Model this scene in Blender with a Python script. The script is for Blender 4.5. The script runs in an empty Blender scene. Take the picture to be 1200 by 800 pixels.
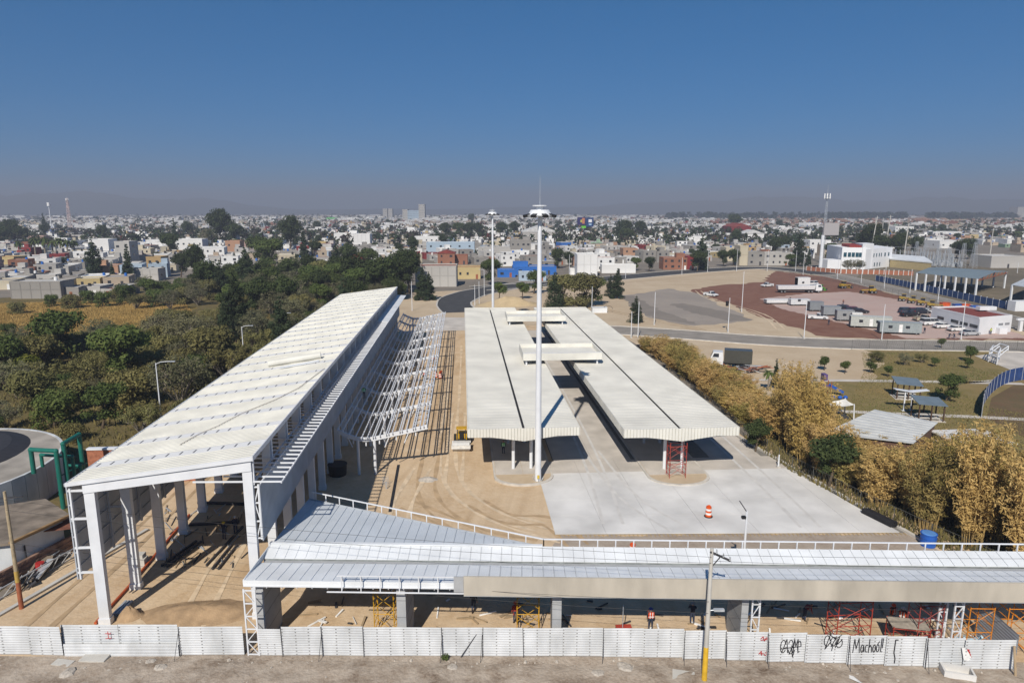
import bpy, math, random
from mathutils import Vector, Matrix
R = math.radians
rnd = random.Random(7)
sc = bpy.context.scene
COL = sc.collection

# ------------------------------------------------------------------ camera, sky, sun, exposure
CAM_H = 29.5
PITCH = math.atan((400 - 247) / 800)
YAW = R(4.1)
cd = bpy.data.cameras.new('camera')
cam = bpy.data.objects.new('camera', cd)
COL.objects.link(cam)
cd.sensor_width = 36
cd.lens = 24
cd.clip_start = 0.5
cd.clip_end = 60000
cam.location = (0, 0, CAM_H)
cam.rotation_euler = (math.pi / 2 - PITCH, 0, -YAW)
sc.camera = cam

SUN_EL = R(40)
SUN_AZ = R(18.6)            # shadows run this far to the right of +Y
w = bpy.data.worlds.new('World')
sc.world = w
w.use_nodes = True
nt = w.node_tree
bg = nt.nodes['Background']
sky = nt.nodes.new('ShaderNodeTexSky')
sky.sky_type = 'NISHITA'
sky.sun_disc = False
sky.sun_elevation = SUN_EL
sky.sun_rotation = math.pi + SUN_AZ
sky.altitude = 2500
sky.air_density = 0.8
sky.dust_density = 0.0
sky.ozone_density = 10.0
hs = nt.nodes.new('ShaderNodeHueSaturation')      # the photograph's sky is graded deep blue
hs.inputs['Saturation'].default_value = 2.0
gm = nt.nodes.new('ShaderNodeGamma')                # and flat: less glow towards the horizon
gm.inputs[1].default_value = 0.62
nt.links.new(sky.outputs[0], gm.inputs[0])
nt.links.new(gm.outputs[0], hs.inputs['Color'])
nt.links.new(hs.outputs[0], bg.inputs[0])
bg.inputs[1].default_value = 0.125
sd = bpy.data.lights.new('sun', 'SUN')
sun = bpy.data.objects.new('sun', sd)
COL.objects.link(sun)
sd.energy = 4.7
sd.angle = R(0.53)
sd.color = (1.0, 0.93, 0.83)
ldir = Vector((math.sin(SUN_AZ) * math.cos(SUN_EL), math.cos(SUN_AZ) * math.cos(SUN_EL), -math.sin(SUN_EL)))
sun.rotation_euler = ldir.to_track_quat('-Z', 'Y').to_euler()
sun.location = (-40, -40, 80)
sc.view_settings.view_transform = 'Standard'
sc.view_settings.look = 'None'
sc.view_settings.exposure = 0.27
sc.view_settings.gamma = 1.0
sc.render.engine = 'CYCLES'
sc.cycles.use_denoising = True
sc.cycles.max_bounces = 5
sc.cycles.diffuse_bounces = 3
sc.cycles.glossy_bounces = 2
sc.cycles.transmission_bounces = 2
sc.cycles.volume_bounces = 0
sc.cycles.transparent_max_bounces = 6
sc.cycles.caustics_reflective = False
sc.cycles.caustics_refractive = False

HAZE = 0.00036
# ------------------------------------------------------------------ pixel (1200 x 800) to ground
def ray(px, py):
    cx = (px - 600) / 800; cy = (400 - py) / 800
    y = math.cos(PITCH) + cy * math.sin(PITCH); z = -math.sin(PITCH) + cy * math.cos(PITCH)
    return Vector((cx * math.cos(YAW) + y * math.sin(YAW), -cx * math.sin(YAW) + y * math.cos(YAW), z))
def G(px, py, z=0.0):
    d = ray(px, py); t = (z - CAM_H) / d.z
    return Vector((d.x * t, d.y * t, z))
def depth(p):               # distance along the view axis
    y = p.x * math.sin(YAW) + p.y * math.cos(YAW)
    return y * math.cos(PITCH) - (p.z - CAM_H) * math.sin(PITCH)
def mpp(p): return depth(p) / 800.0     # metres per photo pixel
def proj(p):
    x = p[0] * math.cos(YAW) - p[1] * math.sin(YAW); y = p[0] * math.sin(YAW) + p[1] * math.cos(YAW); z = p[2] - CAM_H
    dep = y * math.cos(PITCH) - z * math.sin(PITCH); up = y * math.sin(PITCH) + z * math.cos(PITCH)
    if dep < .1: return (-9999, -9999)
    return (600 + 800 * x / dep, 400 - 800 * up / dep)

# ------------------------------------------------------------------ materials
MATS = {}
def mat(name, col, rough=.7, var=.12, scale=1.5, metal=0., bump=0., bscale=None, objcol=False, attr=None, col2=None, detail=4, spec=.3, stretch=None, translucent=False, alpha=1., wave=None):
    if name in MATS: return MATS[name]
    m = bpy.data.materials.new(name); m.use_nodes = True
    n = m.node_tree.nodes; l = m.node_tree.links
    b = n['Principled BSDF']
    b.inputs['Roughness'].default_value = rough
    b.inputs['Metallic'].default_value = metal
    b.inputs['Specular IOR Level'].default_value = spec
    tc = n.new('ShaderNodeTexCoord'); vec = tc.outputs['Object']
    if stretch:
        mp = n.new('ShaderNodeMapping'); mp.inputs['Scale'].default_value = stretch
        l.new(vec, mp.inputs[0]); vec = mp.outputs[0]
    no = n.new('ShaderNodeTexNoise'); no.inputs['Scale'].default_value = scale; no.inputs['Detail'].default_value = detail
    l.new(vec, no.inputs[0])
    ra = n.new('ShaderNodeValToRGB')
    c2 = col2 or tuple(min(1, c * (1 + var)) for c in col)
    c1 = col if col2 else tuple(c * (1 - var) for c in col)
    ra.color_ramp.elements[0].position = .32; ra.color_ramp.elements[1].position = .68
    ra.color_ramp.elements[0].color = (*c1, 1); ra.color_ramp.elements[1].color = (*c2, 1)
    l.new(no.outputs[0], ra.inputs[0])
    out = ra.outputs[0]
    if objcol or attr:
        if objcol:
            oi = n.new('ShaderNodeObjectInfo'); src = oi.outputs['Color']
        else:
            at = n.new('ShaderNodeAttribute'); at.attribute_name = attr; src = at.outputs['Color']
        mx = n.new('ShaderNodeMix'); mx.data_type = 'RGBA'; mx.blend_type = 'MULTIPLY'
        mx.inputs['Factor'].default_value = 1
        l.new(out, mx.inputs['A']); l.new(src, mx.inputs['B']); out = mx.outputs['Result']
    l.new(out, b.inputs['Base Color'])
    if alpha < 1: b.inputs['Alpha'].default_value = alpha
    h = None
    if wave:                # (scale, direction, strength): ribbed sheet relief
        wv = n.new('ShaderNodeTexWave'); wv.bands_direction = wave[1]; wv.inputs['Scale'].default_value = wave[0]
        l.new(tc.outputs['Object'], wv.inputs[0])
        bu = n.new('ShaderNodeBump'); bu.inputs['Strength'].default_value = wave[2]; bu.inputs['Distance'].default_value = .05
        l.new(wv.outputs['Fac'], bu.inputs['Height']); l.new(bu.outputs[0], b.inputs['Normal'])
    elif bump:
        n2 = n.new('ShaderNodeTexNoise'); n2.inputs['Scale'].default_value = bscale or scale * 6; n2.inputs['Detail'].default_value = 5
        l.new(vec, n2.inputs[0])
        bu = n.new('ShaderNodeBump'); bu.inputs['Strength'].default_value = bump; bu.inputs['Distance'].default_value = .08
        l.new(n2.outputs[0], bu.inputs['Height']); l.new(bu.outputs[0], b.inputs['Normal'])
    if translucent:
        b.inputs['Subsurface Weight'].default_value = 0
        tr = n.new('ShaderNodeBsdfTranslucent'); l.new(out, tr.inputs[0])
        ms = n.new('ShaderNodeMixShader'); ms.inputs[0].default_value = .3
        l.new(b.outputs[0], ms.inputs[1]); l.new(tr.outputs[0], ms.inputs[2])
        l.new(ms.outputs[0], n['Material Output'].inputs[0])
    MATS[name] = m
    return m

def ground_mat(name, cols, scales=(.03, .25, 2.5), bump=.35, bscale=3., tracks=None):
    """three noise octaves mixing three colours, with optional curved wheel tracks"""
    m = bpy.data.materials.new(name); m.use_nodes = True
    n = m.node_tree.nodes; l = m.node_tree.links; b = n['Principled BSDF']
    b.inputs['Roughness'].default_value = .95; b.inputs['Specular IOR Level'].default_value = .1
    tc = n.new('ShaderNodeTexCoord')
    cur = None
    for i, s in enumerate(scales):
        no = n.new('ShaderNodeTexNoise'); no.inputs['Scale'].default_value = s; no.inputs['Detail'].default_value = 6; no.inputs['Roughness'].default_value = .6
        l.new(tc.outputs['Object'], no.inputs[0])
        ra = n.new('ShaderNodeValToRGB'); ra.color_ramp.elements[0].position = .38; ra.color_ramp.elements[1].position = .64
        l.new(no.outputs[0], ra.inputs[0])
        if cur is None:
            ra.color_ramp.elements[0].color = (*cols[0], 1); ra.color_ramp.elements[1].color = (*cols[1], 1); cur = ra.outputs[0]
        else:
            mx = n.new('ShaderNodeMix'); mx.data_type = 'RGBA'
            mu = n.new('ShaderNodeMath'); mu.operation = 'MULTIPLY'; mu.inputs[1].default_value = .55 if i == 1 else .35
            l.new(ra.outputs[0], mu.inputs[0]); l.new(mu.outputs[0], mx.inputs['Factor'])
            l.new(cur, mx.inputs['A']); mx.inputs['B'].default_value = (*cols[min(i + 1, len(cols) - 1)], 1); cur = mx.outputs['Result']
    if tracks:
        mp = n.new('ShaderNodeMapping'); mp.inputs['Location'].default_value = tracks[0]; l.new(tc.outputs['Object'], mp.inputs[0])
        for rot, sca, colr in ((.05, (.55, .03, 1), tracks[2]), (-.45, (.45, .04, 1), tracks[2]), (.22, (.8, .05, 1), tracks[3])):
            m3 = n.new('ShaderNodeMapping'); m3.inputs['Rotation'].default_value = (0, 0, rot); l.new(mp.outputs[0], m3.inputs[0])
            m4 = n.new('ShaderNodeMapping'); m4.inputs['Scale'].default_value = sca; l.new(m3.outputs[0], m4.inputs[0])
            wv = n.new('ShaderNodeTexNoise'); wv.inputs['Scale'].default_value = tracks[1]; wv.inputs['Detail'].default_value = 3; wv.inputs['Distortion'].default_value = .6
            l.new(m4.outputs[0], wv.inputs[0])
            ra = n.new('ShaderNodeValToRGB'); ra.color_ramp.elements[0].position = .45; ra.color_ramp.elements[1].position = .75
            l.new(wv.outputs[0], ra.inputs[0])
            no = n.new('ShaderNodeTexNoise'); no.inputs['Scale'].default_value = .12; no.inputs['Detail'].default_value = 3; l.new(tc.outputs['Object'], no.inputs[0])
            mm = n.new('ShaderNodeMath'); mm.operation = 'MULTIPLY'; l.new(ra.outputs[0], mm.inputs[0]); l.new(no.outputs[0], mm.inputs[1])
            m2 = n.new('ShaderNodeMath'); m2.operation = 'MULTIPLY'; m2.inputs[1].default_value = .5; l.new(mm.outputs[0], m2.inputs[0])
            mx = n.new('ShaderNodeMix'); mx.data_type = 'RGBA'; l.new(m2.outputs[0], mx.inputs['Factor']); l.new(cur, mx.inputs['A'])
            mx.inputs['B'].default_value = (*colr, 1); cur = mx.outputs['Result']
    l.new(cur, b.inputs['Base Color'])
    n2 = n.new('ShaderNodeTexNoise'); n2.inputs['Scale'].default_value = bscale; n2.inputs['Detail'].default_value = 8
    l.new(tc.outputs['Object'], n2.inputs[0])
    bu = n.new('ShaderNodeBump'); bu.inputs['Strength'].default_value = bump; bu.inputs['Distance'].default_value = .15
    l.new(n2.outputs[0], bu.inputs['Height']); l.new(bu.outputs[0], b.inputs['Normal'])
    MATS[name] = m
    return m

white_steel = mat('white_steel', (.66, .68, .71), .45, .06, .8, spec=.4)
cream_sheet = mat('cream_sheet', (.65, .64, .585), .55, .10, .35, stretch=(1, 1, 1))
cream_rib = mat('cream_rib', (.70, .68, .61), .55, .11, .18, detail=7, wave=(.75, 'Y', .10))
white_sheet = mat('white_sheet', (.68, .705, .725), .45, .10, .4, spec=.4, detail=7)
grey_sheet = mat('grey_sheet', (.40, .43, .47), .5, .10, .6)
grey_panel = mat('grey_panel', (.36, .37, .38), .6, .08, 1.2)
dark_steel = mat('dark_steel', (.05, .05, .055), .6, .3, 3)
galv = mat('galvanised', (.52, .55, .58), .4, .12, 2, metal=.4)
slot = mat('slot_dark', (.03, .03, .035), .8)
concrete = mat('concrete', (.47, .455, .42), .9, .12, .5, bump=.1, bscale=8)
conc_white = mat('pale_concrete', (.61, .60, .58), .9, .17, .22, detail=8, bump=.1, bscale=6)
conc_pink = mat('worn_concrete', (.50, .46, .41), .9, .16, .3, bump=.1, bscale=6)
conc_beam = mat('cement_board', (.42, .385, .325), .9, .16, .6, bump=.06, bscale=9, stretch=(1, 1, .35))
kerb_m = mat('kerb_concrete', (.52, .49, .44), .9, .15, 1.)
asphalt = mat('asphalt', (.055, .056, .058), .9, .2, .4, bump=.1, bscale=20)
asphalt_old = mat('old_asphalt', (.26, .235, .205), .9, .15, .25, bump=.1, bscale=20)
plaster = mat('plaster', (.86, .86, .86), .9, .12, .6, objcol=True, detail=6)
roof_m = mat('roof_paint', (.9, .9, .9), .9, .18, .5, objcol=True, detail=6)
glass_m = mat('window_glass', (.03, .035, .045), .12, .2, 1, spec=.6)
black_pl = mat('black_plastic', (.02, .02, .022), .5)
tank_m = mat('tank_plastic', (.9, .9, .9), .5, .08, 2, objcol=True)
paint = mat('vehicle_paint', (.92, .92, .92), .3, .05, 2, objcol=True, spec=.5)
painted = mat('painted_steel', (.9, .9, .9), .5, .14, 3, objcol=True)
rubber = mat('rubber', (.02, .02, .02), .9)
rim_m = mat('wheel_rim', (.35, .35, .36), .4, .1, 4, metal=.6)
lamp_red = mat('tail_lamp', (.35, .02, .02), .3)
lamp_w = mat('head_lamp', (.75, .75, .72), .2)
bark = mat('bark', (.10, .075, .05), .95, .3, 4)
pale_bark = mat('pale_bark', (.22, .19, .15), .95, .3, 4)
orange_pl = mat('orange_plastic', (.65, .10, .02), .5)
white_pl = mat('white_plastic', (.75, .75, .74), .5)
blue_pl = mat('blue_plastic', (.02, .10, .42), .45, .1, 2)
cloth_m = mat('cloth', (.9, .9, .9), .95, .15, 6, objcol=True)
skin_m = mat('skin', (.28, .15, .09), .7)
brick_m = mat('brick_red', (.33, .13, .075), .95, .25, 3)
soil_m = mat('spoil_soil', (.36, .25, .15), .95, .2, 1.2, bump=.4)
rock_m = mat('rubble_stone', (.42, .38, .33), .95, .2, 3, bump=.4)

# ------------------------------------------------------------------ mesh builder
class MB:
    def __init__(s): s.v = []; s.f = []; s.m = []
    def face(s, pts, mi=0):
        i = len(s.v); s.v += [tuple(p) for p in pts]; s.f.append(tuple(range(i, i + len(pts)))); s.m.append(mi)
    def hexa(s, b, t, mi=0):
        """b, t: four bottom and four top corners, counter-clockwise from above"""
        i = len(s.v); s.v += [tuple(p) for p in b] + [tuple(p) for p in t]
        for f in ((3, 2, 1, 0), (4, 5, 6, 7), (0, 1, 5, 4), (1, 2, 6, 5), (2, 3, 7, 6), (3, 0, 4, 7)):
            s.f.append(tuple(i + k for k in f)); s.m.append(mi)
    def box(s, x0, x1, y0, y1, z0, z1, mi=0):
        s.hexa(((x0, y0, z0), (x1, y0, z0), (x1, y1, z0), (x0, y1, z0)), ((x0, y0, z1), (x1, y0, z1), (x1, y1, z1), (x0, y1, z1)), mi)
    def bar(s, p, q, wd, ht=None, up=None, mi=0):
        p = Vector(p); q = Vector(q); ht = ht or wd
        d = (q - p)
        if d.length < 1e-6: return
        d.normalize()
        u = Vector(up) if up else (Vector((0, 0, 1)) if abs(d.z) < .95 else Vector((0, 1, 0)))
        a = d.cross(u).normalized() * (wd / 2); c = a.cross(d).normalized() * (ht / 2)
        s.hexa((p - a - c, p + a - c, q + a - c, q - a - c), (p - a + c, p + a + c, q + a + c, q - a + c), mi)
    def tube(s, p, q, r, r2=None, n=8, mi=0, caps=True):
        p = Vector(p); q = Vector(q); r2 = r if r2 is None else r2
        d = (q - p).normalized(); u = Vector((0, 0, 1)) if abs(d.z) < .95 else Vector((1, 0, 0))
        a = d.cross(u).normalized(); c = a.cross(d)
        i = len(s.v)
        for k in range(n):
            an = 2 * math.pi * k / n; o = a * math.cos(an) + c * math.sin(an)
            s.v.append(tuple(p + o * r)); s.v.append(tuple(q + o * r2))
        for k in range(n):
            j = (k + 1) % n
            s.f.append((i + 2 * k, i + 2 * j, i + 2 * j + 1, i + 2 * k + 1)); s.m.append(mi)
        if caps:
            s.f.append(tuple(i + 2 * k for k in reversed(range(n)))); s.m.append(mi)
            s.f.append(tuple(i + 2 * k + 1 for k in range(n))); s.m.append(mi)
    def path(s, pts, r, n=6, mi=0):
        for a, b in zip(pts, pts[1:]): s.tube(a, b, r, n=n, mi=mi)
    def prism(s, poly, z0, z1, mi=0):
        n = len(poly); i = len(s.v)
        s.v += [(p[0], p[1], z0) for p in poly] + [(p[0], p[1], z1) for p in poly]
        s.f.append(tuple(i + k for k in reversed(range(n)))); s.f.append(tuple(i + n + k for k in range(n))); s.m += [mi, mi]
        for k in range(n):
            j = (k + 1) % n; s.f.append((i + k, i + j, i + n + j, i + n + k)); s.m.append(mi)
    def prism_y(s, poly, y0, y1, mi=0):
        """polygon in x,z extruded along y"""
        n = len(poly); i = len(s.v)
        s.v += [(p[0], y0, p[1]) for p in poly] + [(p[0], y1, p[1]) for p in poly]
        s.f.append(tuple(i + k for k in range(n))); s.f.append(tuple(i + n + k for k in reversed(range(n)))); s.m += [mi, mi]
        for k in range(n):
            j = (k + 1) % n; s.f.append((i + k, i + n + k, i + n + j, i + j)); s.m.append(mi)
    def ellip(s, c, rx, ry, rz, nu=10, nv=6, mi=0):
        i = len(s.v)
        for a in range(nv + 1):
            t = math.pi * a / nv
            for b in range(nu):
                p = 2 * math.pi * b / nu
                s.v.append((c[0] + rx * math.sin(t) * math.cos(p), c[1] + ry * math.sin(t) * math.sin(p), c[2] - rz * math.cos(t)))
        for a in range(nv):
            for b in range(nu):
                j = (b + 1) % nu
                s.f.append((i + a * nu + b, i + a * nu + j, i + (a + 1) * nu + j, i + (a + 1) * nu + b)); s.m.append(mi)
    def shift(s, d):
        s.v = [(a + d[0], b + d[1], c + d[2]) for a, b, c in s.v]; return s
    def mesh(s, name, mats):
        me = bpy.data.meshes.new(name); me.from_pydata(s.v, [], s.f)
        for m in (mats if isinstance(mats, (list, tuple)) else [mats]): me.materials.append(m)
        if isinstance(mats, (list, tuple)) and len(mats) > 1: me.polygons.foreach_set('material_index', s.m)
        return me
    def build(s, name, mats, parent=None, world=True, color=None, smooth=False):
        """world=True: vertices are in world space and the parent's location is taken off"""
        if parent is not None and world:
            o = wloc(parent); s.v = [(a - o.x, b - o.y, c - o.z) for a, b, c in s.v]
        me = s.mesh(name, mats)
        if smooth: me.polygons.foreach_set('use_smooth', [True] * len(me.polygons))
        return put(name, me, parent, color=color)

def wloc(o):
    v = Vector(o.location)
    while o.parent: o = o.parent; v += Vector(o.location)
    return v
def put(name, me, parent=None, loc=None, rz=0, color=None):
    o = bpy.data.objects.new(name, me); COL.objects.link(o)
    if parent is not None: o.parent = parent
    if loc is not None: o.location = loc
    if rz: o.rotation_euler = (0, 0, rz)
    if color is not None: o.color = (*color, 1)
    return o
def tag(o, label=None, cat=None, group=None, kind=None):
    if label: o['label'] = label
    if cat: o['category'] = cat
    if group: o['group'] = group
    if kind: o['kind'] = kind
    return o
def thing(name, label, cat, loc=(0, 0, 0), rz=0, group=None):
    o = put(name, None, None, loc, rz); return tag(o, label, cat, group)
KIDS = {}
def copy_tree(o, parent=None, color=None):
    c = o.copy(); COL.objects.link(c); c.parent = parent
    if color and o.type == 'MESH' and parent is None: c.color = (*color, 1)
    for ch in o.children: copy_tree(ch, c)
    return c
ORD = ['nearest', 'second nearest', 'third nearest', 'fourth nearest', 'fifth nearest', 'sixth nearest', 'seventh nearest', 'eighth nearest', 'ninth nearest', 'tenth nearest']
TENS = {20: 'twent', 30: 'thirt', 40: 'fort', 50: 'fift', 60: 'sixt', 70: 'sevent', 80: 'eight', 90: 'ninet'}
ONES = ['', 'first', 'second', 'third', 'fourth', 'fifth', 'sixth', 'seventh', 'eighth', 'ninth', 'tenth', 'eleventh', 'twelfth', 'thirteenth', 'fourteenth', 'fifteenth', 'sixteenth', 'seventeenth', 'eighteenth', 'nineteenth']
def ordinal(k):
    if k < 20: return ONES[k]
    if k < 100: return TENS[k // 10 * 10] + ('ieth' if k % 10 == 0 else 'y-' + ONES[k % 10])
    return 'hundred and ' + ordinal(k - 100) if k > 100 else 'hundredth'

# street frame: t along the street, d away from the camera
SA = math.atan(0.094)
def S(t, d, z=0.0):
    return Vector((t * math.cos(SA) + d * math.sin(SA), -t * math.sin(SA) + d * math.cos(SA), z))
def unS(x, y): return (x * math.cos(SA) - y * math.sin(SA), x * math.sin(SA) + y * math.cos(SA))
# ------------------------------------------------------------------ ground, roads, yards
def sheet(name, poly, z, m, kind='structure', rough=0):
    if rough:               # ragged natural edge
        out = []; q_ = random.Random(len(poly) + int(abs(poly[0][0]) * 7))
        for i in range(len(poly)):
            a = Vector(poly[i][:2]); c = Vector(poly[(i + 1) % len(poly)][:2]); n = max(1, int((c - a).length / (rough * 2.2))); d = (c - a).normalized(); d = Vector((-d.y, d.x))
            for k in range(n): out.append(a.lerp(c, k / n) + d * (q_.uniform(-rough, rough) if k else 0))
        poly = out
    b = MB(); b.face([(p[0], p[1], z) for p in poly]); o = b.build(name, m); return tag(o, kind=kind)
g_city = ground_mat('city_ground', [(.22, .19, .16), (.30, .26, .22), (.14, .13, .11)], (.01, .08, 1.), .2)
g_dirt = ground_mat('site_earth', [(.45, .315, .185), (.54, .40, .255), (.64, .51, .36)], (.09, .35, 2.), .35, 3., tracks=((2, -62, 0), 1., (.60, .47, .32), (.30, .19, .10)))
g_tan = ground_mat('bare_tan_earth', [(.50, .40, .28), (.57, .47, .34), (.42, .32, .215)], (.03, .15, 1.5), .3, 2.)
g_street = ground_mat('street_earth', [(.17, .125, .09), (.34, .275, .215), (.50, .44, .37)], (.22, .8, 5.), .6, 4.)
g_field = ground_mat('dry_field', [(.30, .20, .06), (.23, .165, .05), (.14, .115, .04)], (.03, .2, 1.5), .8, 2.)
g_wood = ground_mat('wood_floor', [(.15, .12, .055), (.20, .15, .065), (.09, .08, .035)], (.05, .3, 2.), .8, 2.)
g_park = ground_mat('park_grass', [(.22, .165, .07), (.14, .13, .045), (.27, .20, .10)], (.08, .3, 2.), .6, 3.)
g_red = ground_mat('red_gravel', [(.155, .07, .05), (.20, .095, .068), (.25, .145, .105)], (.04, .3, 3.), .4, 6.)
g_pink = ground_mat('pink_paving', [(.42, .285, .245), (.48, .345, .30), (.45, .37, .33)], (.03, .2, 3.), .2, 6.)
g_grey = ground_mat('grey_gravel', [(.29, .25, .215), (.36, .31, .26), (.27, .245, .22)], (.05, .3, 3.), .4, 6.)
g_dgrey = ground_mat('dark_gravel', [(.22, .195, .17), (.27, .235, .20), (.20, .18, .16)], (.05, .3, 3.), .4, 6.)

Q = 11000
ground = sheet('ground', [(-Q, -600), (Q, -600), (Q, Q), (-Q, Q)], 0, g_city)
sheet('earth_site', [(-36, 42), (44, 34), (48, 55), (37, 84), (36, 175), (-5, 178), (-34, 176)], .02, g_dirt)
sheet('open_land', [(-34, 176.2), (-5, 178.2), (36, 175.2), (44, 95), (75, 128), (84, 140), (150, 140), (172, 200), (168, 300), (150, 345), (108, 329), (60, 292), (40, 288), (20, 268), (2, 258), (-28, 250)], .02, g_tan)
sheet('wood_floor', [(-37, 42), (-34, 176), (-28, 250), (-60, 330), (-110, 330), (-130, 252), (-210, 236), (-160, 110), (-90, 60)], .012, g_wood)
FIELD = [tuple(G(*p)[:2]) for p in ((-90, 446), (0, 436), (50, 424), (110, 408), (165, 397), (205, 386), (228, 370), (220, 358), (150, 352), (0, 356), (-90, 360))]
sheet('dry_field', FIELD, .03, g_field, rough=3)
sheet('street', [(-60, 43.5), (-34, 43.5), S(-20, 41.5)[:2], S(2, 42)[:2], S(40, 41.2)[:2], S(75, 41)[:2], (80, 10), (-60, 14)], .028, g_street)
# lumpy verge between the hoarding and the carriageway
from mathutils import noise
vb = MB(); NX, NY = 250, 26
for j in range(NY + 1):
    for i in range(NX + 1):
        t_ = -42 + 96 * i / NX; d_ = 33.5 + 7.0 * j / NY; p_ = S(t_, d_); e_ = min(1, (NY - j) / 3, j / 4, i / 3, (NX - i) / 3)
        h_ = .5 * noise.noise(Vector((p_.x * .35, p_.y * .35, 3))) + .35 * noise.noise(Vector((p_.x * 1.1, p_.y * 1.1, 7))) + .18 * noise.noise(Vector((p_.x * 3.1, p_.y * 3.1, 1)))
        vb.v.append((p_.x, p_.y, .03 + max(0, .10 + .2 * h_) * max(0, e_)))
for j in range(NY):
    for i in range(NX): a_ = j * (NX + 1) + i; vb.f.append((a_, a_ + 1, a_ + NX + 2, a_ + NX + 1)); vb.m.append(0)
tag(vb.build('verge', g_street, smooth=True), kind='structure')
sheet('park_lawn', [(44, 96), (75, 128), (84, 139.5), (160, 136), (160, 40), (52, 40), (44, 54), (40, 70), (37.5, 84)], .026, g_park)
# spoil at the bamboo side of the park
sheet('spoil_ground', [(60, 112), (80, 138.6), (86, 139), (84, 128), (76, 120), (72, 112)], .034, g_tan, rough=1.5)
sheet('red_gravel', [(86, 252), (103, 268), (125, 278), (155, 330), (166, 296), (148, 196), (133, 147.5), (100, 149.5), (84.5, 156), (84, 184)], .036, g_red, rough=1.5)
sheet('pink_paving', [(101, 225), (124, 238), (143, 243), (149, 205), (140, 180), (134, 149), (104, 151), (101, 172), (97, 200)], .042, g_pink, rough=.5)
sheet('grey_gravel', [(56, 238), (66, 244), (79, 258), (86, 236), (82, 215), (79, 180), (60, 172), (52, 186)], .034, g_grey, rough=1.2)
sheet('dark_gravel', [(66, 213), (71, 216), (78, 196), (80, 181), (72, 178), (67, 196)], .04, g_dgrey, rough=.8)
sheet('dark_gravel', [(56, 236), (60, 236), (59, 200), (62, 174), (54, 183), (51, 200)], .0401, g_dgrey, rough=.8)

def ribbon(name, pts, wd, z, m, kerb=True):
    """road along a centre line with raised kerbs"""
    n = len(pts); L = []; Rr = []
    for i in range(n):
        a = Vector(pts[max(0, i - 1)]); b = Vector(pts[min(n - 1, i + 1)]); d = (b - a).normalized(); q = Vector((-d.y, d.x))
        ww = wd[i] if isinstance(wd, (list, tuple)) else wd
        p = Vector(pts[i]); L.append(p + q * ww / 2); Rr.append(p - q * ww / 2)
    b = MB()
    for i in range(n - 1): b.face([(*Rr[i], z), (*Rr[i + 1], z), (*L[i + 1], z), (*L[i], z)])
    o = tag(b.build(name, m), kind='structure')
    if kerb:
        for side in (L, Rr):
            k = MB()
            for i in range(n - 1): k.bar((*side[i], z + .05), (*side[i + 1], z + .05), .5, .18)
            tag(k.build('kerb', kerb_m), kind='structure')
    return o
def smooth_pts(pts, k=4):
    out = []
    for i in range(len(pts) - 1):
        p0 = Vector(pts[max(0, i - 1)]); p1 = Vector(pts[i]); p2 = Vector(pts[i + 1]); p3 = Vector(pts[min(len(pts) - 1, i + 2)])
        for j in range(k):
            t = j / k
            out.append(.5 * ((2 * p1) + (p2 - p0) * t + (2 * p0 - 5 * p1 + 4 * p2 - p3) * t * t + (3 * p1 - p0 - 3 * p2 + p3) * t ** 3))
    return out + [Vector(pts[-1])]
access = smooth_pts([G(700, 386)[:2], G(740, 388)[:2], G(800, 392)[:2], G(895, 399)[:2], G(1000, 403.5)[:2], G(1100, 405)[:2], G(1300, 408)[:2]])
ribbon('access_road', access, 12, .05, asphalt_old)
aven = smooth_pts([G(560, 338)[:2], G(655, 332)[:2], G(720, 326)[:2], G(800, 319)[:2], G(880, 314)[:2], G(930, 316.5)[:2], G(980, 324)[:2], G(1060, 343)[:2], G(1130, 361)[:2], G(1230, 389)[:2]])
ribbon('avenue', aven[:24], 15, .055, asphalt)
ribbon('avenue', aven[23:], 11, .055, asphalt_old)
sheet('works_ground', [G(1000, 330)[:2], G(1230, 392)[:2], G(1330, 360)[:2], G(1250, 310)[:2], G(1060, 306)[:2], G(1010, 318)[:2]], .03, ground_mat('works_earth', [(.16, .13, .10), (.23, .19, .14), (.12, .11, .075)], (.03, .2, 1.5), .4))
ribbon('link_road', smooth_pts([G(540, 366)[:2], G(532, 355)[:2], G(550, 345)[:2], G(590, 337)[:2], G(625, 332)[:2]]), [11, 11, 11, 11, 11, 12, 13, 13, 13, 14, 14, 14, 14, 14, 14, 14, 14], .06, asphalt)
sheet('pale_apron', [(-13, 170), (1, 169), (1, 190), (-10, 192)], .05, conc_pink)

# concrete bus yard: every slab is a piece
yard = tag(sheet('concrete_yard', [(8.15, 58.35), (40.9, 56.4), (36.2, 83), (36, 168), (10.6, 168), (10.4, 77)], .05, mat('joint_filler', (.20, .19, .17), .95)), kind='structure')
def kx(y): return 41.3 + (y - 54.5) * (36.2 - 41.3) / (83 - 54.5) if y < 83 else 36.2
def slab(x0, x1, y0, y1, m):
    b = MB(); g = .012
    xa = min(x1, kx(y0) - .3); xb = min(x1, kx(y1) - .3)
    if xa - x0 < .4: return
    dz = rnd.uniform(0, .008)
    f0, f1 = ((y - 58.3) / 18.5 for y in (y0, y1)); sh = lambda x, y, f: y - .06 * (x - 8.1) * max(0, 1 - f)
    b.prism([(x0 + g, sh(x0, y0, f0) + g), (xa - g, sh(xa, y0, f0) + g), (xb - g, sh(xb, y1, f1) - g), (x0 + g, sh(x0, y1, f1) - g)], .051, .10 + dz); b.build('slab', m, yard)
for i in range(7):
    for j in range(5): slab(8.2 + i * 4.75, 8.2 + (i + 1) * 4.75, 58.4 + j * 3.7, 58.4 + (j + 1) * 3.7, conc_white if j < 4 else conc_pink)
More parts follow.
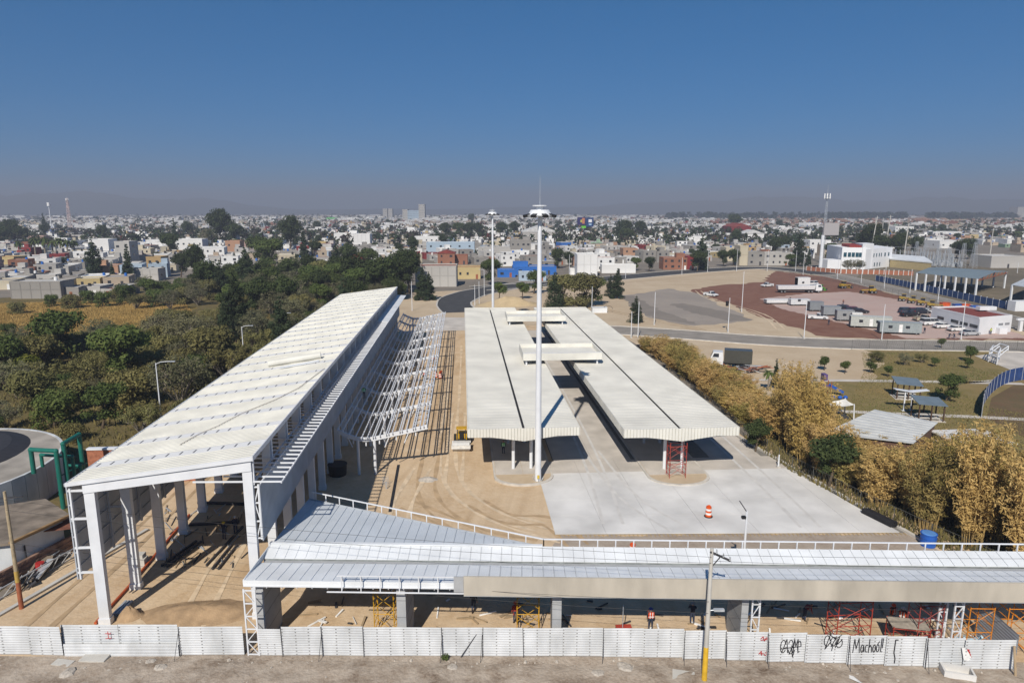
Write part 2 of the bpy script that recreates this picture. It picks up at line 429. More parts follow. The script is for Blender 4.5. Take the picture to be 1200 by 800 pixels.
for j in range(20):
    y0 = 76.92 + j * 4.55
    slab(10.5, 15.2, y0, y0 + 4.55, conc_pink); slab(15.2, 19.9, y0, y0 + 4.55, conc_pink)
    slab(29.6, 36.0, y0, y0 + 4.55, conc_pink)
b = MB()
for i in range(len(range(54, 84, 3))):
    y = 54 + i * 3; b.bar((kx(y), y, .1), (kx(y + 3), y + 3, .1), .35, .3)
b.bar((36.2, 84, .1), (36.2, 168, .1), .35, .3)
tag(b.build('kerb', kerb_m), kind='structure')
# unfinished strip of starter bars along the yard's near edge
b = MB()
for i in range(82): b.tube((8.6 + i * .4, 58.3 - i * .4 * .06, .07), (8.6 + i * .4, 57.85 - i * .4 * .06, .07), .03, n=4)
tag(b.build('starter_bars', mat('formwork_ochre', (.42, .30, .12), .9)), 'row of short ochre dowels along the near edge of the concrete yard', 'dowels', kind='stuff')
sheet('gravel_strip', [(8.2, 58.3), (41, 56.3), (41.8, 52.5), (43, 46), (10, 48.6), (6.5, 52)], .032, ground_mat('strip_gravel', [(.30, .24, .19), (.36, .30, .24), (.42, .36, .30)], (.2, .8, 4.), .4, 6.), rough=.4)
# wheel tracks pressed into the earth
trk = [mat('track_pale', (.60, .475, .33), .95, .2, .8), mat('track_dark', (.42, .30, .18), .95, .2, .8)]
def track(pts, k, z):
    for off in (-.95, .95):
        P_ = smooth_pts(pts, 5); b = MB(); n_ = len(P_)
        L_ = []
        for i in range(n_):
            d_ = (P_[min(n_ - 1, i + 1)] - P_[max(0, i - 1)]).normalized(); q_ = Vector((-d_.y, d_.x)); w_ = .2 + .08 * math.sin(i * 1.7 + k); c_ = P_[i] + q_ * off; L_.append((c_ + q_ * w_, c_ - q_ * w_))
        for a_, c_ in zip(L_, L_[1:]): b.face([(*a_[1], z), (*c_[1], z), (*c_[0], z), (*a_[0], z)])
        tag(b.build('wheel_track', trk[k % 2]), kind='structure')
for k, pts_ in enumerate([[(-1.5, 150), (-1.8, 110), (-2.2, 85), (-1.5, 72), (2, 64), (7, 60)], [(-3, 140), (-3.4, 100), (-4.2, 80), (-4, 68), (0, 60), (6, 56.5)], [(-.9, 98), (-1.2, 80), (-1, 70), (3, 62.5), (9, 57.5)], [(-6, 66), (-2, 62), (2, 57), (6, 52)], [(-5, 76), (-6.5, 66), (-6, 58), (-2, 53)], [(1, 66), (4, 62), (8, 61), (10, 56)],
        [(-20, 46), (-21, 60), (-22, 80), (-21, 110)], [(-31, 46), (-30.2, 60), (-29.5, 90)], [(40, 150), (42, 128), (55, 120), (66, 128)], [(20, 262), (30, 235), (42, 205), (60, 165)], [(88, 250), (84, 225), (86, 190), (80, 165)], [(48, 275), (70, 282), (110, 310), (140, 330)]]):
    track([Vector(p_) for p_ in pts_], k, .0445 + k * .0006)
for k, pts_ in enumerate([[(14, 60), (15, 75), (15.4, 100), (15.2, 150)], [(32.5, 58), (33, 72), (33.2, 110), (33, 160)], [(20, 58.5), (17, 66), (15.6, 80)]]):
    P_ = [Vector(p_) for p_ in pts_]
    for off in (-.95, .95):
        L_ = []; Q_ = smooth_pts(P_, 6)
        for i in range(len(Q_)):
            d_ = (Q_[min(len(Q_) - 1, i + 1)] - Q_[max(0, i - 1)]).normalized(); q_ = Vector((-d_.y, d_.x)); c_ = Q_[i] + q_ * off; L_.append((c_ + q_ * .16, c_ - q_ * .16))
        b = MB()
        for a_, c_ in zip(L_, L_[1:]): b.face([(*a_[1], .1135 + k * .001), (*c_[1], .1135 + k * .001), (*c_[0], .1135 + k * .001), (*a_[0], .1135 + k * .001)])
        tag(b.build('wheel_track', mat('tyre_mark', (.565, .55, .525), .9, .1, .9)), kind='structure')
# paths in the park
for pts, wd in (([(880, 456 - 11), (990, 446), (1100, 447.5), (1200, 450)], 1.6), ([(960, 481), (1050, 485), (1150, 489), (1205, 492)], 1.5), ([(1118, 449), (1165, 446), (1178, 440)], 1.2)):
    ribbon('footpath', smooth_pts([G(*p)[:2] for p in pts]), wd, .06, conc_pink, kerb=False)
sheet('sports_court', [G(1142, 417)[:2], G(1215, 409)[:2], G(1260, 436)[:2], G(1196, 438)[:2]], .05, conc_pink)
# ------------------------------------------------------------------ long steel hall on the left
XL, XR, Y0, BAY, NB = -26.25, -15.4, 47.0, 4.72, 23
Y1 = Y0 + BAY * NB
XE = -27.6                                   # eave
def rz_(x): return 10.95 + (x - XE) * (12.5 - 10.95) / (XR - XE)    # roof height
hall = thing('steel_hall', 'long white steel hall with sloping cream roof and open front, left of the platforms', 'hall', (-21, Y0, 0))
def colm(x, y, ztop, h=.55, wd=.42):
    b = MB(); b.box(x - h, x + h, y - wd / 2, y + wd / 2, 0, ztop); b.box(x - h - .06, x + h + .06, y - wd / 2 - .06, y + wd / 2 + .06, 0, .5)
    return b
for k in range(NB + 1):
    y = Y0 + BAY * k
    colm(XL, y, rz_(XL) - .55, .36).build('column', white_steel, hall)
    colm(XR, y, rz_(XR) - .12, .33).build('column', white_steel, hall)
    b = MB()                                 # tapered rafter
    b.hexa(((XL - .3, y - .2, rz_(XL) - .85), (XR + .3, y - .2, rz_(XR) - .95), (XR + .3, y + .2, rz_(XR) - .95), (XL - .3, y + .2, rz_(XL) - .85)),
           ((XL - .3, y - .2, rz_(XL) - .14), (XR + .3, y - .2, rz_(XR) - .14), (XR + .3, y + .2, rz_(XR) - .14), (XL - .3, y + .2, rz_(XL) - .14)))
    b.build('rafter', white_steel, hall)
    # bracket arms carrying the hung left wall and the right-hand fascia
    b = MB()
    for z in ((10.3, 8.2, 6., 4.1) if k == 0 else (10.3, 7.)): b.bar((XL - .3, y, z), (-27.75, y, z), .14, .14)
    b.bar((-27.6, y, 3.6), (-27.6, y, 10.5), .12, .18)
    b.build('wall_bracket', white_steel if k == 0 else grey_sheet, hall)
    b = MB()
    zs = [6.3, 7.6, 9., 10.2]
    for i, z in enumerate(zs):
        b.bar((XR + .3, y, z), (-14.72, y, z), .1)
        if i: b.bar((XR + .33, y, zs[i - 1]) if i % 2 else (-14.75, y, zs[i - 1]), (-14.75, y, z) if i % 2 else (XR + .33, y, z), .07)
    b.bar((-14.75, y, 6.2), (-14.75, y, 10.4), .12)
    b.build('fascia_bracket', white_steel, hall)
    # clerestory post
    b = MB(); b.box(XR + .36, XR + .44, y - .1, y + .1, 10.4, 12.3); b.build('clerestory_post', white_steel, hall)
mslope = (11.95 - 10.95) / (XR - XE)
for k in range(NB + 1):
    ya = Y0 - .35 if k == 0 else Y0 + BAY * (k - 1) + 2.9 + .55
    yb = Y0 + 2.9 - .55 if k == 0 else (Y0 + BAY * k + 2.9 - .55 if k < NB else Y1 + .35)
    dz = .02 * (k % 2)
    b = MB()                                 # ribbed roof sheet between two joint strips
    n = max(3, int((yb - ya) / .34))
    for i in range(n):
        a = ya + (yb - ya) * i / n; c = ya + (yb - ya) * (i + 1) / n; r = .05
        b.hexa(((XE, a, rz_(XE) - .1), (XR + .45, a, rz_(XR + .45) - .1), (XR + .45, c, rz_(XR + .45) - .1), (XE, c, rz_(XE) - .1)),
               ((XE, a, rz_(XE) + dz), (XR + .45, a, rz_(XR + .45) + dz), (XR + .45, c - .08, rz_(XR + .45) + dz), (XE, c - .08, rz_(XE) + dz)))
        b.bar((XE, c - .05, rz_(XE) + dz + .01), (XR + .45, c - .05, rz_(XR + .45) + dz + .01), .06, .06)
    b.build('roof_sheet', cream_sheet, hall)
    if k < NB:
        b = MB()
        b.hexa(((XE, yb + .01, rz_(XE) - .1), (XR + .45, yb + .01, rz_(XR + .45) - .1), (XR + .45, yb + 1.09, rz_(XR + .45) - .1), (XE, yb + 1.09, rz_(XE) - .1)),
               ((XE, yb + .01, rz_(XE) + .035), (XR + .45, yb + .01, rz_(XR + .45) + .035), (XR + .45, yb + 1.09, rz_(XR + .45) + .035), (XE, yb + 1.09, rz_(XE) + .035)))
        st = b.build('joint_strip', mat('strip_white', (.76, .755, .74), .45, .04, .6), hall)
        if k < 14:
            for i in range(12):
                x = XE + .5 + i * 1.0 + rnd.uniform(-.05, .05); b = MB(); b.box(x, x + .1, yb + .25, yb + .9, rz_(x) - .02, rz_(x) + .055)
                b.build('vent_slot', mat('vent_dark', (.10, .105, .12), .7), st)
        else:
            b = MB()
            for i in range(12):
                x = XE + .5 + i * 1.0; b.box(x, x + .1, yb + .25, yb + .9, rz_(x) - .02, rz_(x) + .055)
            b.build('vent_slot', mat('vent_dark', (.10, .105, .12), .7), st)
# front verge beam and eave trims
b = MB()
for (x0, x1) in ((XL, XR),):
    b.hexa(((x0 - .36, Y0 - .28, rz_(x0) - .95), (x1 + .33, Y0 - .28, rz_(x1) - 1.0), (x1 + .33, Y0 - .21, rz_(x1) - 1.0), (x0 - .36, Y0 - .21, rz_(x0) - .95)),
           ((x0 - .36, Y0 - .28, rz_(x0) - .2), (x1 + .33, Y0 - .28, rz_(x1) - .2), (x1 + .33, Y0 - .21, rz_(x1) - .2), (x0 - .36, Y0 - .21, rz_(x0) - .2)))
b.build('front_beam', white_steel, hall)
b = MB(); b.hexa(((XE - .05, Y0 - .42, rz_(XE) - .2), (XR + .5, Y0 - .42, rz_(XR) - .2), (XR + .5, Y0 - .36, rz_(XR) - .2), (XE - .05, Y0 - .36, rz_(XE) - .2)),
                 ((XE - .05, Y0 - .42, rz_(XE) + .08), (XR + .5, Y0 - .42, rz_(XR) + .12), (XR + .5, Y0 - .36, rz_(XR) + .12), (XE - .05, Y0 - .36, rz_(XE) + .08)))
b.build('verge_trim', white_steel, hall)
b = MB(); b.bar((XR + .5, Y0 - .4, rz_(XR) - .05), (XR + .5, Y1 + .35, rz_(XR) - .05), .08, .36); b.build('ridge_trim', white_steel, hall)
b = MB(); b.bar((XE - .08, Y0 - .4, rz_(XE) - .08), (XE - .08, Y1 + .35, rz_(XE) - .08), .12, .22); b.build('eave_gutter', grey_sheet, hall)
for x in (XL + 2, XL + 4.2, XL + 6.4, XL + 8.6):
    b = MB(); b.bar((x, Y0, rz_(x) - .2), (x, Y1, rz_(x) - .2), .1, .16); b.build('purlin', white_steel, hall)
# hung left wall: panels by bay, in two heights
for k in range(NB):
    ya, yb = Y0 + BAY * k + .03, Y0 + BAY * (k + 1) - .03
    for z0, z1 in ((3.55, 7.1), (7.13, 10.75)):
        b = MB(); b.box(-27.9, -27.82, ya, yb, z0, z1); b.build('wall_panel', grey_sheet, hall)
    b = MB()
    for z in (4.4, 5.6, 6.8, 8., 9.2): b.bar((-27.77, ya, z), (-27.77, yb, z), .08, .1)
    b.build('wall_rail', grey_sheet, hall)
# right-hand fascia of ribbed panels
for k in range(NB):
    ya, yb = Y0 + BAY * k + .02 - (.2 if k == 0 else 0), Y0 + BAY * (k + 1) - .02
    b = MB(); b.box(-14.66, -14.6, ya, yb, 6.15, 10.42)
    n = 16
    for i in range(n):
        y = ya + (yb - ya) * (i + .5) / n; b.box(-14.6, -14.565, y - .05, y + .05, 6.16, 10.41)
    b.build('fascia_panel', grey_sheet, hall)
# bare rafters of the side roof; the far third is already sheeted
nr = int((Y1 - Y0) / .92)
for i in range(nr + 1):
    y = Y0 - .1 + i * .92
    b = MB(); b.bar((-19.2 if i % 4 == 0 else -17.4, y, 10.74), (-13.05, y, 10.6), .09, .11); b.build('side_rafter', white_steel, hall)
for x, z in ((-14.55, 10.53), (-15.0, 10.6), (-13.1, 10.52)):
    b = MB(); b.bar((x, Y0 - .1, z), (x, Y1, z), .09, .1); b.build('rafter_rail', white_steel, hall)
for k in range(15, NB):
    ya, yb = Y0 + BAY * k + .02, Y0 + BAY * (k + 1) - .02
    b = MB(); b.hexa(((-15.0, ya, 10.72), (-12.95, ya, 10.62), (-12.95, yb, 10.62), (-15.0, yb, 10.72)), ((-15.0, ya, 10.77), (-12.95, ya, 10.67), (-12.95, yb, 10.67), (-15.0, yb, 10.77)))
    b.build('side_roof_sheet', white_sheet, hall)
# sheets left on the hall roof
def on_roof(x, y, s=0): return (x, y, rz_(x) + s)
b = MB(); b.tube(on_roof(-22.8, 79.6, .42), on_roof(-16.9, 80.4, .42), .38, n=14); b.build('roll', cream_sheet)
o = bpy.data.objects['roll']; o.name = 'sheeting_roll'; tag(o, 'long cream roll of roof sheeting lying across the hall roof', 'roll')
b = MB()
for i in range(3): b.hexa((on_roof(-20.9 + i * .1, 77.2 + i * .1, .09 + i * .04), on_roof(-16.7, 78.2, .09 + i * .04), on_roof(-16.8, 78.8, .09 + i * .04), on_roof(-21, 77.8, .09 + i * .04)), (on_roof(-20.9 + i * .1, 77.2 + i * .1, .125 + i * .04), on_roof(-16.7, 78.2, .125 + i * .04), on_roof(-16.8, 78.8, .125 + i * .04), on_roof(-21, 77.8, .125 + i * .04)))
tag(b.build('sheet_stack', white_sheet), 'thin stack of white sheets beside the cream roll on the hall roof', 'sheets')
b = MB(); b.path([on_roof(-22, 52, .1), on_roof(-21.4, 54.5, .1), on_roof(-20.5, 56, .1), on_roof(-19.6, 59, .1), on_roof(-17.5, 62.5, .1), on_roof(-16.2, 66, .1), on_roof(-15.2, 74, .1)], .03, 5)
tag(b.build('cable', mat('dusty_cord', (.42, .38, .33), .9)), 'thin loose cord snaking up the hall roof', 'cord')

# ------------------------------------------------------------------ front gateway building along the street
front = thing('gateway_canopy', 'low white metal canopy with concrete fascia beam along the street fence', 'canopy', S(8, 43))
T0, T1 = -18.8, 50.0
dF, dG0, dG1, dB = 41.25, 44.2, 44.75, 46.15
zF, zG, zB = 5.38, 5.02, 5.48
def strip(t0, t1, da, za, db, zb, name, m, skew=0):
    b = MB(); g = .008
    P = [S(t0 + g, da, za), S(t1 - g, da, za), S(t1 - g + skew, db, zb), S(t0 + g + skew, db, zb)]
    b.hexa([p - Vector((0, 0, .06)) for p in P], P)
    b.bar(S(t0 + .03, da, za + .02), S(t0 + .03 + skew, db, zb + .02), .035, .045)
    return b.build(name, m, front)
n = int((T1 - T0) / .74)
for i in range(n):
    t0 = T0 + i * .74
    strip(t0, t0 + .74, dF, zF, dG0, zG, 'roof_sheet', white_sheet)
    strip(t0, t0 + .74, dG1, zG + .06, dB, zB, 'roof_sheet', white_sheet)
b = MB()
P = [(dG0 - .02, zG - .02), (dG0 + .02, zG - .3), (dG1 - .02, zG - .3), (dG1 + .02, zG - .02)]
for a, c in zip(P, P[1:]):
    b.face([S(T0, a[0], a[1]), S(T1, a[0], a[1]), S(T1, c[0], c[1]), S(T0, c[0], c[1])])
b.build('valley_gutter', mat('gutter_zinc', (.20, .22, .22), .6, .3, 1.5), front)
b = MB(); b.bar(S(T0, dF - .03, 5.17), S(T1, dF - .03, 5.17), .05, .42); b.build('front_fascia', white_sheet, front)
b = MB(); b.bar(S(T0, dF - .08, 5.0), S(T1, dF - .08, 5.0), .06, .08); b.build('drip_edge', white_steel, front)
b = MB(); b.bar(S(T0 - .03, dF, 5.15), S(T0 - .03, dB, 5.2), .05, .45); b.build('end_fascia', white_sheet, front)
b = MB(); P = [S(T0 + .1, dF + .1, 4.9), S(T1, dF + .1, 4.9), S(T1, dB, 4.9), S(T0 + .1, dB, 4.9)]
b.hexa([p - Vector((0, 0, .04)) for p in P], P); b.build('ceiling', grey_panel, front)
b = MB(); b.bar(S(T0, dB, 5.1), S(T1, dB, 5.1), .08, .6); b.build('rear_fascia', white_sheet, front)
# triangular roof reaching back to the hall: sheets cut along the hypotenuse
tA, tB = unS(-14.35, 47.3)[0], unS(5.6, 46.8)[0]
dT = unS(-14.0, 56.3)[1]
nt_ = int((tB - tA) / .74)
def hyp(t): return dB + (dT - dB) * max(0, (tB - t) / (tB - tA))
for i in range(nt_):
    t0 = tA + i * .74; t1 = t0 + .74
    b = MB(); g = .008
    P = [S(t0 + g, dB + .05, 5.42), S(t1 - g, dB + .05, 5.42), S(t1 - g + .0, max(dB + .1, hyp(t1)), 5.42 - .035 * (hyp(t1) - dB)), S(t0 + g, hyp(t0), 5.42 - .035 * (hyp(t0) - dB))]
    b.hexa([p - Vector((0, 0, .06)) for p in P], P)
    b.bar(S(t0 + .03, dB + .05, 5.45), S(t0 + .03, hyp(t0), 5.45 - .035 * (hyp(t0) - dB)), .035, .05)
    b.build('roof_sheet', mat('white_sheet_shaded', (.52, .56, .60), .4, .07, .5, spec=.4), front)  # white sheet greyed in its colour: painted shade of a slope facing away
b = MB(); b.bar(S(tA - .1, dB + .02, 5.53), S(tB, dB + .02, 5.53), .3, .09); b.build('ridge_cap', white_sheet, front)
b = MB(); P = [S(tA, dB, 4.8), S(tB, dB, 4.8), S(tA, dT, 4.75)]; b.face(P); b.build('ceiling', grey_panel, front)
b = MB(); b.bar(S(tA, dT + .05, 4.95), S(tB, dB + .1, 5.2), .06, .5); b.build('rear_fascia', grey_sheet, front)
# white railing behind the roof
def railing(p, q, nposts, h=.72, z=None):
    r = MB(); r.bar(p + Vector((0, 0, h)), q + Vector((0, 0, h)), .09, .08); r.build('rail', white_steel, front)
    for i in range(nposts + 1):
        c = p.lerp(q, i / nposts); r = MB(); r.bar(c - Vector((0, 0, .3)), c + Vector((0, 0, h)), .08); r.build('rail_post', white_steel, front)
railing(S(tB + .1, dB + .35, 5.15), S(T1, dB + .35, 5.15), 37)
railing(S(tA + .3, dT + .2, 5.0), S(tB + .1, dB + .35, 5.15), 15)
# concrete-faced beam in front, its board joints open
tb0 = unS(-.75, 41.4)[0]
seg = 6.1; nb = int((T1 - tb0) / seg)
for i in range(nb):
    a = tb0 + .55 + i * seg; b = MB(); P = [S(a + .002, 40.78), S(a + seg - .002, 40.78), S(a + seg - .002, 40.9), S(a + .002, 40.9)]
    b.hexa([Vector((p.x, p.y, 4.72)) for p in P], [Vector((p.x, p.y, 6.08)) for p in P]); b.build('fascia_board', conc_beam, front)
b = MB(); P = [S(tb0 - .1, 40.8), S(tb0 + .54, 40.8), S(tb0 + .54, 40.88), S(tb0 - .1, 40.88)]
b.hexa([Vector((p.x, p.y, 4.95)) for p in P], [Vector((p.x, p.y, 6.05)) for p in P]); b.build('fascia_board', grey_panel, front)
b = MB(); P = [S(tb0 + .55, 40.8), S(T1, 40.8), S(T1, 41.2), S(tb0 + .55, 41.2)]
b.hexa([Vector((p.x, p.y, 4.66)) for p in P], [Vector((p.x, p.y, 4.715)) for p in P]); b.build('soffit_board', grey_panel, front)
# bare fascia frame left of the boards
ta = tb0 - 7.6
b = MB(); b.bar(S(ta - .2, 40.86, 6.0), S(tb0, 40.86, 6.0), .06, .06); b.build('frame_rail', white_steel, front)
b = MB(); b.bar(S(ta - .9, 40.86, 4.83), S(tb0 + .6, 40.86, 4.83), .07, .07); b.build('frame_rail', white_steel, front)
for i in range(6):
    t = ta + .1 + i * 1.27; b = MB(); b.bar(S(t, 40.86, 4.8), S(t, 40.86, 6.0), .06, .06); b.build('frame_post', white_steel, front)
    b = MB(); b.bar(S(t, 40.9, 5.95), S(t, 41.3, 5.3), .06); b.build('frame_strut', white_steel, front)
b = MB()
for i in range(60): b.bar(S(T0 + .5 + i * 1.02, 41.2, 4.86), S(T0 + .75 + i * 1.02, 42.6, 4.88), .05, .05)
b.build('soffit_runner', white_steel, front)
# deep fins clad in grey panels
def fin(t, depth_=3.0, wd=.62, open_top=False, name='fin'):
    b = MB()
    P = [S(t - wd / 2, 41.75), S(t + wd / 2, 41.75), S(t + wd / 2, 41.75 + depth_), S(t - wd / 2, 41.75 + depth_)]
    b.hexa([Vector((p.x, p.y, 0)) for p in P], [Vector((p.x, p.y, 4.86)) for p in P]); f = b.build(name, grey_panel, front)
    for z in (1.2, 2.45, 3.7):
        b = MB(); Q_ = [S(t - wd / 2 - .006, 41.744), S(t + wd / 2 + .006, 41.744), S(t + wd / 2 + .006, 41.75 + depth_ + .006), S(t - wd / 2 - .006, 41.75 + depth_ + .006)]
        b.hexa([Vector((p.x, p.y, z)) for p in Q_], [Vector((p.x, p.y, z + .02)) for p in Q_]); b.build('panel_joint', slot, f)
    return f
for px in (468, 653): fin(unS(*G(px, 720, 2.6)[:2])[0] if False else unS(-4.5 if px == 468 else 6.05, 42)[0])
fin(unS(18.55, 40.9)[0], 3.0, .45); fin(unS(-14.05, 42.9)[0], 3.0, .5)
def lattice_post(t, d, h, wd=.75, parent=front):
    b = MB()
    for s in (-1, 1): b.bar(S(t + s * wd / 2, d, 0), S(t + s * wd / 2, d, h), .09)
    b.build('lattice_post', white_steel, parent)
    k = 5
    for i in range(k + 1):
        z = .1 + (h - .2) * i / k; b = MB(); b.bar(S(t - wd / 2, d, z), S(t + wd / 2, d, z), .07); b.build('lattice_rung', white_steel, parent)
        if i < k:
            z2 = .1 + (h - .2) * (i + 1) / k; b = MB(); s = 1 if i % 2 else -1
            b.bar(S(t - s * wd / 2, d, z), S(t + s * wd / 2, d, z2), .05); b.build('lattice_brace', white_steel, parent)
lattice_post(-18.35, 40.95, 4.9); lattice_post(unS(19.2, 40.4)[0], 41.7, 4.8, .5); lattice_post(unS(32.6, 39.6)[0], 41.8, 4.8, .55)
lattice_post(unS(32.1, 39.7)[0], 42.6, 4.8, .5)

# ------------------------------------------------------------------ platform canopies
def platform(name, x0, x1, ya, yb, label):
    root = thing(name, label, 'canopy', ((x0 + x1) / 2, ya, 0)); xc = (x0 + x1) / 2; wd = x1 - x0
    ze, zc = 5.92, 5.72
    for sa, sb, nm in ((x0, xc - .14, 'roof_half'), (xc + .14, x1, 'roof_half')):
        b = MB(); za, zb = (ze, zc) if sa == x0 else (zc, ze)
        n = 48
        for i in range(n):
            a = ya + .08 + (yb - ya - .1) * i / n; c = ya + .08 + (yb - ya - .1) * (i + 1) / n - .001
            b.hexa(((sa, a, za - .08), (sb, a, zb - .08), (sb, c, zb - .08), (sa, c, za - .08)), ((sa, a, za), (sb, a, zb), (sb, c, zb), (sa, c, za)))
        for i in range(150):
            a = ya + .3 + (yb - ya - .6) * i / 150; b.bar((sa + .02, a, za + .006), (sb - .02, a, zb + .006), .035, .03)
        b.build(nm, cream_rib, root)
    b = MB(); b.box(xc - .14, xc + .14, ya + .6, yb - 1, zc - .32, zc - .22); b.build('valley_gutter', slot, root)
    # ribbed gable fascia: deeper in the middle
    prof = [(x0, 5.02), (x0 + wd * .2, 5.02), (xc, 4.48), (x1 - wd * .2, 5.02), (x1, 5.02)]
    def zb_(x):
        for (xa, za), (xb, zb) in zip(prof, prof[1:]):
            if xa <= x <= xb: return za + (zb - za) * (x - xa) / (xb - xa)
        return 5.02
    for yy, nm in ((ya, 'gable_fascia'), (yb, 'gable_fascia')):
        b = MB(); n = 36
        for i in range(n):
            xa = x0 + wd * i / n; xb = x0 + wd * (i + 1) / n - .08
            b.hexa(((xa, yy - .08, zb_(xa)), (xb, yy - .08, zb_(xb)), (xb, yy + .02, zb_(xb)), (xa, yy + .02, zb_(xa))), ((xa, yy - .08, 5.98), (xb, yy - .08, 5.98), (xb, yy + .02, 5.98), (xa, yy + .02, 5.98)))
        for (xa, za), (xb, zb) in zip(prof, prof[1:]): b.hexa(((xa, yy - .035, za + .01), (xb, yy - .035, zb + .01), (xb, yy + .015, zb + .01), (xa, yy + .015, za + .01)), ((xa, yy - .035, 5.97), (xb, yy - .035, 5.97), (xb, yy + .015, 5.97), (xa, yy + .015, 5.97)), 1)
        b.build(nm, [cream_sheet, mat('rib_groove_shade', (.46, .45, .40), .7)], root)  # backing coloured darker to paint in the shade between the ribs
    for x in (x0, x1):
        b = MB(); b.box(x - .04, x + .04, ya, yb, 5.02, 5.97)
        for i in range(160):
            y = ya + .3 + i * (yb - ya - .6) / 160; b.box(x - .06, x + .06, y, y + .22, 5.03, 5.96)
        b.build('side_fascia', cream_sheet, root)
    b = MB()
    b.hexa(((x0 + .05, ya + .05, 5.03), (xc, ya + .05, 4.66), (xc, yb - .05, 4.66), (x0 + .05, yb - .05, 5.03)), ((x0 + .05, ya + .05, 5.07), (xc, ya + .05, 4.7), (xc, yb - .05, 4.7), (x0 + .05, yb - .05, 5.07)))
    b.hexa(((xc, ya + .05, 4.66), (x1 - .05, ya + .05, 5.03), (x1 - .05, yb - .05, 5.03), (xc, yb - .05, 4.66)), ((xc, ya + .05, 4.7), (x1 - .05, ya + .05, 5.07), (x1 - .05, yb - .05, 5.07), (xc, yb - .05, 4.7)))
    b.build('ceiling', grey_panel, root)
    for k in range(11):
        y = ya + 2.7 + k * 8.9
        for dx in (-1.0, 1.05):
            b = MB(); b.tube((xc + dx, y, .1), (xc + dx, y, 4.9), .19, n=12); c = b.build('column', white_steel, root)
            b = MB(); b.box(xc + dx - .32, xc + dx + .32, y - .32, y + .32, .16, .24); b.build('base_plate', galv, c)
        b = MB(); b.bar((x0 + .6, y, 5.0), (x1 - .6, y, 5.0), .2, .3); b.build('cross_beam', white_steel, root)
    for yy in (ya + 3.5,):
        for dx in (-3.6, 3.6): b = MB(); b.box(xc + dx - .12, xc + dx + .12, yy - .3, yy + .3, 4.55, 4.75); b.build('light_fitting', white_pl, root)
    # raised platform with rounded near end
    yk = ya - 2.1; r = wd * .27; pts = []
    for i in range(13):
        an = math.pi + math.pi * i / 12; pts.append((xc + r * math.cos(an), yk + r * .75 + r * .75 * math.sin(an)))
    pts = pts + [(xc + r, yb - 2), (xc - r, yb - 2)]
    b = MB(); b.prism(pts, .02, .25); isl = b.build('platform_kerb', kerb_m, root)
    inner = [(xc + (p[0] - xc) * .93, p[1] + (.25 if p[1] < yk + r else -.25)) for p in pts]
    b = MB(); b.face([(p[0], p[1], .254) for p in inner]); b.build('platform_earth', g_tan, root)
    pv = [(xc - r * .93, ya + .9), (xc + r * .93, ya + .9), (xc + r * .93, yb - 2.4), (xc - r * .93, yb - 2.4)]
    b = MB()
    for k in range(24):
        y = ya + .9 + k * 3.85; b.box(xc - r * .92, xc - .02, y, y + 3.82, .255, .275); b.box(xc + .02, xc + r * .92, y, y + 3.82, .255, .275)
    b.build('platform_paving', conc_pink, root)
    return root
PY0, PY1 = 71.2, 167.5
platform('platform_canopy', .3, 12.7, PY0 + .7, PY1, 'long cream platform canopy beside the tall mast, nearer the steel hall')
platform('platform_canopy', 17.4, 30.35, PY0 - .6, PY1 - .5, 'long cream platform canopy beside the golden bamboo row')
def bridge(ya, yb, label):
    x0, x1 = 9.2, 21.5; root = thing('bridge_canopy', label, 'canopy', ((x0 + x1) / 2, ya, 5.9))
    b = MB()
    for i in range(44):
        xa = x0 + (x1 - x0) * i / 44; b.box(xa, xa + (x1 - x0) / 44 - .05, ya - .04, ya + .04, 6.6, 7.75)
    b.box(x0, x1, ya - .02, ya + .02, 6.61, 7.74)
    b.build('parapet', cream_sheet, root)
    b = MB(); b.box(x0, x1, yb - .04, yb + .04, 6.61, 7.74); b.build('parapet', cream_sheet, root)
    for xe in (x0, x1): b = MB(); b.box(xe - .04, xe + .04, ya, yb, 6.6, 7.75); b.build('end_parapet', cream_sheet, root)
    b = MB(); b.box(x0 + .05, x1 - .05, ya + .05, yb - .05, 7.05, 7.15); b.build('roof_deck', cream_rib, root)
    b = MB(); b.box(x0 + .05, x1 - .05, ya + .05, yb - .05, 6.58, 6.62); b.build('ceiling', grey_panel, root)
    b = MB(); b.box(x0 - .06, x1 + .06, ya - .07, ya + .07, 7.75, 7.8); b.build('coping', white_steel, root)
    for x in (x0 + .5, x1 - .6):
        for y in (ya + .5, yb - .5): b = MB(); b.box(x - .12, x + .12, y - .12, y + .12, 5.75, 6.6); b.build('post', white_steel, root)
bridge(103.4, 111.2, 'nearer raised cream roof linking the two platform canopies')
bridge(141.6, 149.6, 'farther raised cream roof linking the two platform canopies')

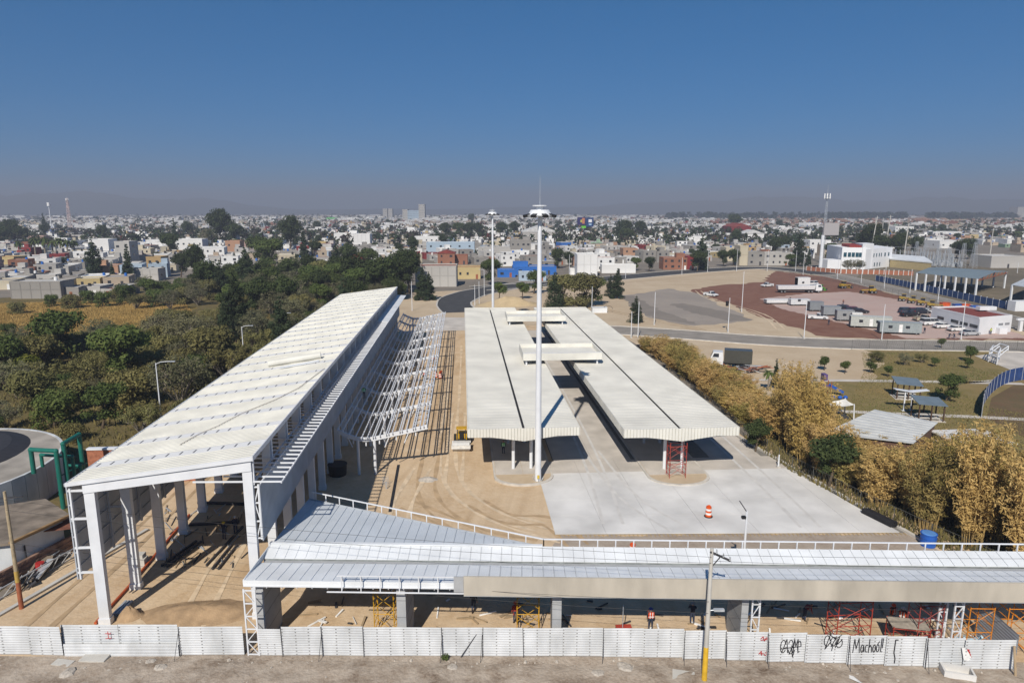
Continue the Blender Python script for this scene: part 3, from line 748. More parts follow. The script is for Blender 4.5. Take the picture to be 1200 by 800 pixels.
# ------------------------------------------------------------------ bare butterfly frame beside the hall
fr = thing('unroofed_canopy', 'unroofed white steel butterfly frame on paired posts beside the hall', 'steel frame', (-10, 74.5, 0))
prof = [(-14.3, 5.35), (-13.3, 4.85), (-12.2, 4.4), (-11.2, 4.28), (-10.2, 4.38), (-8, 4.85), (-6, 5.25), (-4.25, 5.62)]
def zp(x):
    for (xa, za), (xb, zb) in zip(prof, prof[1:]):
        if xa <= x <= xb: return za + (zb - za) * (x - xa) / (xb - xa)
    return prof[-1][1]
YF0, NF, SF = 74.6, 10, 9.75
for k in range(NF):
    y = YF0 + SF * k
    b = MB()
    for (xa, za), (xb, zb) in zip(prof, prof[1:]): b.bar((xa, y, za - .12), (xb, y, zb - .12), .22, .38 if k else .45)
    b.build('cross_beam', white_steel, fr)
    for x in (-12.1, -10.25):
        b = MB(); b.tube((x, y, 0), (x, y, zp(x) - .2), .17, n=12); b.build('post', white_steel, fr)
    for x in (-8.6, -6.4, -13.2):
        b = MB(); b.bar((x, y, zp(x) - .3), (x - (.5 if x > -10 else -.5), y, zp(x) - 1.5), .1); b.build('strut', white_steel, fr)
    for x in (-12.6, -11.2, -9.7, -7.8, -5.6):
        b = MB(); b.bar((x, y + .12, zp(x) - .9), (x, y + .12, zp(x) + .1), .13); b.build('hanger', white_steel, fr)
    if 0 < k:
        for x in (-9.2, -7.2, -5.4): b = MB(); b.bar((x, y - .5, zp(x) - .1), (x + .1, y - 2.2, zp(x) - .9), .08); b.build('fly_brace', white_steel, fr)
xs = [-14.25, -13.75, -13.0, -12.3, -11.6, -11.0, -10.4, -10.15, -9.6, -8.9, -8.65, -8.2, -7.4, -7.15, -6.6, -5.9, -5.65, -5.1, -4.7, -4.3]
for x in xs:
    b = MB(); b.bar((x, YF0 - .4, zp(x) + .14), (x, YF0 + SF * (NF - 1) + .4, zp(x) + .14), .11, .15); b.build('purlin', white_steel, fr)
for (xa, xb) in ((-14.25, -13.75), (-4.7, -4.3), (-5.9, -5.1)):
    b = MB()
    for i in range(88): y = YF0 + i * 1.0; b.bar((xa, y, zp(xa) + .14), (xb, y + (.5 if i % 2 else 0), zp(xb) + .14), .05)
    b.build('lacing', white_steel, fr)

# ------------------------------------------------------------------ masts
def mast(loc, h, label, rod=3.2):
    root = thing('high_mast', label, 'light mast', loc); x, y, z = loc
    b = MB(); b.tube((x, y, 0), (x, y, h * .5), .36, .29, n=16); b.tube((x, y, h * .5), (x, y, h - .4), .29, .2, n=16); b.build('shaft', white_steel, root, smooth=False)
    b = MB(); b.tube((x, y, 0), (x, y, .18), .75, n=16); b.build('base_flange', galv, root)
    for i in range(8):
        an = i * math.pi / 4; b = MB(); b.bar((x + .45 * math.cos(an), y + .45 * math.sin(an), .18), (x + .62 * math.cos(an), y + .62 * math.sin(an), .7), .05); b.build('stiffener', galv, root)
    b = MB(); b.tube((x, y, h - .85), (x, y, h - .3), 1.25, .95, n=20); b.tube((x, y, h - .9), (x, y, h - .84), 1.45, n=20); b.build('head_ring', white_steel, root)
    b = MB(); b.tube((x, y, h + .05), (x, y, h + .16), .78, n=16); b.tube((x, y, h - .3), (x, y, h + .05), .4, n=12); b.build('head_cap', white_steel, root)
    for i in range(8):
        an = i * math.pi / 4 + .25; c, s_ = math.cos(an), math.sin(an)
        b = MB(); b.bar((x + 1.1 * c, y + 1.1 * s_, h - .8), (x + 1.75 * c, y + 1.75 * s_, h - .95), .5, .26); f = b.build('floodlight', black_pl, root)
        b = MB(); b.bar((x + 1.15 * c, y + 1.15 * s_, h - .95), (x + 1.7 * c, y + 1.7 * s_, h - 1.1), .4, .03); b.build('lens', lamp_w, f)
    b = MB(); b.tube((x, y, h + .15), (x, y, h + rod), .035, .012, n=6); b.build('lightning_rod', galv, root)
    b = MB(); b.box(x - .12, x + .12, y - .46, y - .40, .6, 1.0); b.build('hatch', mat('yellow_sign', (.55, .40, .05), .5), root)
    return root
mast((7.95, 70.9, .25), 29.9, 'tall white floodlight mast standing in front of the left platform canopy')
mast((7.5, 172.5, 0), 29.5, 'far white floodlight mast behind the platform canopies', 1.0)
# ------------------------------------------------------------------ corrugated street fence
fence = thing('hoarding_fence', 'white corrugated metal hoarding along the dusty street', 'fence', (0, 41, 0))
fence_m = mat('hoarding_paint', (.46, .475, .485), .6, 0, .8, detail=10, stretch=(1, 1, .5), col2=(.64, .66, .68))
def corr(p, q, z0, z1, name='fence_panel', m=fence_m, ribs=12, amp=.014, lean=0.):
    """sheet with horizontal ribs between ground points p and q"""
    p = Vector((p[0], p[1], 0)); q = Vector((q[0], q[1], 0)); d = (q - p).normalized(); nn = Vector((d.y, -d.x, 0))
    b = MB(); prof = []
    for i in range(ribs):
        a = i / ribs; h = 1 / ribs
        prof += [(a, 0), (a + h * .25, 1), (a + h * .6, 1), (a + h * .8, 0)]
    prof.append((1, 0))
    pts = []
    for f, o in prof:
        z = z0 + (z1 - z0) * f; off = nn * (o * amp + lean * f) + Vector((0, 0, z))
        pts.append((p + off, q + off))
    i0 = len(b.v)
    for a, c in pts: b.v += [tuple(a), tuple(c)]
    for i in range(len(pts) - 1): b.f.append((i0 + 2 * i, i0 + 2 * i + 1, i0 + 2 * i + 3, i0 + 2 * i + 2)); b.m.append(0)
    # thickness: a back sheet
    j0 = len(b.v)
    for a, c in pts: b.v += [tuple(a - nn * .012), tuple(c - nn * .012)]
    for i in range(len(pts) - 1): b.f.append((j0 + 2 * i + 2, j0 + 2 * i + 3, j0 + 2 * i + 1, j0 + 2 * i)); b.m.append(0)
    return b.build(name, m, fence)
brk = [(-42, 767.5, -36), (0, 768, 36), (37, 768, 74), (75, 766, 141), (141, 766.5, 210), (211, 767, 287), (305, 768, 331)]
segs = [(-60, 36, 767, 0), (37, 74, 768, .05), (75, 141, 765.5, 0), (141, 210, 766, -.03), (211, 286, 767.5, .02), (305, 331, 768, .08)]
x = 331
while x < 1185:
    wpx = 46.5 + rnd.uniform(-3, 3); x2 = min(1186, x + wpx)
    if 1186 - x2 < 20: x2 = 1186
    ym = (x + x2) / 2; segs.append((x, x2, 768 + (ym - 331) * .004 if ym < 750 else 769.7 + (ym - 750) * .036, rnd.uniform(-.02, .03))); x = x2
for i, (a, c, yb, ln) in enumerate(segs):
    p = G(a, yb + (-.25 if i % 2 else .25)); q = G(c + .6, yb + rnd.uniform(-.3, .3)); hh = 2.18 + rnd.uniform(-.02, .03)
    if i == 5: hh = 2.05
    pn = corr(p, q, .04 + rnd.uniform(0, .05), hh, lean=ln)
    # vertical fixing strip and rows of screws showing as faint dark ticks
    for f in (.03, .36, .68):
        c0 = p.lerp(q, f); st = MB(); dn = (q - p).normalized(); nn = Vector((dn.y, -dn.x, 0)) * .045
        for r in range(9): z = .22 + r * .232; st.box(c0.x + nn.x - .04, c0.x + nn.x + .04, c0.y + nn.y - .006, c0.y + nn.y + .006, z - .07, z - .02)
        st.build('fixing_row', mat('rust_grey', (.22, .21, .20), .8), pn)
    if i % 2 == 0 or i in (7, 11, 17):
        b = MB(); c0 = p + (q - p).normalized() * .05; b.bar((c0.x, c0.y - .1, 0), (c0.x + rnd.uniform(-.06, .06), c0.y - .06, 2.22), .03); b.build('fence_post', dark_steel, fence)
        if rnd.random() < .7:
            b = MB(); b.tube((c0.x - .15, c0.y - .7, .02), (c0.x, c0.y - .08, 1.7), .018, n=5); b.build('fence_stay', dark_steel, fence)
b = MB()
for _ in range(90):
    p_ = G(rnd.uniform(185, 292), rnd.uniform(596, 668)) + Vector((0, 0, .06)); a_ = rnd.uniform(-.9, .5); L_ = rnd.uniform(.3, 2.2); b.bar(p_, p_ + Vector((math.sin(a_) * L_, math.cos(a_) * L_, rnd.uniform(0, .12))), rnd.uniform(.03, .12), .06, mi=rnd.randrange(3))
tag(b.build('floor_scrap', [dark_steel, mat('scrap_timber', (.32, .24, .15), .9), galv]), 'loose steel offcuts and timber strewn over the hall floor', 'scrap', kind='stuff')
b = MB()
for _ in range(120):
    p_ = S(rnd.uniform(-17, 34), rnd.uniform(43.2, 48)) + Vector((0, 0, .06)); a_ = rnd.uniform(0, 3.1); L_ = rnd.uniform(.2, 1.6); b.bar(p_, p_ + Vector((math.sin(a_) * L_, math.cos(a_) * L_, rnd.uniform(0, .15))), rnd.uniform(.04, .2), .08, mi=rnd.randrange(3))
tag(b.build('floor_scrap', [dark_steel, MATS['scrap_timber'], white_pl]), 'loose boards, bags and offcuts strewn under the gateway canopy', 'scrap', kind='stuff')
# lower loose sheet on the fourth panel, leaning bar
corr(G(76, 769), G(210, 769), .02, .95, 'loose_sheet', fence_m, 4)
b = MB(); b.tube(G(540, 771) + Vector((0, 0, .1)), G(559, 769) + Vector((0, 0, 1.7)), .03, n=6); b.build('leaning_bar', dark_steel, fence)
# grey gate return at the right end
g0 = G(1188, 786); g1 = g0 + Vector((.5, 4.2, 0))
corr(g0, g1, .05, 2.6, 'gate_sheet', grey_sheet, 12)
b = MB(); b.bar(G(1190, 793) + Vector((0, 0, 0)), G(1184, 787) + Vector((0, 0, 1.9)), .14, .06); tag(b.build('leaning_plank', mat('raw_timber', (.36, .27, .17), .9)), 'timber plank propped against the right end of the hoarding', 'plank')

# graffiti strokes and marks lie on the sheets
ink = mat('spray_black', (.015, .015, .02), .6); redink = mat('spray_red', (.45, .03, .03), .6)
def scrawl(px0, px1, py0, py1, strokes, m, r=.022, name='graffiti'):
    """strokes in a unit box, drawn on the fence face between those photo pixels"""
    base = 769.7 + ((px0 + px1) / 2 - 750) * .036 if px0 > 750 else 767.5
    b = MB(); p = G(px0, base); q = G(px1, base); s = mpp((p + q) / 2) * 1.03
    dn = (q - p).normalized(); nn = Vector((dn.y, -dn.x, 0)) * .075
    zt = (base - py0) * s * 1.13; zb = (base - py1) * s * 1.13
    for st in strokes:
        pts = [p.lerp(q, u) + nn + Vector((0, 0, zb + (zt - zb) * v)) for u, v in st]
        for a, c in zip(pts, pts[1:]): b.bar(a, c, .012, r * 2, up=(0, 0, 1)) if abs((c - a).normalized().z) < .9 else b.bar(a, c, r * 2, .012, up=nn.normalized())
    return b.build(name, m, fence)
def arc(cx, cy, rx, ry, a0, a1, n=8): return [(cx + rx * math.cos(R(a0 + (a1 - a0) * i / n)), cy + ry * math.sin(R(a0 + (a1 - a0) * i / n))) for i in range(n + 1)]
mach = [[(0, .05), (.03, .95), (.10, .3), (.17, 1), (.22, .05)], arc(.30, .32, .045, .25, 60, 400), [(.345, .55), (.37, .1)], arc(.45, .33, .045, .24, 50, 310),
        [(.52, .05), (.53, .95)], [(.53, .4), (.57, .55), (.61, .4), (.62, .08)], arc(.70, .33, .045, .25, 0, 360), arc(.82, .35, .045, .25, 0, 360), [(.80, .6), (.86, .8)], [(.92, .1), (.93, 1.0)], [(.97, .35), (.98, 1.0)], [(.96, .1), (.97, .16)]]
scrawl(997, 1032, 748, 765, mach, ink)
t1 = [arc(.15, .5, .13, .4, 20, 330), [(.1, .1), (.3, .95), (.38, .1)], [(.2, .4), (.36, .45)], arc(.5, .65, .1, .25, -90, 180), arc(.52, .3, .12, .25, -180, 90), [(.62, .1), (.66, .95), (.74, .5), (.82, .95), (.86, .1)], arc(.9, .5, .08, .35, 0, 300), [(.05, .35), (.95, .5)], [(.45, 0), (.55, .4), (.62, -.15), (.7, .3)]]
scrawl(912, 937, 748, 766, t1, ink)
t2 = [arc(.18, .6, .15, .35, 0, 340), [(.3, .95), (.1, .05), (.35, .5)], arc(.5, .55, .14, .3, 30, 360), [(.4, .2), (.65, .9)], [(.62, .15), (.8, .9), (.7, .35), (.95, .7)], arc(.8, .45, .16, .3, 90, 420), [(.2, 1.1), (.6, .7), (.9, 1.0)], [(.45, -.05), (.5, .35)]]
scrawl(962, 985, 744, 761, t2, ink)
scrawl(1045, 1049, 750, 776, [[(0, 1), (.9, 1)], [(.1, 1), (0, .45), (.5, .2), (.45, 0)]], ink, .03)
scrawl(127, 134, 740, 748, [[(.5, 1), (.5, 0)], [(0, .7), (1, .7)], [(0, 0), (1, .1)]], redink)
scrawl(889, 898, 746, 751, [[(0, .5), (.3, 1), (.5, 0), (.7, .8), (1, .5)], [(0, .2), (1, .4)]], redink)
scrawl(888, 902, 762, 767, [[(0, .3), (.2, 1), (.25, 0)], [(.1, .4), (.4, .4)], arc(.55, .4, .1, .35, 90, -180), arc(.85, .5, .1, .4, 0, 360)], redink)
scrawl(620, 645, 740, 746, [[(0, 0), (.1, .8), (.2, 0)], [(.3, 0), (.32, .9)], [(.45, .9), (.45, 0), (.6, 0)], [(.7, 0), (.8, .9), (.95, 0)]], white_pl)
# torn banner scraps
b = MB(); p = G(1122, 783) + Vector((0, -.12, 1.6))
b.face([p, p + Vector((.5, 0, .05)), p + Vector((.55, -.05, -.5)), p + Vector((.9, -.02, -.9)), p + Vector((.75, -.02, -1.0)), p + Vector((.2, -.06, -.85))]); b.face([p + Vector((.3, -.02, -.05)), p + Vector((.5, -.03, -.08)), p + Vector((.8, -.04, -.8)), p + Vector((.6, -.05, -.5))], 1)
tag(b.build('torn_banner', [white_pl, redink]), 'torn white and red banner scrap hanging on the hoarding', 'banner')
b = MB(); p = G(986, 789) + Vector((0, 0, .08)); b.face([p, p + Vector((.5, -.5, .1)), p + Vector((.9, -1.6, .04)), p + Vector((.45, -1.3, .22)), p + Vector((.1, -.5, .05))])
tag(b.build('plastic_scrap', white_pl), 'white plastic scrap lying on the street earth', 'scrap')
# rubble and slabs on the street side
def rock(c, r, seed, flat=.6):
    q = random.Random(seed); b = MB(); b.ellip((0, 0, 0), 1, 1, 1, 7, 4)
    b.v = [(v[0] * r * q.uniform(.75, 1.2), v[1] * r * q.uniform(.75, 1.2), v[2] * r * flat * q.uniform(.8, 1.15)) for v in b.v]
    return b
def slabthing(name, px, py, wx, wy, h, rot, m, label, cat):
    p = G(px, py); b = MB(); b.box(-wx / 2, wx / 2, -wy / 2, wy / 2, 0, h); o = b.build(name, m); o.location = (p.x, p.y, .03); o.rotation_euler = (R(2), 0, rot); tag(o, label, cat)
slabthing('concrete_slab', 112, 772, 1.7, .9, .16, -.1, concrete, 'flat concrete slab on the earth below the left hoarding', 'slab')
slabthing('concrete_slab', 74, 778, 1.3, .6, .12, -.25, concrete, 'broken pale slab lying left of the flat concrete slab', 'slab')
slabthing('manhole_cover', 801, 795, 1.4, 1.3, .1, -.3, concrete, 'square concrete manhole surround beside the yellow-footed pole', 'manhole')
p = G(1125, 792); b = MB()
for (x0, x1, y0, y1) in ((-.9, .9, -.5, -.38), (-.9, .9, .38, .5), (-.9, -.78, -.38, .38), (.78, .9, -.38, .38)): b.box(x0, x1, y0, y1, 0, .5)
b.box(-.78, .78, -.38, .38, 0, .08); o = b.build('concrete_trough', conc_white); o.location = (p.x - .2, p.y, .03); o.rotation_euler = (0, 0, -.35); tag(o, 'small white open concrete trough below the hoarding', 'trough')
rk = rnd
stone_m = [rock((0, 0, 0), 1, s).mesh('stone', rock_m) for s in range(5)]
rubble = tag(put('rubble', None), 'scattered stones and broken concrete along the foot of the hoarding', 'rubble', kind='stuff')
bb = MB()
for i in range(420):
    px = rk.uniform(-10, 1210); off = abs(rk.gauss(0, 12)); py = (770 if px < 750 else 770 + (px - 750) * .036) + 2 + off + rk.uniform(0, 3)
    if rk.random() < .25: py = rk.uniform(772, 805)
    p = G(px, py); r = rk.choice((.03, .04, .05, .06, .09, .14)) * rk.uniform(.7, 1.3)
    i0 = len(bb.v)
    q = [Vector((math.cos(a) * r * rk.uniform(.7, 1.2), math.sin(a) * r * rk.uniform(.7, 1.2), 0)) for a in (0, 1.25, 2.5, 3.8, 5.)]
    bb.v += [tuple(p + v + Vector((0, 0, .02))) for v in q] + [tuple(p + v * .55 + Vector((0, 0, .03 + r * .7))) for v in q]
    for k in range(5): j = (k + 1) % 5; bb.f.append((i0 + k, i0 + j, i0 + 5 + j, i0 + 5 + k)); bb.m.append(0)
    bb.f.append(tuple(i0 + 5 + k for k in range(5))); bb.m.append(0)
bpy.data.objects.remove(rubble)
tag(bb.build('rubble', rock_m), 'scattered stones and broken concrete along the foot of the hoarding', 'rubble', kind='stuff')
for i, (px, py, r, lab) in enumerate([(188, 783, .38, 'pale broken concrete lump below the red marks on the hoarding'), (80, 790, .5, 'largest flat boulder left of the concrete slab'), (530, 783, .35, 'rough stone lying near the leaning bar on the hoarding'), (176, 776, .28, 'grey stone lump right of the flat concrete slab'), (733, 783, .5, 'upright pale concrete chunk left of the yellow-footed pole'), (700, 790, .4, 'flat grey stone left of the upright concrete chunk')]):
    o = put('broken_stone', stone_m[i % 5], None, G(px, py) + Vector((0, 0, .08))); o.scale = (r * 1.3, r, r * .8); o.rotation_euler = (0, 0, i * 1.3); tag(o, lab, 'stone')
# heaps of earth inside the fence
def heap(px, py, rx, ry, h, label, m=soil_m, seed=1):
    q = random.Random(seed); p = G(px, py); b = MB(); nr, na = 7, 20; b.v.append((0, 0, h))
    for i in range(1, nr + 1):
        f = i / nr
        for k in range(na):
            a = 2 * math.pi * k / na; rr = f * (1 + q.uniform(-.08, .08)); b.v.append((rx * rr * math.cos(a), ry * rr * math.sin(a), h * (math.cos(f * math.pi) * .5 + .5) * q.uniform(.85, 1.12) - (.05 if i == nr else 0)))
    for k in range(na): b.f.append((0, 1 + k, 1 + (k + 1) % na)); b.m.append(0)
    for i in range(nr - 1):
        for k in range(na): j = (k + 1) % na; b.f.append((1 + i * na + k, 1 + (i + 1) * na + k, 1 + (i + 1) * na + j, 1 + i * na + j)); b.m.append(0)
    o = b.build('earth_heap', m, smooth=True); o.location = (p.x, p.y, .02); tag(o, label, 'earth heap')
heap(235, 718, 5.0, 2.0, .55, 'long low earth heap behind the left hoarding in the hall mouth', seed=2)
heap(152, 722, 1.1, .9, .8, 'small earth cone at the foot of the front left hall column', seed=3)
heap(597, 357, 11, 7, 2.6, 'pale sand heap beyond the far end of the platform canopies', mat('pale_sand', (.48, .37, .22), .95, .1, .5, bump=.3), 4)
heap(501, 562, 1.3, .9, .35, 'small spoil mound on the earth between hall and platforms', rock_m, 5)

# ------------------------------------------------------------------ street poles and cables
def pole(loc, h, label, foot, m=concrete, r=.17):
    root = thing('utility_pole', label, 'pole', loc); x, y, _ = loc
    b = MB(); b.tube((x, y, 0), (x, y, h), r, r * .62, n=12); b.build('shaft', m, root)
    b = MB(); b.tube((x, y, 0), (x, y, foot[0]), r * 1.03, r * (1.03 - .38 * foot[0] / h), n=12); b.build('painted_foot', foot[1], root)
    return root
yel = mat('yellow_paint', (.62, .38, .03), .6, .15, 2); rust_p = mat('rust_paint', (.30, .10, .05), .8, .2, 2)
PX, PY = 15.0, 37.75
up = pole((PX, PY, 0), 9.2, 'concrete street pole with yellow foot standing before the hoarding', (2.5, yel))
b = MB(); b.bar((PX - .1, PY - .05, 9.0), (PX + 1.25, PY + .15, 8.25), .12, .12); ca = b.build('cross_arm', dark_steel, up)
for f in (.25, .6, .95): b = MB(); b.tube((PX + 1.25 * f, PY, 9.0 - .75 * f + .05), (PX + 1.25 * f, PY, 9.0 - .75 * f + .28), .06, .04, n=8); b.build('insulator', galv, ca)
b = MB(); b.bar((PX, PY, 7.9), (PX + .55, PY + .05, 8.55), .05); b.build('arm_brace', dark_steel, up)
b = MB(); b.tube((PX, PY, 5.0), (PX + .35, PY - .1, 5.1), .03, n=6); b.bar((PX + .3, PY - .1, 5.1), (PX + .95, PY - .15, 5.1), .2, .14); b.build('street_light', galv, up)
LPX, LPY = -33.6, 49.4
lp = pole((LPX, LPY, 0), 9.4, 'leaning-looking timber pole with rust-red foot beside the shacks', (2.2, rust_p), mat('pole_timber', (.36, .29, .19), .9, .2, 3), .16)
b = MB(); b.bar((LPX - 1.1, LPY - .2, 8.9), (LPX + 1.1, LPY + .2, 8.9), .1, .1); b.build('cross_arm', dark_steel, lp)
b = MB(); b.tube((LPX, LPY, 2.2), (LPX, LPY, 3.1), .158, .15, n=12); b.build('yellow_band', mat('faded_yellow', (.40, .27, .07), .8, .2, 2), lp)
wire_m = mat('cable_black', (.03, .03, .03), .6)
def cable(p, q, sag, label):
    p = Vector(p); q = Vector(q); n = 14; pts = []
    for i in range(n + 1):
        f = i / n; c = p.lerp(q, f); c.z -= sag * 4 * f * (1 - f); pts.append(c)
    b = MB(); b.path(pts, .011, 5); tag(b.build('overhead_cable', wire_m), label, 'cable', 'cables strung between the street poles')
for i, (za, zb, sg, nm) in enumerate([(8.8, 8.7, .5, 'topmost'), (8.0, 8.3, .6, 'second highest'), (5.4, 5.7, .7, 'third highest'), (4.9, 4.9, .6, 'lowest')]):
    cable((LPX, LPY - .1, za), (PX - .05, PY - .15, zb), sg, nm + ' thin black cable between the two street poles')
for i, (za, dy, zb, sg, nm) in enumerate([(8.8, 0, 8.8, .3, 'topmost'), (8.4, .1, 8.2, .5, 'second highest'), (5.6, 0, 5.6, .7, 'third highest'), (4.6, 0, 4.9, .5, 'lowest')]):
    cable((PX + .1, PY - .1, za), (62, 34.5 + dy, zb), sg, nm + ' thin black cable running right from the yellow-footed pole')
cable((LPX, LPY, 8.6), (-62, 55, 8.2), .6, 'thin black cable running left from the timber pole')

# lamp / camera post behind the gateway roof
root = thing('camera_post', 'slim white post with angled camera arm behind the gateway railing', 'camera post', (21.5, 47.6, 0))
b = MB(); b.tube((21.5, 47.6, 0), (21.5, 47.6, 6.9), .09, n=8); b.build('shaft', white_steel, root)
b = MB(); b.tube((21.5, 47.6, 6.8), (20.85, 47.6, 7.75), .04, n=6); b.build('arm', dark_steel, root)
b = MB(); b.box(21.1, 21.4, 47.45, 47.7, 6.3, 6.5); b.build('camera_body', black_pl, root)

# ------------------------------------------------------------------ compound on the far left: round tank, pipes, shacks
tk = thing('water_tank', 'round whitewashed concrete tank with dark cover beside the green pipes', 'water tank', (-56.4, 70.5, 0))
b = MB(); n = 56; C = Vector((-56.4, 70.5, 0))
tank_wall = mat('tank_whitewash', (.50, .52, .53), .85, .22, .5, detail=7, stretch=(1, 1, .4))
for k in range(n):
    a0, a1 = 2 * math.pi * k / n, 2 * math.pi * (k + 1) / n - .004
    ring = MB(); pts = [(C.x + r * math.cos(a), C.y + r * math.sin(a)) for r, a in ((12.9, a0), (12.9, a1), (12.6, a1), (12.6, a0))]
    b.prism([pts[3], pts[0], pts[1], pts[2]], 0, 3.7)
b.build('tank_wall', tank_wall, tk)
b = MB(); b.prism([(C.x + 12.6 * math.cos(2 * math.pi * k / 40), C.y + 12.6 * math.sin(2 * math.pi * k / 40)) for k in range(40)], 3.3, 3.66); b.build('tank_roof', mat('tank_cement', (.33, .30, .26), .95, .3, .3), tk)
b = MB(); b.tube((C.x - 1, C.y + 3, 3.66), (C.x - 1, C.y + 3, 4.2), 9.2, 7.5, n=40); b.build('cover', mat('tank_cover', (.035, .035, .04), .7), tk)
green_p = mat('green_pipe', (.012, .13, .10), .45, .1, 2)
pp = thing('pipe_stack', 'tall green water pipes bending over the rim of the round tank', 'pipes', (-40.6, 69, 0))
def pipe(pts, r): b = MB(); b.path(pts, r, 12); [b.ellip(p, r * 1.12, r * 1.12, r * 1.12, 10, 6) for p in pts[1:-1]]; b.build('pipe', green_p, pp)
pipe([(-40.55, 67.6, 0), (-40.55, 67.6, 6.1), (-43.3, 68.2, 6.1), (-43.3, 68.2, 3.6)], .22)
pipe([(-40.2, 68.3, 0), (-40.2, 68.3, 6.6), (-40.2, 71.2, 6.6), (-40.2, 71.2, 1.6)], .22)
pipe([(-40.0, 69.2, 0), (-40.0, 69.2, 4.9), (-43.5, 70.0, 4.9), (-43.5, 70.0, 3.6)], .17)
pipe([(-39.8, 70.1, 0), (-39.8, 70.1, 3.6), (-41.6, 70.4, 3.6)], .17)
for z in (1.6, 3.4): b = MB(); b.bar((-40.7, 67.4, z), (-39.8, 71.3, z), .1, .1); b.build('bracket', green_p, pp)
# orange-roofed shed behind
os_ = thing('brick_shed', 'low brick-red wall with white coping behind the hall eave', 'wall', (-35, 75, 0))
b = MB(); b.box(-41.2, -29.3, 74, 74.4, 0, 3.9); b.build('wall', brick_m, os_)
b = MB(); b.box(-41.2, -29.3, 73.9, 74.5, 3.9, 4.08); b.build('coping', white_steel, os_)
sh = thing('shack', 'white-walled shack with flat brown roof below the round tank', 'shack', (-38, 57, 0))
b = MB(); P = [(-41.6, 59.5), (-35.2, 56.6), (-35.0, 57.6), (-38.8, 63), (-44, 62)]; P = [(-42.5, 52.5), (-36.6, 53.6), (-34.6, 58.6), (-38.9, 62.4), (-43.5, 60.5)]
b.prism(P, 3.1, 3.3); b.build('roof', mat('shack_roof', (.20, .165, .13), .95, .35, .8, detail=8), sh)
b = MB(); b.prism([(-42.3, 52.9), (-36.9, 54.0), (-35.2, 58.3), (-39, 62), (-43.2, 60.2)], 0, 3.1); b.build('wall', tank_wall, sh)
b = MB(); b.box(-36.9, -36.2, 54.6, 55.6, 1.2, 2.6); 
b = MB(); b.hexa(((-37.8, 56.6, 2.75), (-33.9, 57.9, 2.55), (-35.0, 60.3, 2.75), (-38.5, 59.5, 2.9)), ((-37.8, 56.6, 2.8), (-33.9, 57.9, 2.6), (-35.0, 60.3, 2.8), (-38.5, 59.5, 2.95))); b.shift((1.2, -.2, 0)); b.build('rusty_awning', mat('rust_sheet', (.18, .075, .05), .85, .3, 2), sh)
b = MB(); b.box(-36.62, -36.5, 55.0, 57.6, .1, 2.3); b.bar((-36.4, 54.9, 0), (-36.4, 54.9, 2.4), .1); b.build('doorway', slot, sh)
b = MB(); b.bar((-36.5, 53.4, 3.38), (-34.5, 58.6, 3.38), .25, .16); b.build('roof_edge', mat('ochre_edge', (.27, .17, .08), .9, .2, 2), sh)
b = MB()
for i in range(26): b.bar(Vector((rnd.uniform(-36, -34.6), rnd.uniform(51.5, 57.5), rnd.uniform(0, .5))), Vector((rnd.uniform(-36, -34.4), rnd.uniform(51.5, 58), rnd.uniform(.1, .9))), rnd.uniform(.1, .5), .12, mi=i % 3)
tag(b.build('junk_heap', [dark_steel, mat('junk_timber', (.20, .16, .12), .9), galv]), 'dark heap of junk between the white shack and the brick wall', 'junk', kind='stuff')
rw = thing('rubble_wall', 'rough brick boundary wall running beside the lattice girder', 'wall', (-36, 56, 0))
bm_ = MB()
for i in range(34):
    for j in range(7):
        f0 = i / 34; x0 = -37.6 + f0 * 4.6; y0 = 50.6 + f0 * 13
        o = (j % 2) * .18; bl = MB(); dx, dy = 4.6 / 34, 13 / 34
        bm_.hexa(((x0 - .15, y0 + o, j * .2), (x0 + .15 + rnd.uniform(0, .05), y0 + o, j * .2), (x0 + dx + .15, y0 + dy * .96 + o, j * .2), (x0 + dx - .15, y0 + dy * .96 + o, j * .2)), ((x0 - .15, y0 + o, j * .2 + .185), (x0 + .15, y0 + o, j * .2 + .185), (x0 + dx + .15, y0 + dy * .96 + o, j * .2 + .185), (x0 + dx - .15, y0 + dy * .96 + o, j * .2 + .185)))
bm_.build('brick', mat('dusty_brick', (.24, .15, .11), .95, .35, 1.5), rw); bpy.data.objects['brick']['kind'] = 'stuff'
b = MB()
for s in (0, 1.1): b.bar((-36.2 + s * .6, 50.2, .1 + s), (-32.2 + s * .6, 62.4, .1 + s), .08)
for i in range(15):
    f = i / 15; x0, y0 = -36.2 + 4 * f, 50.2 + 12.2 * f; b.bar((x0, y0, .1), (x0 + .66 + (.13 if i % 2 else -.13), y0 + .4, 1.2), .05)
tag(b.build('lattice_girder', galv), 'thin lattice girder propped along the brick wall beside the hall', 'girder')
b = MB(); b.tube((-35.2, 54.6, 0), (-35.2, 54.6, 1.0), .33, n=14); b.tube((-35.2, 54.6, .3), (-35.2, 54.6, .34), .36, n=14); b.tube((-35.2, 54.6, .66), (-35.2, 54.6, .7), .36, n=14); tag(b.build('red_drum', mat('red_drum', (.36, .03, .03), .5)), 'red steel drum standing beside the lattice girder', 'drum')
b = MB(); b.bar((-35, 47.5, .1), (-32.3, 55, .15), .35, .12); b.bar((-32.3, 55, .15), (-29.9, 62, .15), .35, .12); tag(b.build('kerb_line', concrete), 'narrow concrete kerb running back between hall and brick wall', 'kerb')

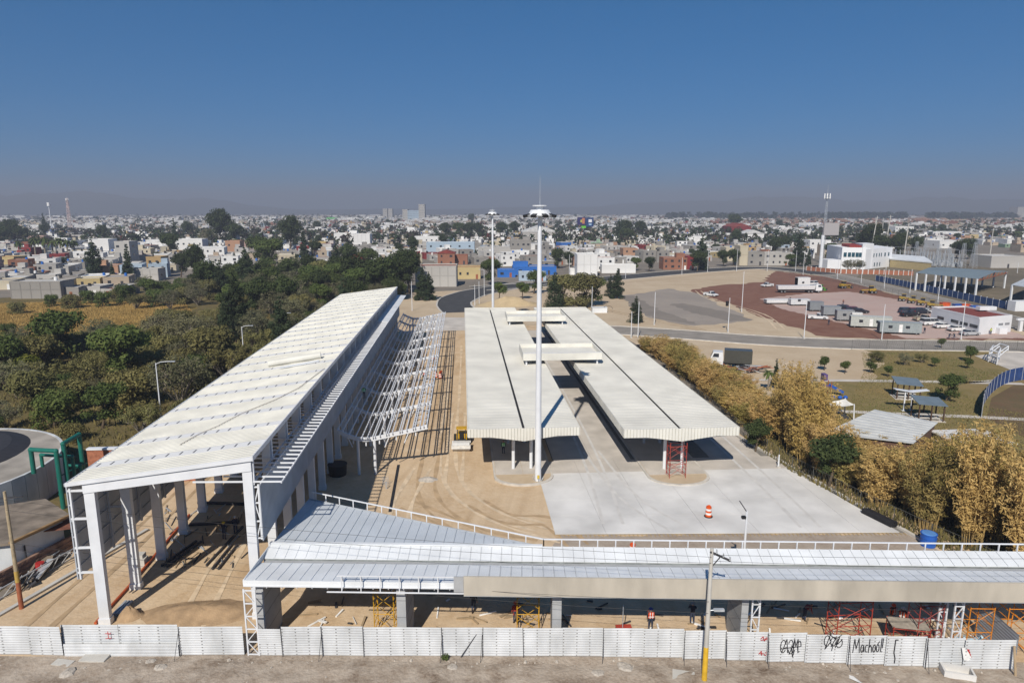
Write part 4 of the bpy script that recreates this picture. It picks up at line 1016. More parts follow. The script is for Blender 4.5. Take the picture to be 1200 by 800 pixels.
# steel lying in the hall
def beams(p, q, n, label, m=dark_steel, gap=.25, wd=.14):
    p = Vector(p); q = Vector(q); d = (q - p).normalized(); s = Vector((-d.y, d.x, 0)); b = MB()
    for i in range(n): b.bar(p + s * gap * i + Vector((0, 0, .15)), q + s * gap * i + Vector((0, 0, .15)), wd, .2)
    if n == 2:
        L = (q - p).length; k = int(L / .6)
        for i in range(k): b.bar(p + d * (.6 * i) + Vector((0, 0, .15)), p + d * (.6 * i + .3) + s * gap + Vector((0, 0, .15)), .05)
    tag(b.build('steel_beam', m), label, 'steel beam')
beams(G(242, 664), G(285, 618), 1, 'black steel beam lying in the hall mouth, left of the pair')
beams(G(256, 668), G(278, 640), 2, 'short laced black girder lying in the hall mouth', gap=.5)
beams(G(222, 616), G(280, 613), 1, 'black steel beam lying across the hall floor', wd=.3)
beams(G(232, 590), G(290, 592), 1, 'far black steel beam across the hall floor', wd=.3)
beams(G(140, 722), G(155, 706), 3, 'stack of grey channels beside the second left hall column', galv, .22)
beams(G(196, 665), G(236, 636), 2, 'dark shaded girder lying between the hall columns', gap=.5)
b = MB(); b.path([G(112, 732) + Vector((0, 0, .15)), G(150, 690) + Vector((0, 0, .15)), G(178, 657) + Vector((0, 0, .2)), G(222, 605) + Vector((0, 0, .2))], .11, 8); tag(b.build('orange_pipe', mat('orange_pipe', (.42, .09, .03), .6)), 'long orange-red pipe on the floor along the left hall columns', 'pipe')
b = MB(); b.box(-.5, .5, -.4, .4, 0, .7); b.box(-.3, .3, -.2, .5, .7, 1.0); o = b.build('concrete_footing', concrete); o.location = G(165, 662); tag(o, 'rough concrete footing block between two left hall columns', 'footing')
# ------------------------------------------------------------------ vegetation
def leafmat(name, c1, c2, c3=None):
    m = mat(name, c1, .75, .0, 1.2, col2=c2, detail=3, spec=.15, translucent=True, objcol=True); return m
VT = {}
def leaves(cluster_pts, n, size, q, aspect=.6, up=.3):
    """n little quads round weighted cluster centres (c, radius)"""
    b = MB(); V = b.v; F = b.f
    tot = sum(r ** 2 for _, r in cluster_pts)
    for c, r in cluster_pts:
        k = max(3, int(n * r ** 2 / tot))
        for _ in range(k):
            d = Vector((q.gauss(0, 1), q.gauss(0, 1), q.gauss(0, 1))); d.normalize(); rr = r * (q.random() ** .42)
            p = c + Vector((d.x * rr, d.y * rr, d.z * rr * .8))
            nrm = (d + Vector((q.uniform(-.8, .8), q.uniform(-.8, .8), q.uniform(-.4, 1)))).normalized()
            a = nrm.orthogonal().normalized(); a = (Matrix.Rotation(q.uniform(0, 6.28), 3, nrm) @ a); e = nrm.cross(a)
            s = size * q.uniform(.6, 1.35); a = a * s; e = e * s * aspect; i = len(V)
            V += [tuple(p - a), tuple(p + e * .8), tuple(p + a), tuple(p - e * .8)]; F.append((i, i + 1, i + 2, i + 3))
    b.m = [0] * len(F)
    return b
def limbs(q, h, r, n, spread, base=0.):
    b = MB(); tips = []; t = Vector((q.uniform(-.1, .1) * h, q.uniform(-.1, .1) * h, h * .45))
    b.tube((0, 0, base - .1), t, r, r * .65, n=7, caps=False)
    for i in range(n):
        a = 2 * math.pi * (i + q.random() * .6) / n; e = t + Vector((math.cos(a) * spread * q.uniform(.5, 1), math.sin(a) * spread * q.uniform(.5, 1), h * q.uniform(.18, .5)))
        mdl = t.lerp(e, .5) + Vector((0, 0, .08 * h)); b.tube(t.lerp(Vector((0, 0, 0)), q.uniform(0, .25)), mdl, r * .5, r * .32, n=5, caps=False); b.tube(mdl, e, r * .32, r * .1, n=5, caps=False); tips.append(e)
        for _ in range(2):
            e2 = mdl + Vector((q.uniform(-1, 1) * spread * .5, q.uniform(-1, 1) * spread * .5, h * q.uniform(.1, .3))); b.tube(mdl, e2, r * .22, r * .06, n=4, caps=False); tips.append(e2)
    return b, tips
def crown_tree(key, seed, h, spread, nleaf, lsize, lm, bm=bark, nl=6, cl=(.28, .5), extra=8, squash=1., low=.35):
    q = random.Random(seed); tb, tips = limbs(q, h, h * .028 + .03, nl, spread * .75)
    cs = [(t, spread * q.uniform(*cl)) for t in tips]
    for _ in range(extra):
        a = q.uniform(0, 6.28); rr = spread * q.uniform(.1, .75); cs.append((Vector((math.cos(a) * rr, math.sin(a) * rr, h * (low + (1 - low - .12) * q.random()) * squash)), spread * q.uniform(*cl)))
    VT[key] = (tb.mesh('trunk', bm), leaves(cs, nleaf, lsize, q).mesh('crown', lm))
def cone_tree(key, seed, h, rad, nleaf, lsize, lm, layers=11, droop=.25, ragged=.4):
    q = random.Random(seed); b = MB(); b.tube((0, 0, -.1), (0, 0, h * .95), h * .022 + .04, .03, n=6, caps=False); cs = []
    for i in range(layers):
        f = (i + .6) / layers; z = h * (.1 + .88 * f); rr = rad * (1 - f) ** .8 * q.uniform(1 - ragged, 1.1) + .12
        for k in range(5 if f < .7 else 3):
            a = q.uniform(0, 6.28); e = Vector((math.cos(a) * rr * .75, math.sin(a) * rr * .75, z - droop * rr)); b.tube((0, 0, z), e, .03, .012, n=4, caps=False); cs.append((e, rr * .42 + .12))
        cs.append((Vector((0, 0, z)), rr * .45 + .1))
    VT[key] = (b.mesh('trunk', bark), leaves(cs, nleaf, lsize, q, .4).mesh('crown', lm))
def palm_tree(key, seed, h, lm):
    q = random.Random(seed); b = MB(); b.tube((0, 0, -.1), (.2, 0, h), .28, .2, n=8, caps=False); c = MB()
    for i in range(34):
        a = q.uniform(0, 6.28); el = q.uniform(-.9, .9); L = q.uniform(1.5, 2.3); o = Vector((.2, 0, h)); d = Vector((math.cos(a), math.sin(a), 0)); s_ = Vector((-d.y, d.x, 0))
        pts = [o + d * L * f * math.cos(el * .7) + Vector((0, 0, L * (math.sin(el) * f - .55 * f * f))) for f in (0, .35, .7, 1)]
        for k in range(3):
            w0, w1 = (.05, .32, .28, .03)[k], (.05, .32, .28, .03)[k + 1]; c.face([pts[k] - s_ * w0, pts[k] + s_ * w0, pts[k + 1] + s_ * w1 - Vector((0, 0, .05)), pts[k + 1] - s_ * w1 - Vector((0, 0, .05))])
    VT[key] = (b.mesh('trunk', pale_bark), c.mesh('crown', lm))
def bamboo(key, seed, h, lm):
    q = random.Random(seed); b = MB(); cs = []
    for i in range(26):
        a = q.uniform(0, 6.28); r0 = q.uniform(0, .8); base = Vector((math.cos(a) * r0, math.sin(a) * r0, -.05)); ln = q.uniform(.3, 1.5); hh = h * q.uniform(.6, 1.08)
        mid = base + Vector((math.cos(a) * ln * .35, math.sin(a) * ln * .35, hh * .6)); tip = base + Vector((math.cos(a) * ln * 1.2, math.sin(a) * ln * 1.2, hh))
        b.tube(base, mid, .045, .035, n=5, caps=False); b.tube(mid, tip, .035, .01, n=5, caps=False)
        for f in (.28, .4, .5, .6, .7, .78, .86, .94, 1):
            p = base.lerp(mid, f / .6) if f < .6 else mid.lerp(tip, (f - .6) / .4)
            for _ in range(2): cs.append((p + Vector((q.uniform(-.35, .35), q.uniform(-.35, .35), q.uniform(-.2, .1))), (.22 + .36 * f * (1.15 - f) * 2)))
    VT[key] = (b.mesh('culms', mat('bamboo_culm', (.33, .23, .09), .6, .25, 2)), leaves(cs, 8200, .17, q, .32).mesh('crown', lm))
def twig_bush(key, seed, h, spread, lm, nleaf):
    q = random.Random(seed); b = MB(); cs = []
    for i in range(16):
        a = q.uniform(0, 6.28); e = Vector((math.cos(a) * spread * q.uniform(.4, 1), math.sin(a) * spread * q.uniform(.4, 1), h * q.uniform(.5, 1))); mdl = e * .5 + Vector((0, 0, h * .12)); b.tube((0, 0, -.05), mdl, .07, .045, n=5, caps=False); b.tube(mdl, e, .045, .015, n=4, caps=False)
        for _ in range(7):
            e2 = mdl.lerp(e, q.uniform(.2, 1)) + Vector((q.uniform(-1, 1), q.uniform(-1, 1), q.uniform(0, 1.1))) * spread * .42; b.tube(mdl.lerp(e, q.uniform(.1, .8)), e2, .022, .008, n=3, caps=False); cs.append((e2, spread * .2))
    VT[key] = (b.mesh('branches', pale_bark), leaves(cs, nleaf, .16, q, .5).mesh('crown', lm))
L_dark = leafmat('leaf_dark', (.036, .055, .02), (.075, .095, .034)); L_mid = leafmat('leaf_mid', (.065, .10, .03), (.125, .155, .045))
L_olive = leafmat('leaf_olive', (.13, .128, .05), (.23, .21, .085)); L_brown = leafmat('leaf_brown', (.13, .13, .072), (.205, .20, .115))
L_con = leafmat('leaf_conifer', (.03, .05, .025), (.065, .085, .042)); L_gold = leafmat('leaf_straw', (.44, .305, .105), (.63, .455, .185)); L_goldg = leafmat('leaf_straw_green', (.24, .21, .065), (.48, .37, .13))
L_yel = leafmat('leaf_yellowgreen', (.10, .12, .02), (.18, .18, .03))
crown_tree('broad', 1, 7.5, 3.4, 5200, .26, L_dark); crown_tree('broad2', 2, 6.5, 3.0, 4600, .25, L_mid, nl=7); crown_tree('big', 3, 13, 5.0, 7000, .36, L_dark, nl=8, extra=14)
crown_tree('olive', 4, 4.6, 2.8, 4600, .2, L_olive, nl=7, low=.15, extra=12); crown_tree('olive2', 5, 3.8, 2.6, 4200, .19, L_mid, nl=7, low=.12, extra=12)
crown_tree('scrub', 6, 3.0, 2.6, 4200, .18, L_olive, nl=8, low=.08, extra=16); crown_tree('yellow', 8, 4.4, 2.5, 4400, .2, L_yel, nl=7, low=.15, extra=10)
twig_bush('dry', 7, 4.4, 2.9, L_brown, 2600); twig_bush('dry2', 17, 3.4, 2.5, L_olive, 3000)
crown_tree('small', 9, 3.2, 1.5, 1500, .17, L_mid, nl=5, extra=4, low=.45)
cone_tree('cypress', 10, 9, 1.1, 3200, .24, L_con, 14, .1, .25); cone_tree('casuarina', 11, 10, 2.8, 4600, .28, L_con, 13, .3, .5); cone_tree('fir', 12, 7, 2.3, 3600, .2, L_con, 12, .35, .3)
palm_tree('palm', 13, 6, L_mid)
bamboo('bamboo', 14, 8.2, L_gold); bamboo('bamboo2', 15, 7.2, L_gold); bamboo('bamboo3', 16, 7.6, L_goldg)
NAMES = dict(broad='broadleaf_tree', broad2='broadleaf_tree', big='eucalyptus_tree', olive='scrub_tree', olive2='scrub_tree', scrub='shrub', yellow='scrub_tree', dry='dry_shrub', dry2='dry_shrub', small='young_tree', cypress='cypress_tree', casuarina='casuarina_tree', fir='fir_tree', palm='palm_tree', bamboo='bamboo_clump', bamboo2='bamboo_clump', bamboo3='bamboo_clump')
LOOK = dict(broad='dark green broadleaf tree', broad2='mid green broadleaf tree', big='tall dark eucalyptus tree', olive='olive green scrub tree', olive2='green scrub tree', scrub='low olive shrub', yellow='yellow-green scrub tree', dry='bare brownish shrub', dry2='sparse grey-green shrub', small='small young tree', cypress='narrow dark cypress tree', casuarina='ragged dark casuarina tree', fir='dark pointed fir tree', palm='fan palm tree', bamboo='golden dry bamboo clump', bamboo2='golden dry bamboo clump', bamboo3='greenish golden bamboo clump')
def tree(key, loc, sc_=1., label=None, group=None, rz=None, cat=None, tint=None, sz=None):
    t, c = VT[key]; nm = NAMES[key]
    root = thing(nm, label or LOOK[key], cat or ('bamboo' if 'bamboo' in key else 'shrub' if 'shrub' in nm else 'tree'), loc, rnd.uniform(0, 6.28) if rz is None else rz, group)
    root.scale = (sc_, sc_, sz or sc_ * rnd.uniform(.9, 1.12))
    a = put('culms' if 'bamboo' in key else 'trunk', t, root); k = put('crown', c, root, color=tint or tuple([rnd.uniform(.75, 1.2)] * 3)); return root
TREES = []      # (root, key, position) to be labelled later by what stands near
def inpoly(x, y, P):
    r = False; j = len(P) - 1
    for i in range(len(P)):
        if (P[i][1] > y) != (P[j][1] > y) and x < (P[j][0] - P[i][0]) * (y - P[i][1]) / (P[j][1] - P[i][1]) + P[i][0]: r = not r
        j = i
    return r
# the scrub wood left of the hall
wood = [(-33, 84), (-34, 120), (-31, 165), (-29, 205), (-22, 235), (-30, 250), (-55, 300), (-90, 300), (-98, 250), (-72, 225), (-70, 190), (-84, 168), (-108, 150), (-150, 150), (-150, 112), (-80, 86), (-46, 88)]
pts = []
q = random.Random(5)
for _ in range(9000):
    x = q.uniform(-165, -20); y = q.uniform(82, 300)
    if not inpoly(x, y, wood): continue
    px, py = proj((x, y, 2))
    if px < -60 or px > 540: continue
    if (x + 56.4) ** 2 + (y - 70.5) ** 2 < 15.5 ** 2: continue
    if inpoly(x, y, FIELD) and q.random() < .93: continue
    md = 4.3 if y < 170 else 5.6
    if all((x - a) ** 2 + (y - b) ** 2 > md ** 2 for a, b in pts): pts.append((x, y))
    if len(pts) > 235: break
for x, y in pts:
    u = q.random(); nearhall = x > -60
    if y > 190: key = 'dry' if u < .45 else 'olive2' if u < .58 else 'broad' if u < .75 else 'broad2' if u < .86 else 'olive' if u < .93 else 'casuarina'
    elif y > 140: key = 'dry' if u < .42 else 'olive' if u < .62 else 'olive2' if u < .72 else 'dry2' if u < .88 else 'scrub' if u < .95 else 'casuarina'
    else: key = 'olive' if u < .26 else 'scrub' if u < .38 else 'dry2' if u < .6 else 'olive2' if u < .7 else 'dry' if u < .88 else 'yellow' if u < .95 else 'broad2'
    TREES.append((tree(key, (x, y, 0), q.choice((q.uniform(.65, .95), q.uniform(.9, 1.2), q.uniform(1.1, 1.6))) * (1 if y < 190 else 1.15), group='trees and shrubs of the scrub wood left of the hall', tint=tuple(kq * c for kq in (q.uniform(.75, 1.25),) for c in (q.uniform(.97, 1.06), 1, .95))), key, (x, y), 'wood'))
# scrub along the far edge of the dry field and by the houses
for (px, py, key, s) in [(20, 368, 'scrub', 1), (60, 360, 'olive2', .8), (85, 362, 'scrub', 1.2), (120, 360, 'olive2', 1), (150, 356, 'olive2', 1.3), (175, 352, 'broad2', 1), (205, 352, 'olive2', 1.4), (10, 396, 'olive2', .7), (95, 412, 'olive2', .9), (120, 408, 'dry', 1), (60, 428, 'scrub', .8), (15, 440, 'olive', .8), (195, 385, 'olive', 1), (230, 345, 'broad', 1), (250, 340, 'broad', 1.1), (300, 338, 'broad2', 1.1), (330, 345, 'dry', 1.3), (160, 362, 'dry2', 1.2), (182, 360, 'olive2', 1.2), (200, 364, 'dry', 1.2), (215, 356, 'scrub', 1.5), (190, 349, 'olive2', 1.3), (232, 358, 'dry', 1.3), (245, 352, 'olive', 1.3), (172, 345, 'dry', 1.2), (138, 354, 'scrub', 1.1), (105, 356, 'olive2', .9), (210, 345, 'broad2', .8), (222, 348, 'dry', 1.3), (270, 335, 'broad', 1.0), (48, 436, 'yellow', 1.3), (35, 448, 'yellow', 1.1), (75, 470, 'olive2', 1.1), (95, 420, 'dry2', 1.2)]:
    TREES.append((tree(key, G(px, py), s, group='trees and shrubs round the dry field'), key, G(px, py)[:2], 'field'))
# big trees by pixel: base, height in pixels
SPEC = [(112, 328, 48, 'casuarina'), (152, 330, 44, 'cypress'), (133, 332, 26, 'cypress'), (146, 331, 22, 'cypress'), (25, 302, 20, 'palm'), (42, 302, 24, 'palm'), (54, 303, 26, 'palm'), (63, 304, 24, 'palm'), (72, 304, 26, 'palm'), (80, 304, 24, 'palm'), (88, 303, 22, 'palm'), (10, 286, 30, 'broad'), (24, 288, 24, 'broad'), (3, 290, 26, 'broad'), (53, 276, 26, 'cypress'), (120, 285, 22, 'big'), (200, 302, 30, 'broad'), (206, 290, 34, 'cypress'), (228, 326, 40, 'big'), (212, 325, 30, 'broad'), (258, 290, 46, 'big'), (275, 290, 30, 'broad'), (246, 290, 24, 'dry'), (300, 310, 34, 'broad2'), (316, 320, 42, 'broad2'), (340, 296, 44, 'big'), (357, 308, 40, 'cypress'), (370, 305, 24, 'broad'), (395, 322, 38, 'casuarina'), (408, 318, 34, 'broad'), (420, 345, 48, 'broad'), (440, 350, 40, 'broad'), (455, 345, 44, 'big'), (470, 340, 50, 'broad'), (480, 344, 52, 'big'), (495, 352, 40, 'casuarina'), (503, 352, 34, 'casuarina'), (432, 320, 30, 'broad2'), (522, 282, 22, 'broad'), (535, 280, 20, 'broad2'), (548, 282, 22, 'broad'), (560, 280, 20, 'broad'), (552, 264, 14, 'big'), (590, 280, 20, 'broad'), (603, 279, 20, 'broad'), (576, 334, 32, 'broad2'), (650, 362, 44, 'fir'), (660, 360, 40, 'olive'), (684, 360, 42, 'olive'), (692, 358, 34, 'broad2'), (723, 350, 36, 'casuarina'), (715, 347, 26, 'fir'), (745, 378, 32, 'fir'), (625, 344, 28, 'broad2'), (585, 352, 22, 'small'), (612, 350, 20, 'small'), (822, 316, 40, 'casuarina'), (817, 318, 26, 'broad'), (848, 312, 20, 'broad'), (860, 311, 20, 'broad'), (725, 287, 30, 'casuarina'), (733, 283, 26, 'big'), (750, 280, 22, 'big'), (735, 288, 22, 'broad'), (862, 272, 22, 'broad'), (760, 318, 18, 'broad'), (745, 317, 16, 'broad2'), (667, 312, 18, 'broad'), (688, 276, 18, 'broad'), (935, 312, 40, 'casuarina'), (924, 313, 16, 'broad2'), (947, 312, 22, 'cypress'), (1018, 301, 40, 'big'), (1035, 304, 30, 'broad'), (1050, 306, 34, 'big'), (1070, 300, 24, 'broad'), (1010, 300, 30, 'big'), (1130, 304, 26, 'broad'), (1138, 303, 26, 'cypress'), (1120, 303, 22, 'broad'), (1103, 276, 14, 'broad'), (973, 306, 22, 'broad2'), (978, 302, 18, 'cypress'), (918, 296, 20, 'broad'), (905, 300, 22, 'broad'), (995, 319, 16, 'dry'), (1005, 318, 15, 'dry')]
for (px, py, hp, key) in SPEC:
    p = G(px, py); H0 = max(v.co.z for v in VT[key][1].vertices)
    TREES.append((tree(key, p, hp * mpp(p) / H0, group='trees standing among the houses', sz=hp * mpp(p) / H0), key, p[:2], 'city'))
# bamboo row on the right of the concrete yard
near = [(37.6, 84), (38.2, 72), (40.3, 62), (42.5, 54), (45.5, 46), (49, 38)]
def nx(y):
    if y >= 84: return 37.8
    for (xa, ya), (xb, yb) in zip(near, near[1:]):
        if yb <= y <= ya: return xa + (xb - xa) * (ya - y) / (ya - yb)
    return 49
bp = []
q = random.Random(21)
for _ in range(6000):
    y = q.uniform(44, 142); wd = 13 if y < 70 else 10 if y < 95 else 8 if y < 112 else 6.5
    x = nx(y) + q.uniform(1., wd); px, py = proj((x, y, 3))
    if px > 1260: continue
    if 50 < x and 73 < y: continue
    if all((x - a) ** 2 + (y - b) ** 2 > 2.15 ** 2 for a, b in bp): bp.append((x, y))
bp.sort(key=lambda p: p[1])
for i, (x, y) in enumerate(bp):
    px, py = proj((x, y, 0)); TT = [(700, 405), (740, 400), (770, 394), (800, 404), (830, 428), (860, 452), (890, 470), (912, 452), (925, 432), (938, 426), (950, 444), (962, 488), (985, 506), (1000, 512), (1050, 526), (1080, 520), (1100, 506), (1140, 496), (1170, 500), (1200, 530), (1300, 540)]
    ty = next((a[1] + (b_[1] - a[1]) * (px - a[0]) / (b_[0] - a[0]) for a, b_ in zip(TT, TT[1:]) if a[0] <= px <= b_[0]), 500) + abs(q.gauss(0, 14))
    hz_ = max(3.2, min(9.6, (py - ty) * mpp(Vector((x, y, 3)))))
    key = q.choice(('bamboo', 'bamboo2', 'bamboo3'))
    TREES.append((tree(key, (x, y, 0), q.uniform(.9, 1.2), sz=hz_ / 8.2 * 1.1, group='golden bamboo clumps along the concrete yard', tint=tuple((.8 + .35 * q2) * c for q2 in (q.random(),) for c in (1, q.uniform(.96, 1.04), q.uniform(.9, 1.1)))), key, (x, y), 'bamboo'))
for (px, py, key, s, lab) in [(970, 572, 'broad', .75, 'dark green tree inside the golden bamboo by the concrete yard'), (885, 530, 'broad', .5, 'dark green shrub at the far foot of the bamboo row'), (1190, 585, 'casuarina', .5, 'dark green tree among the bamboo at the right edge'), (908, 455, 'cypress', .55, 'narrow dark green conifer behind the bamboo near the scrap heap'), (900, 458, 'palm', .55, 'fan palm behind the bamboo near the scrap heap')]:
    tree(key, G(px, py), s, lab)
# park trees
for (px, py, s, key, lab) in [(1108, 470, .62, 'broad2', 'round green tree on the park lawn between kiosk and blue screen'), (1137, 424, .9, 'small', 'green tree at the edge of the sports court'), (1133, 432, .65, 'small', 'smaller green tree just before the court-side tree'), (966, 434, .75, 'small', 'loose young tree on the spoil ground, leftmost in the park'), (990, 438, .65, 'small', 'young tree on the spoil ground left of the kiosks'), (1020, 437, .7, 'small', 'young tree at the end of the spoil ground'), (1040, 442, .6, 'small', 'young sapling above the blue-roofed kiosk'), (1095, 430, .6, 'small', 'young tree in the middle of the park slope'), (1080, 425, .5, 'dry2', 'sparse shrub in the middle of the park slope'), (1103, 408, .6, 'small', 'young tree by the chain-link fence above the park'), (1026, 424, .6, 'scrub', 'low olive shrub at the top of the park slope'), (1060, 428, .5, 'dry', 'bare brown shrub on the park slope')]:
    tree(key, G(px, py), s, lab)
# ground cover: straw grass in the field, rough grass at the edges
def cover(name, P, n, hgt, m, label, seed, wd=.05):
    q = random.Random(seed); b = MB(); xs_ = [p[0] for p in P]; ys = [p[1] for p in P]; k = 0
    while k < n:
        x = q.uniform(min(xs_), max(xs_)); y = q.uniform(min(ys), max(ys))
        if not inpoly(x, y, P): continue
        k += 1; h = hgt * q.uniform(.5, 1.3); a = q.uniform(0, 3.14); dx, dy = math.cos(a) * wd * h, math.sin(a) * wd * h; lx, ly = q.uniform(-.35, .35) * h, q.uniform(-.35, .35) * h
        i = len(b.v); b.v += [(x - dx, y - dy, .0), (x + dx, y + dy, .0), (x + lx + dx * .4, y + ly + dy * .4, h), (x + lx - dx * .4, y + ly - dy * .4, h)]; b.f.append((i, i + 1, i + 2, i + 3)); b.m.append(0)
    return tag(b.build(name, m), label, 'grass', kind='stuff')
straw = mat('straw_grass', (.30, .195, .06), .9, 0, .15, col2=(.46, .31, .11)); rough_g = mat('rough_grass', (.10, .09, .03), .9, 0, .2, col2=(.19, .15, .05))
cover('tall_dry_grass', FIELD, 110000, .4, straw, 'tall golden dry grass of the field beyond the wood', 3, .12)
cover('rough_grass', [(-33, 84), (-30, 240), (-70, 250), (-80, 170), (-150, 150), (-150, 105), (-60, 80)], 30000, .45, rough_g, 'rough dry grass under the scrub wood', 4, .25)
cover('park_grass', [(52, 88), (75, 120), (84, 136), (101, 135), (97, 118), (101, 112), (83, 108), (80, 95), (90, 84), (80, 66), (66, 66)], 26000, .16, mat('lawn_blade', (.24, .18, .075), .9, 0, .1, col2=(.11, .125, .04)), 'patchy dry lawn of the park', 5, .4)
cover('verge_weeds', [(36.6, 84), (37.2, 72), (39.4, 62), (41.6, 54), (44.5, 46), (54, 46), (48, 84)], 9000, .5, rough_g, 'dry weeds at the foot of the bamboo', 6, .16)
cover('street_weeds', [S(-20, 38.2)[:2], S(40, 38.0)[:2], S(40, 37)[:2], S(-20, 37.4)[:2]], 260, .16, mat('weed_green', (.05, .075, .02), .9), 'sparse green weeds on the street earth', 8, .6)
# one bright weed tuft at the fence foot
b = leaves([(Vector((0, 0, .22)), .28)], 160, .09, random.Random(3), .4); o = b.build('weed_tuft', L_mid); o.location = G(522, 773); tag(o, 'green weed tuft at the foot of the hoarding', 'weed')
# ------------------------------------------------------------------ people
def body_mesh(key, J, E, rad):
    """skin-modifier body: joints, edges, radii; baked to one mesh with skin / shirt / trouser slots"""
    names = list(J); me = bpy.data.meshes.new('body_' + key)
    me.from_pydata([J[n] for n in names], [(names.index(a), names.index(b)) for a, b in E], [])
    o = bpy.data.objects.new('tmp', me); COL.objects.link(o)
    md = o.modifiers.new('skin', 'SKIN'); md.use_smooth_shade = True
    for i, n in enumerate(names):
        sv = me.skin_vertices[0].data[i]; r = rad[n]; sv.radius = r if isinstance(r, tuple) else (r, r); sv.use_root = (n == 'pelvis')
    o.modifiers.new('sub', 'SUBSURF').levels = 2
    dg = bpy.context.evaluated_depsgraph_get(); m2 = bpy.data.meshes.new_from_object(o.evaluated_get(dg))
    bpy.data.objects.remove(o)
    hips = J['pelvis'][2]; hd = Vector(J['head'])
    m2.materials.clear()
    for m in (cloth_m, skin_m, mat('trousers', (.035, .045, .08), .95, .2, 5), mat('boots', (.04, .025, .015), .8)): m2.materials.append(m)
    for p in m2.polygons:
        c = p.center
        if (c - hd).length < .135: p.material_index = 1
        elif any((c - Vector(J[k])).length < .11 for k in ('hl', 'hr', 'fl_', 'fr_') if k in J): p.material_index = 1
        elif any((c - Vector(J[k])).length < .13 or (c - Vector(J[k2])).length < .13 for k, k2 in (('al', 'tl'), ('ar', 'tr'))): p.material_index = 3
        elif min((c - Vector(J[k])).length for k in ('kl', 'kr', 'pelvis', 'al', 'ar')) < min((c - Vector(J[k])).length for k in ('chest', 'waist', 'sl', 'sr', 'el', 'er', 'hl', 'hr')): p.material_index = 2
    return m2
EDG = [('pelvis', 'waist'), ('waist', 'chest'), ('chest', 'neck'), ('neck', 'head'), ('head', 'crown'), ('chest', 'sl'), ('sl', 'el'), ('el', 'hl'), ('chest', 'sr'), ('sr', 'er'), ('er', 'hr'), ('pelvis', 'pl'), ('pl', 'kl'), ('kl', 'al'), ('al', 'tl'), ('pelvis', 'pr'), ('pr', 'kr'), ('kr', 'ar'), ('ar', 'tr')]
for s_ in 'lr':
    for k in range(5): EDG.append(('h' + s_, 'f%s%d' % (s_, k)))
RAD = dict(pelvis=(.15, .11), waist=(.14, .10), chest=(.17, .115), neck=.055, head=(.085, .1), crown=.07, sl=.068, sr=.068, el=.048, er=.048, hl=(.042, .022), hr=(.042, .022), pl=.095, pr=.095, kl=.065, kr=.065, al=.05, ar=.05, tl=.042, tr=.042)
for s_ in 'lr':
    for k in range(5): RAD['f%s%d' % (s_, k)] = .009
def pose(**ch):
    J = dict(pelvis=(0, 0, .95), waist=(0, 0, 1.1), chest=(0, 0, 1.36), neck=(0, 0, 1.5), head=(0, -.01, 1.60), crown=(0, -.005, 1.69), sl=(-.19, 0, 1.42), el=(-.25, .02, 1.14), hl=(-.25, -.06, .88), sr=(.19, 0, 1.42), er=(.25, .02, 1.14), hr=(.25, -.06, .88),
             pl=(-.09, 0, .9), kl=(-.11, -.02, .5), al=(-.12, .02, .09), tl=(-.13, -.14, .045), pr=(.09, 0, .9), kr=(.11, -.02, .5), ar=(.12, .02, .09), tr=(.13, -.14, .045))
    J.update(ch)
    for s_ in 'lr':
        h = Vector(J['h' + s_]); d = (h - Vector(J['e' + s_])).normalized(); sd = d.cross(Vector((0, 1, 0)))
        sd = sd.normalized() if sd.length > .1 else Vector((1, 0, 0))
        for k in range(5):
            o = (k - 2) * .016 if k < 4 else -.05
            J['f%s%d' % (s_, k)] = tuple(h + d * ((.095, .105, .1, .085)[k] if k < 4 else .05) + sd * o + Vector((0, -.02, 0)))
    return J
BODY = dict(
    stand=body_mesh('stand', pose(), EDG, RAD),
    walk=body_mesh('walk', pose(kl=(-.1, -.2, .52), al=(-.1, -.12, .09), tl=(-.1, -.28, .05), kr=(.1, .06, .5), ar=(.1, .3, .14), tr=(.1, .18, .05), el=(-.24, .12, 1.15), hl=(-.26, .1, .9), er=(.24, -.1, 1.15), hr=(.24, -.3, .98)), EDG, RAD),
    bend=body_mesh('bend', pose(waist=(0, -.1, 1.05), chest=(0, -.34, 1.14), neck=(0, -.47, 1.17), head=(0, -.56, 1.2), crown=(0, -.64, 1.22), sl=(-.19, -.36, 1.13), sr=(.19, -.36, 1.13), el=(-.22, -.42, .86), er=(.22, -.42, .86), hl=(-.16, -.55, .62), hr=(.16, -.55, .62)), EDG, RAD),
    work=body_mesh('work', pose(el=(-.28, -.14, 1.2), hl=(-.16, -.38, 1.22), er=(.28, -.14, 1.2), hr=(.16, -.36, 1.3)), EDG, RAD))
hm = MB(); hm.ellip((0, -.005, 1.66), .125, .15, .12, 12, 7); hm.tube((0, -.03, 1.63), (0, -.03, 1.645), .165, n=14); HELM = hm.mesh('helmet', painted)
vm = MB()
for sgn in (-1, 1): vm.hexa(((-.19, sgn * .115 - .015, 1.0), (.19, sgn * .115 - .015, 1.0), (.19, sgn * .115 + .015, 1.0), (-.19, sgn * .115 + .015, 1.0)), ((-.2, sgn * .13 - .015, 1.46), (.2, sgn * .13 - .015, 1.46), (.2, sgn * .13 + .015, 1.46), (-.2, sgn * .13 + .015, 1.46)))
for sgn in (-1, 1): vm.hexa(((sgn * .19 - .02, -.12, 1.0), (sgn * .19 + .02, -.12, 1.0), (sgn * .19 + .02, .12, 1.0), (sgn * .19 - .02, .12, 1.0)), ((sgn * .19 - .02, -.13, 1.34), (sgn * .19 + .02, -.13, 1.34), (sgn * .19 + .02, .13, 1.34), (sgn * .19 - .02, .13, 1.34)))
VEST = vm.mesh('vest', cloth_m)
tm = MB()
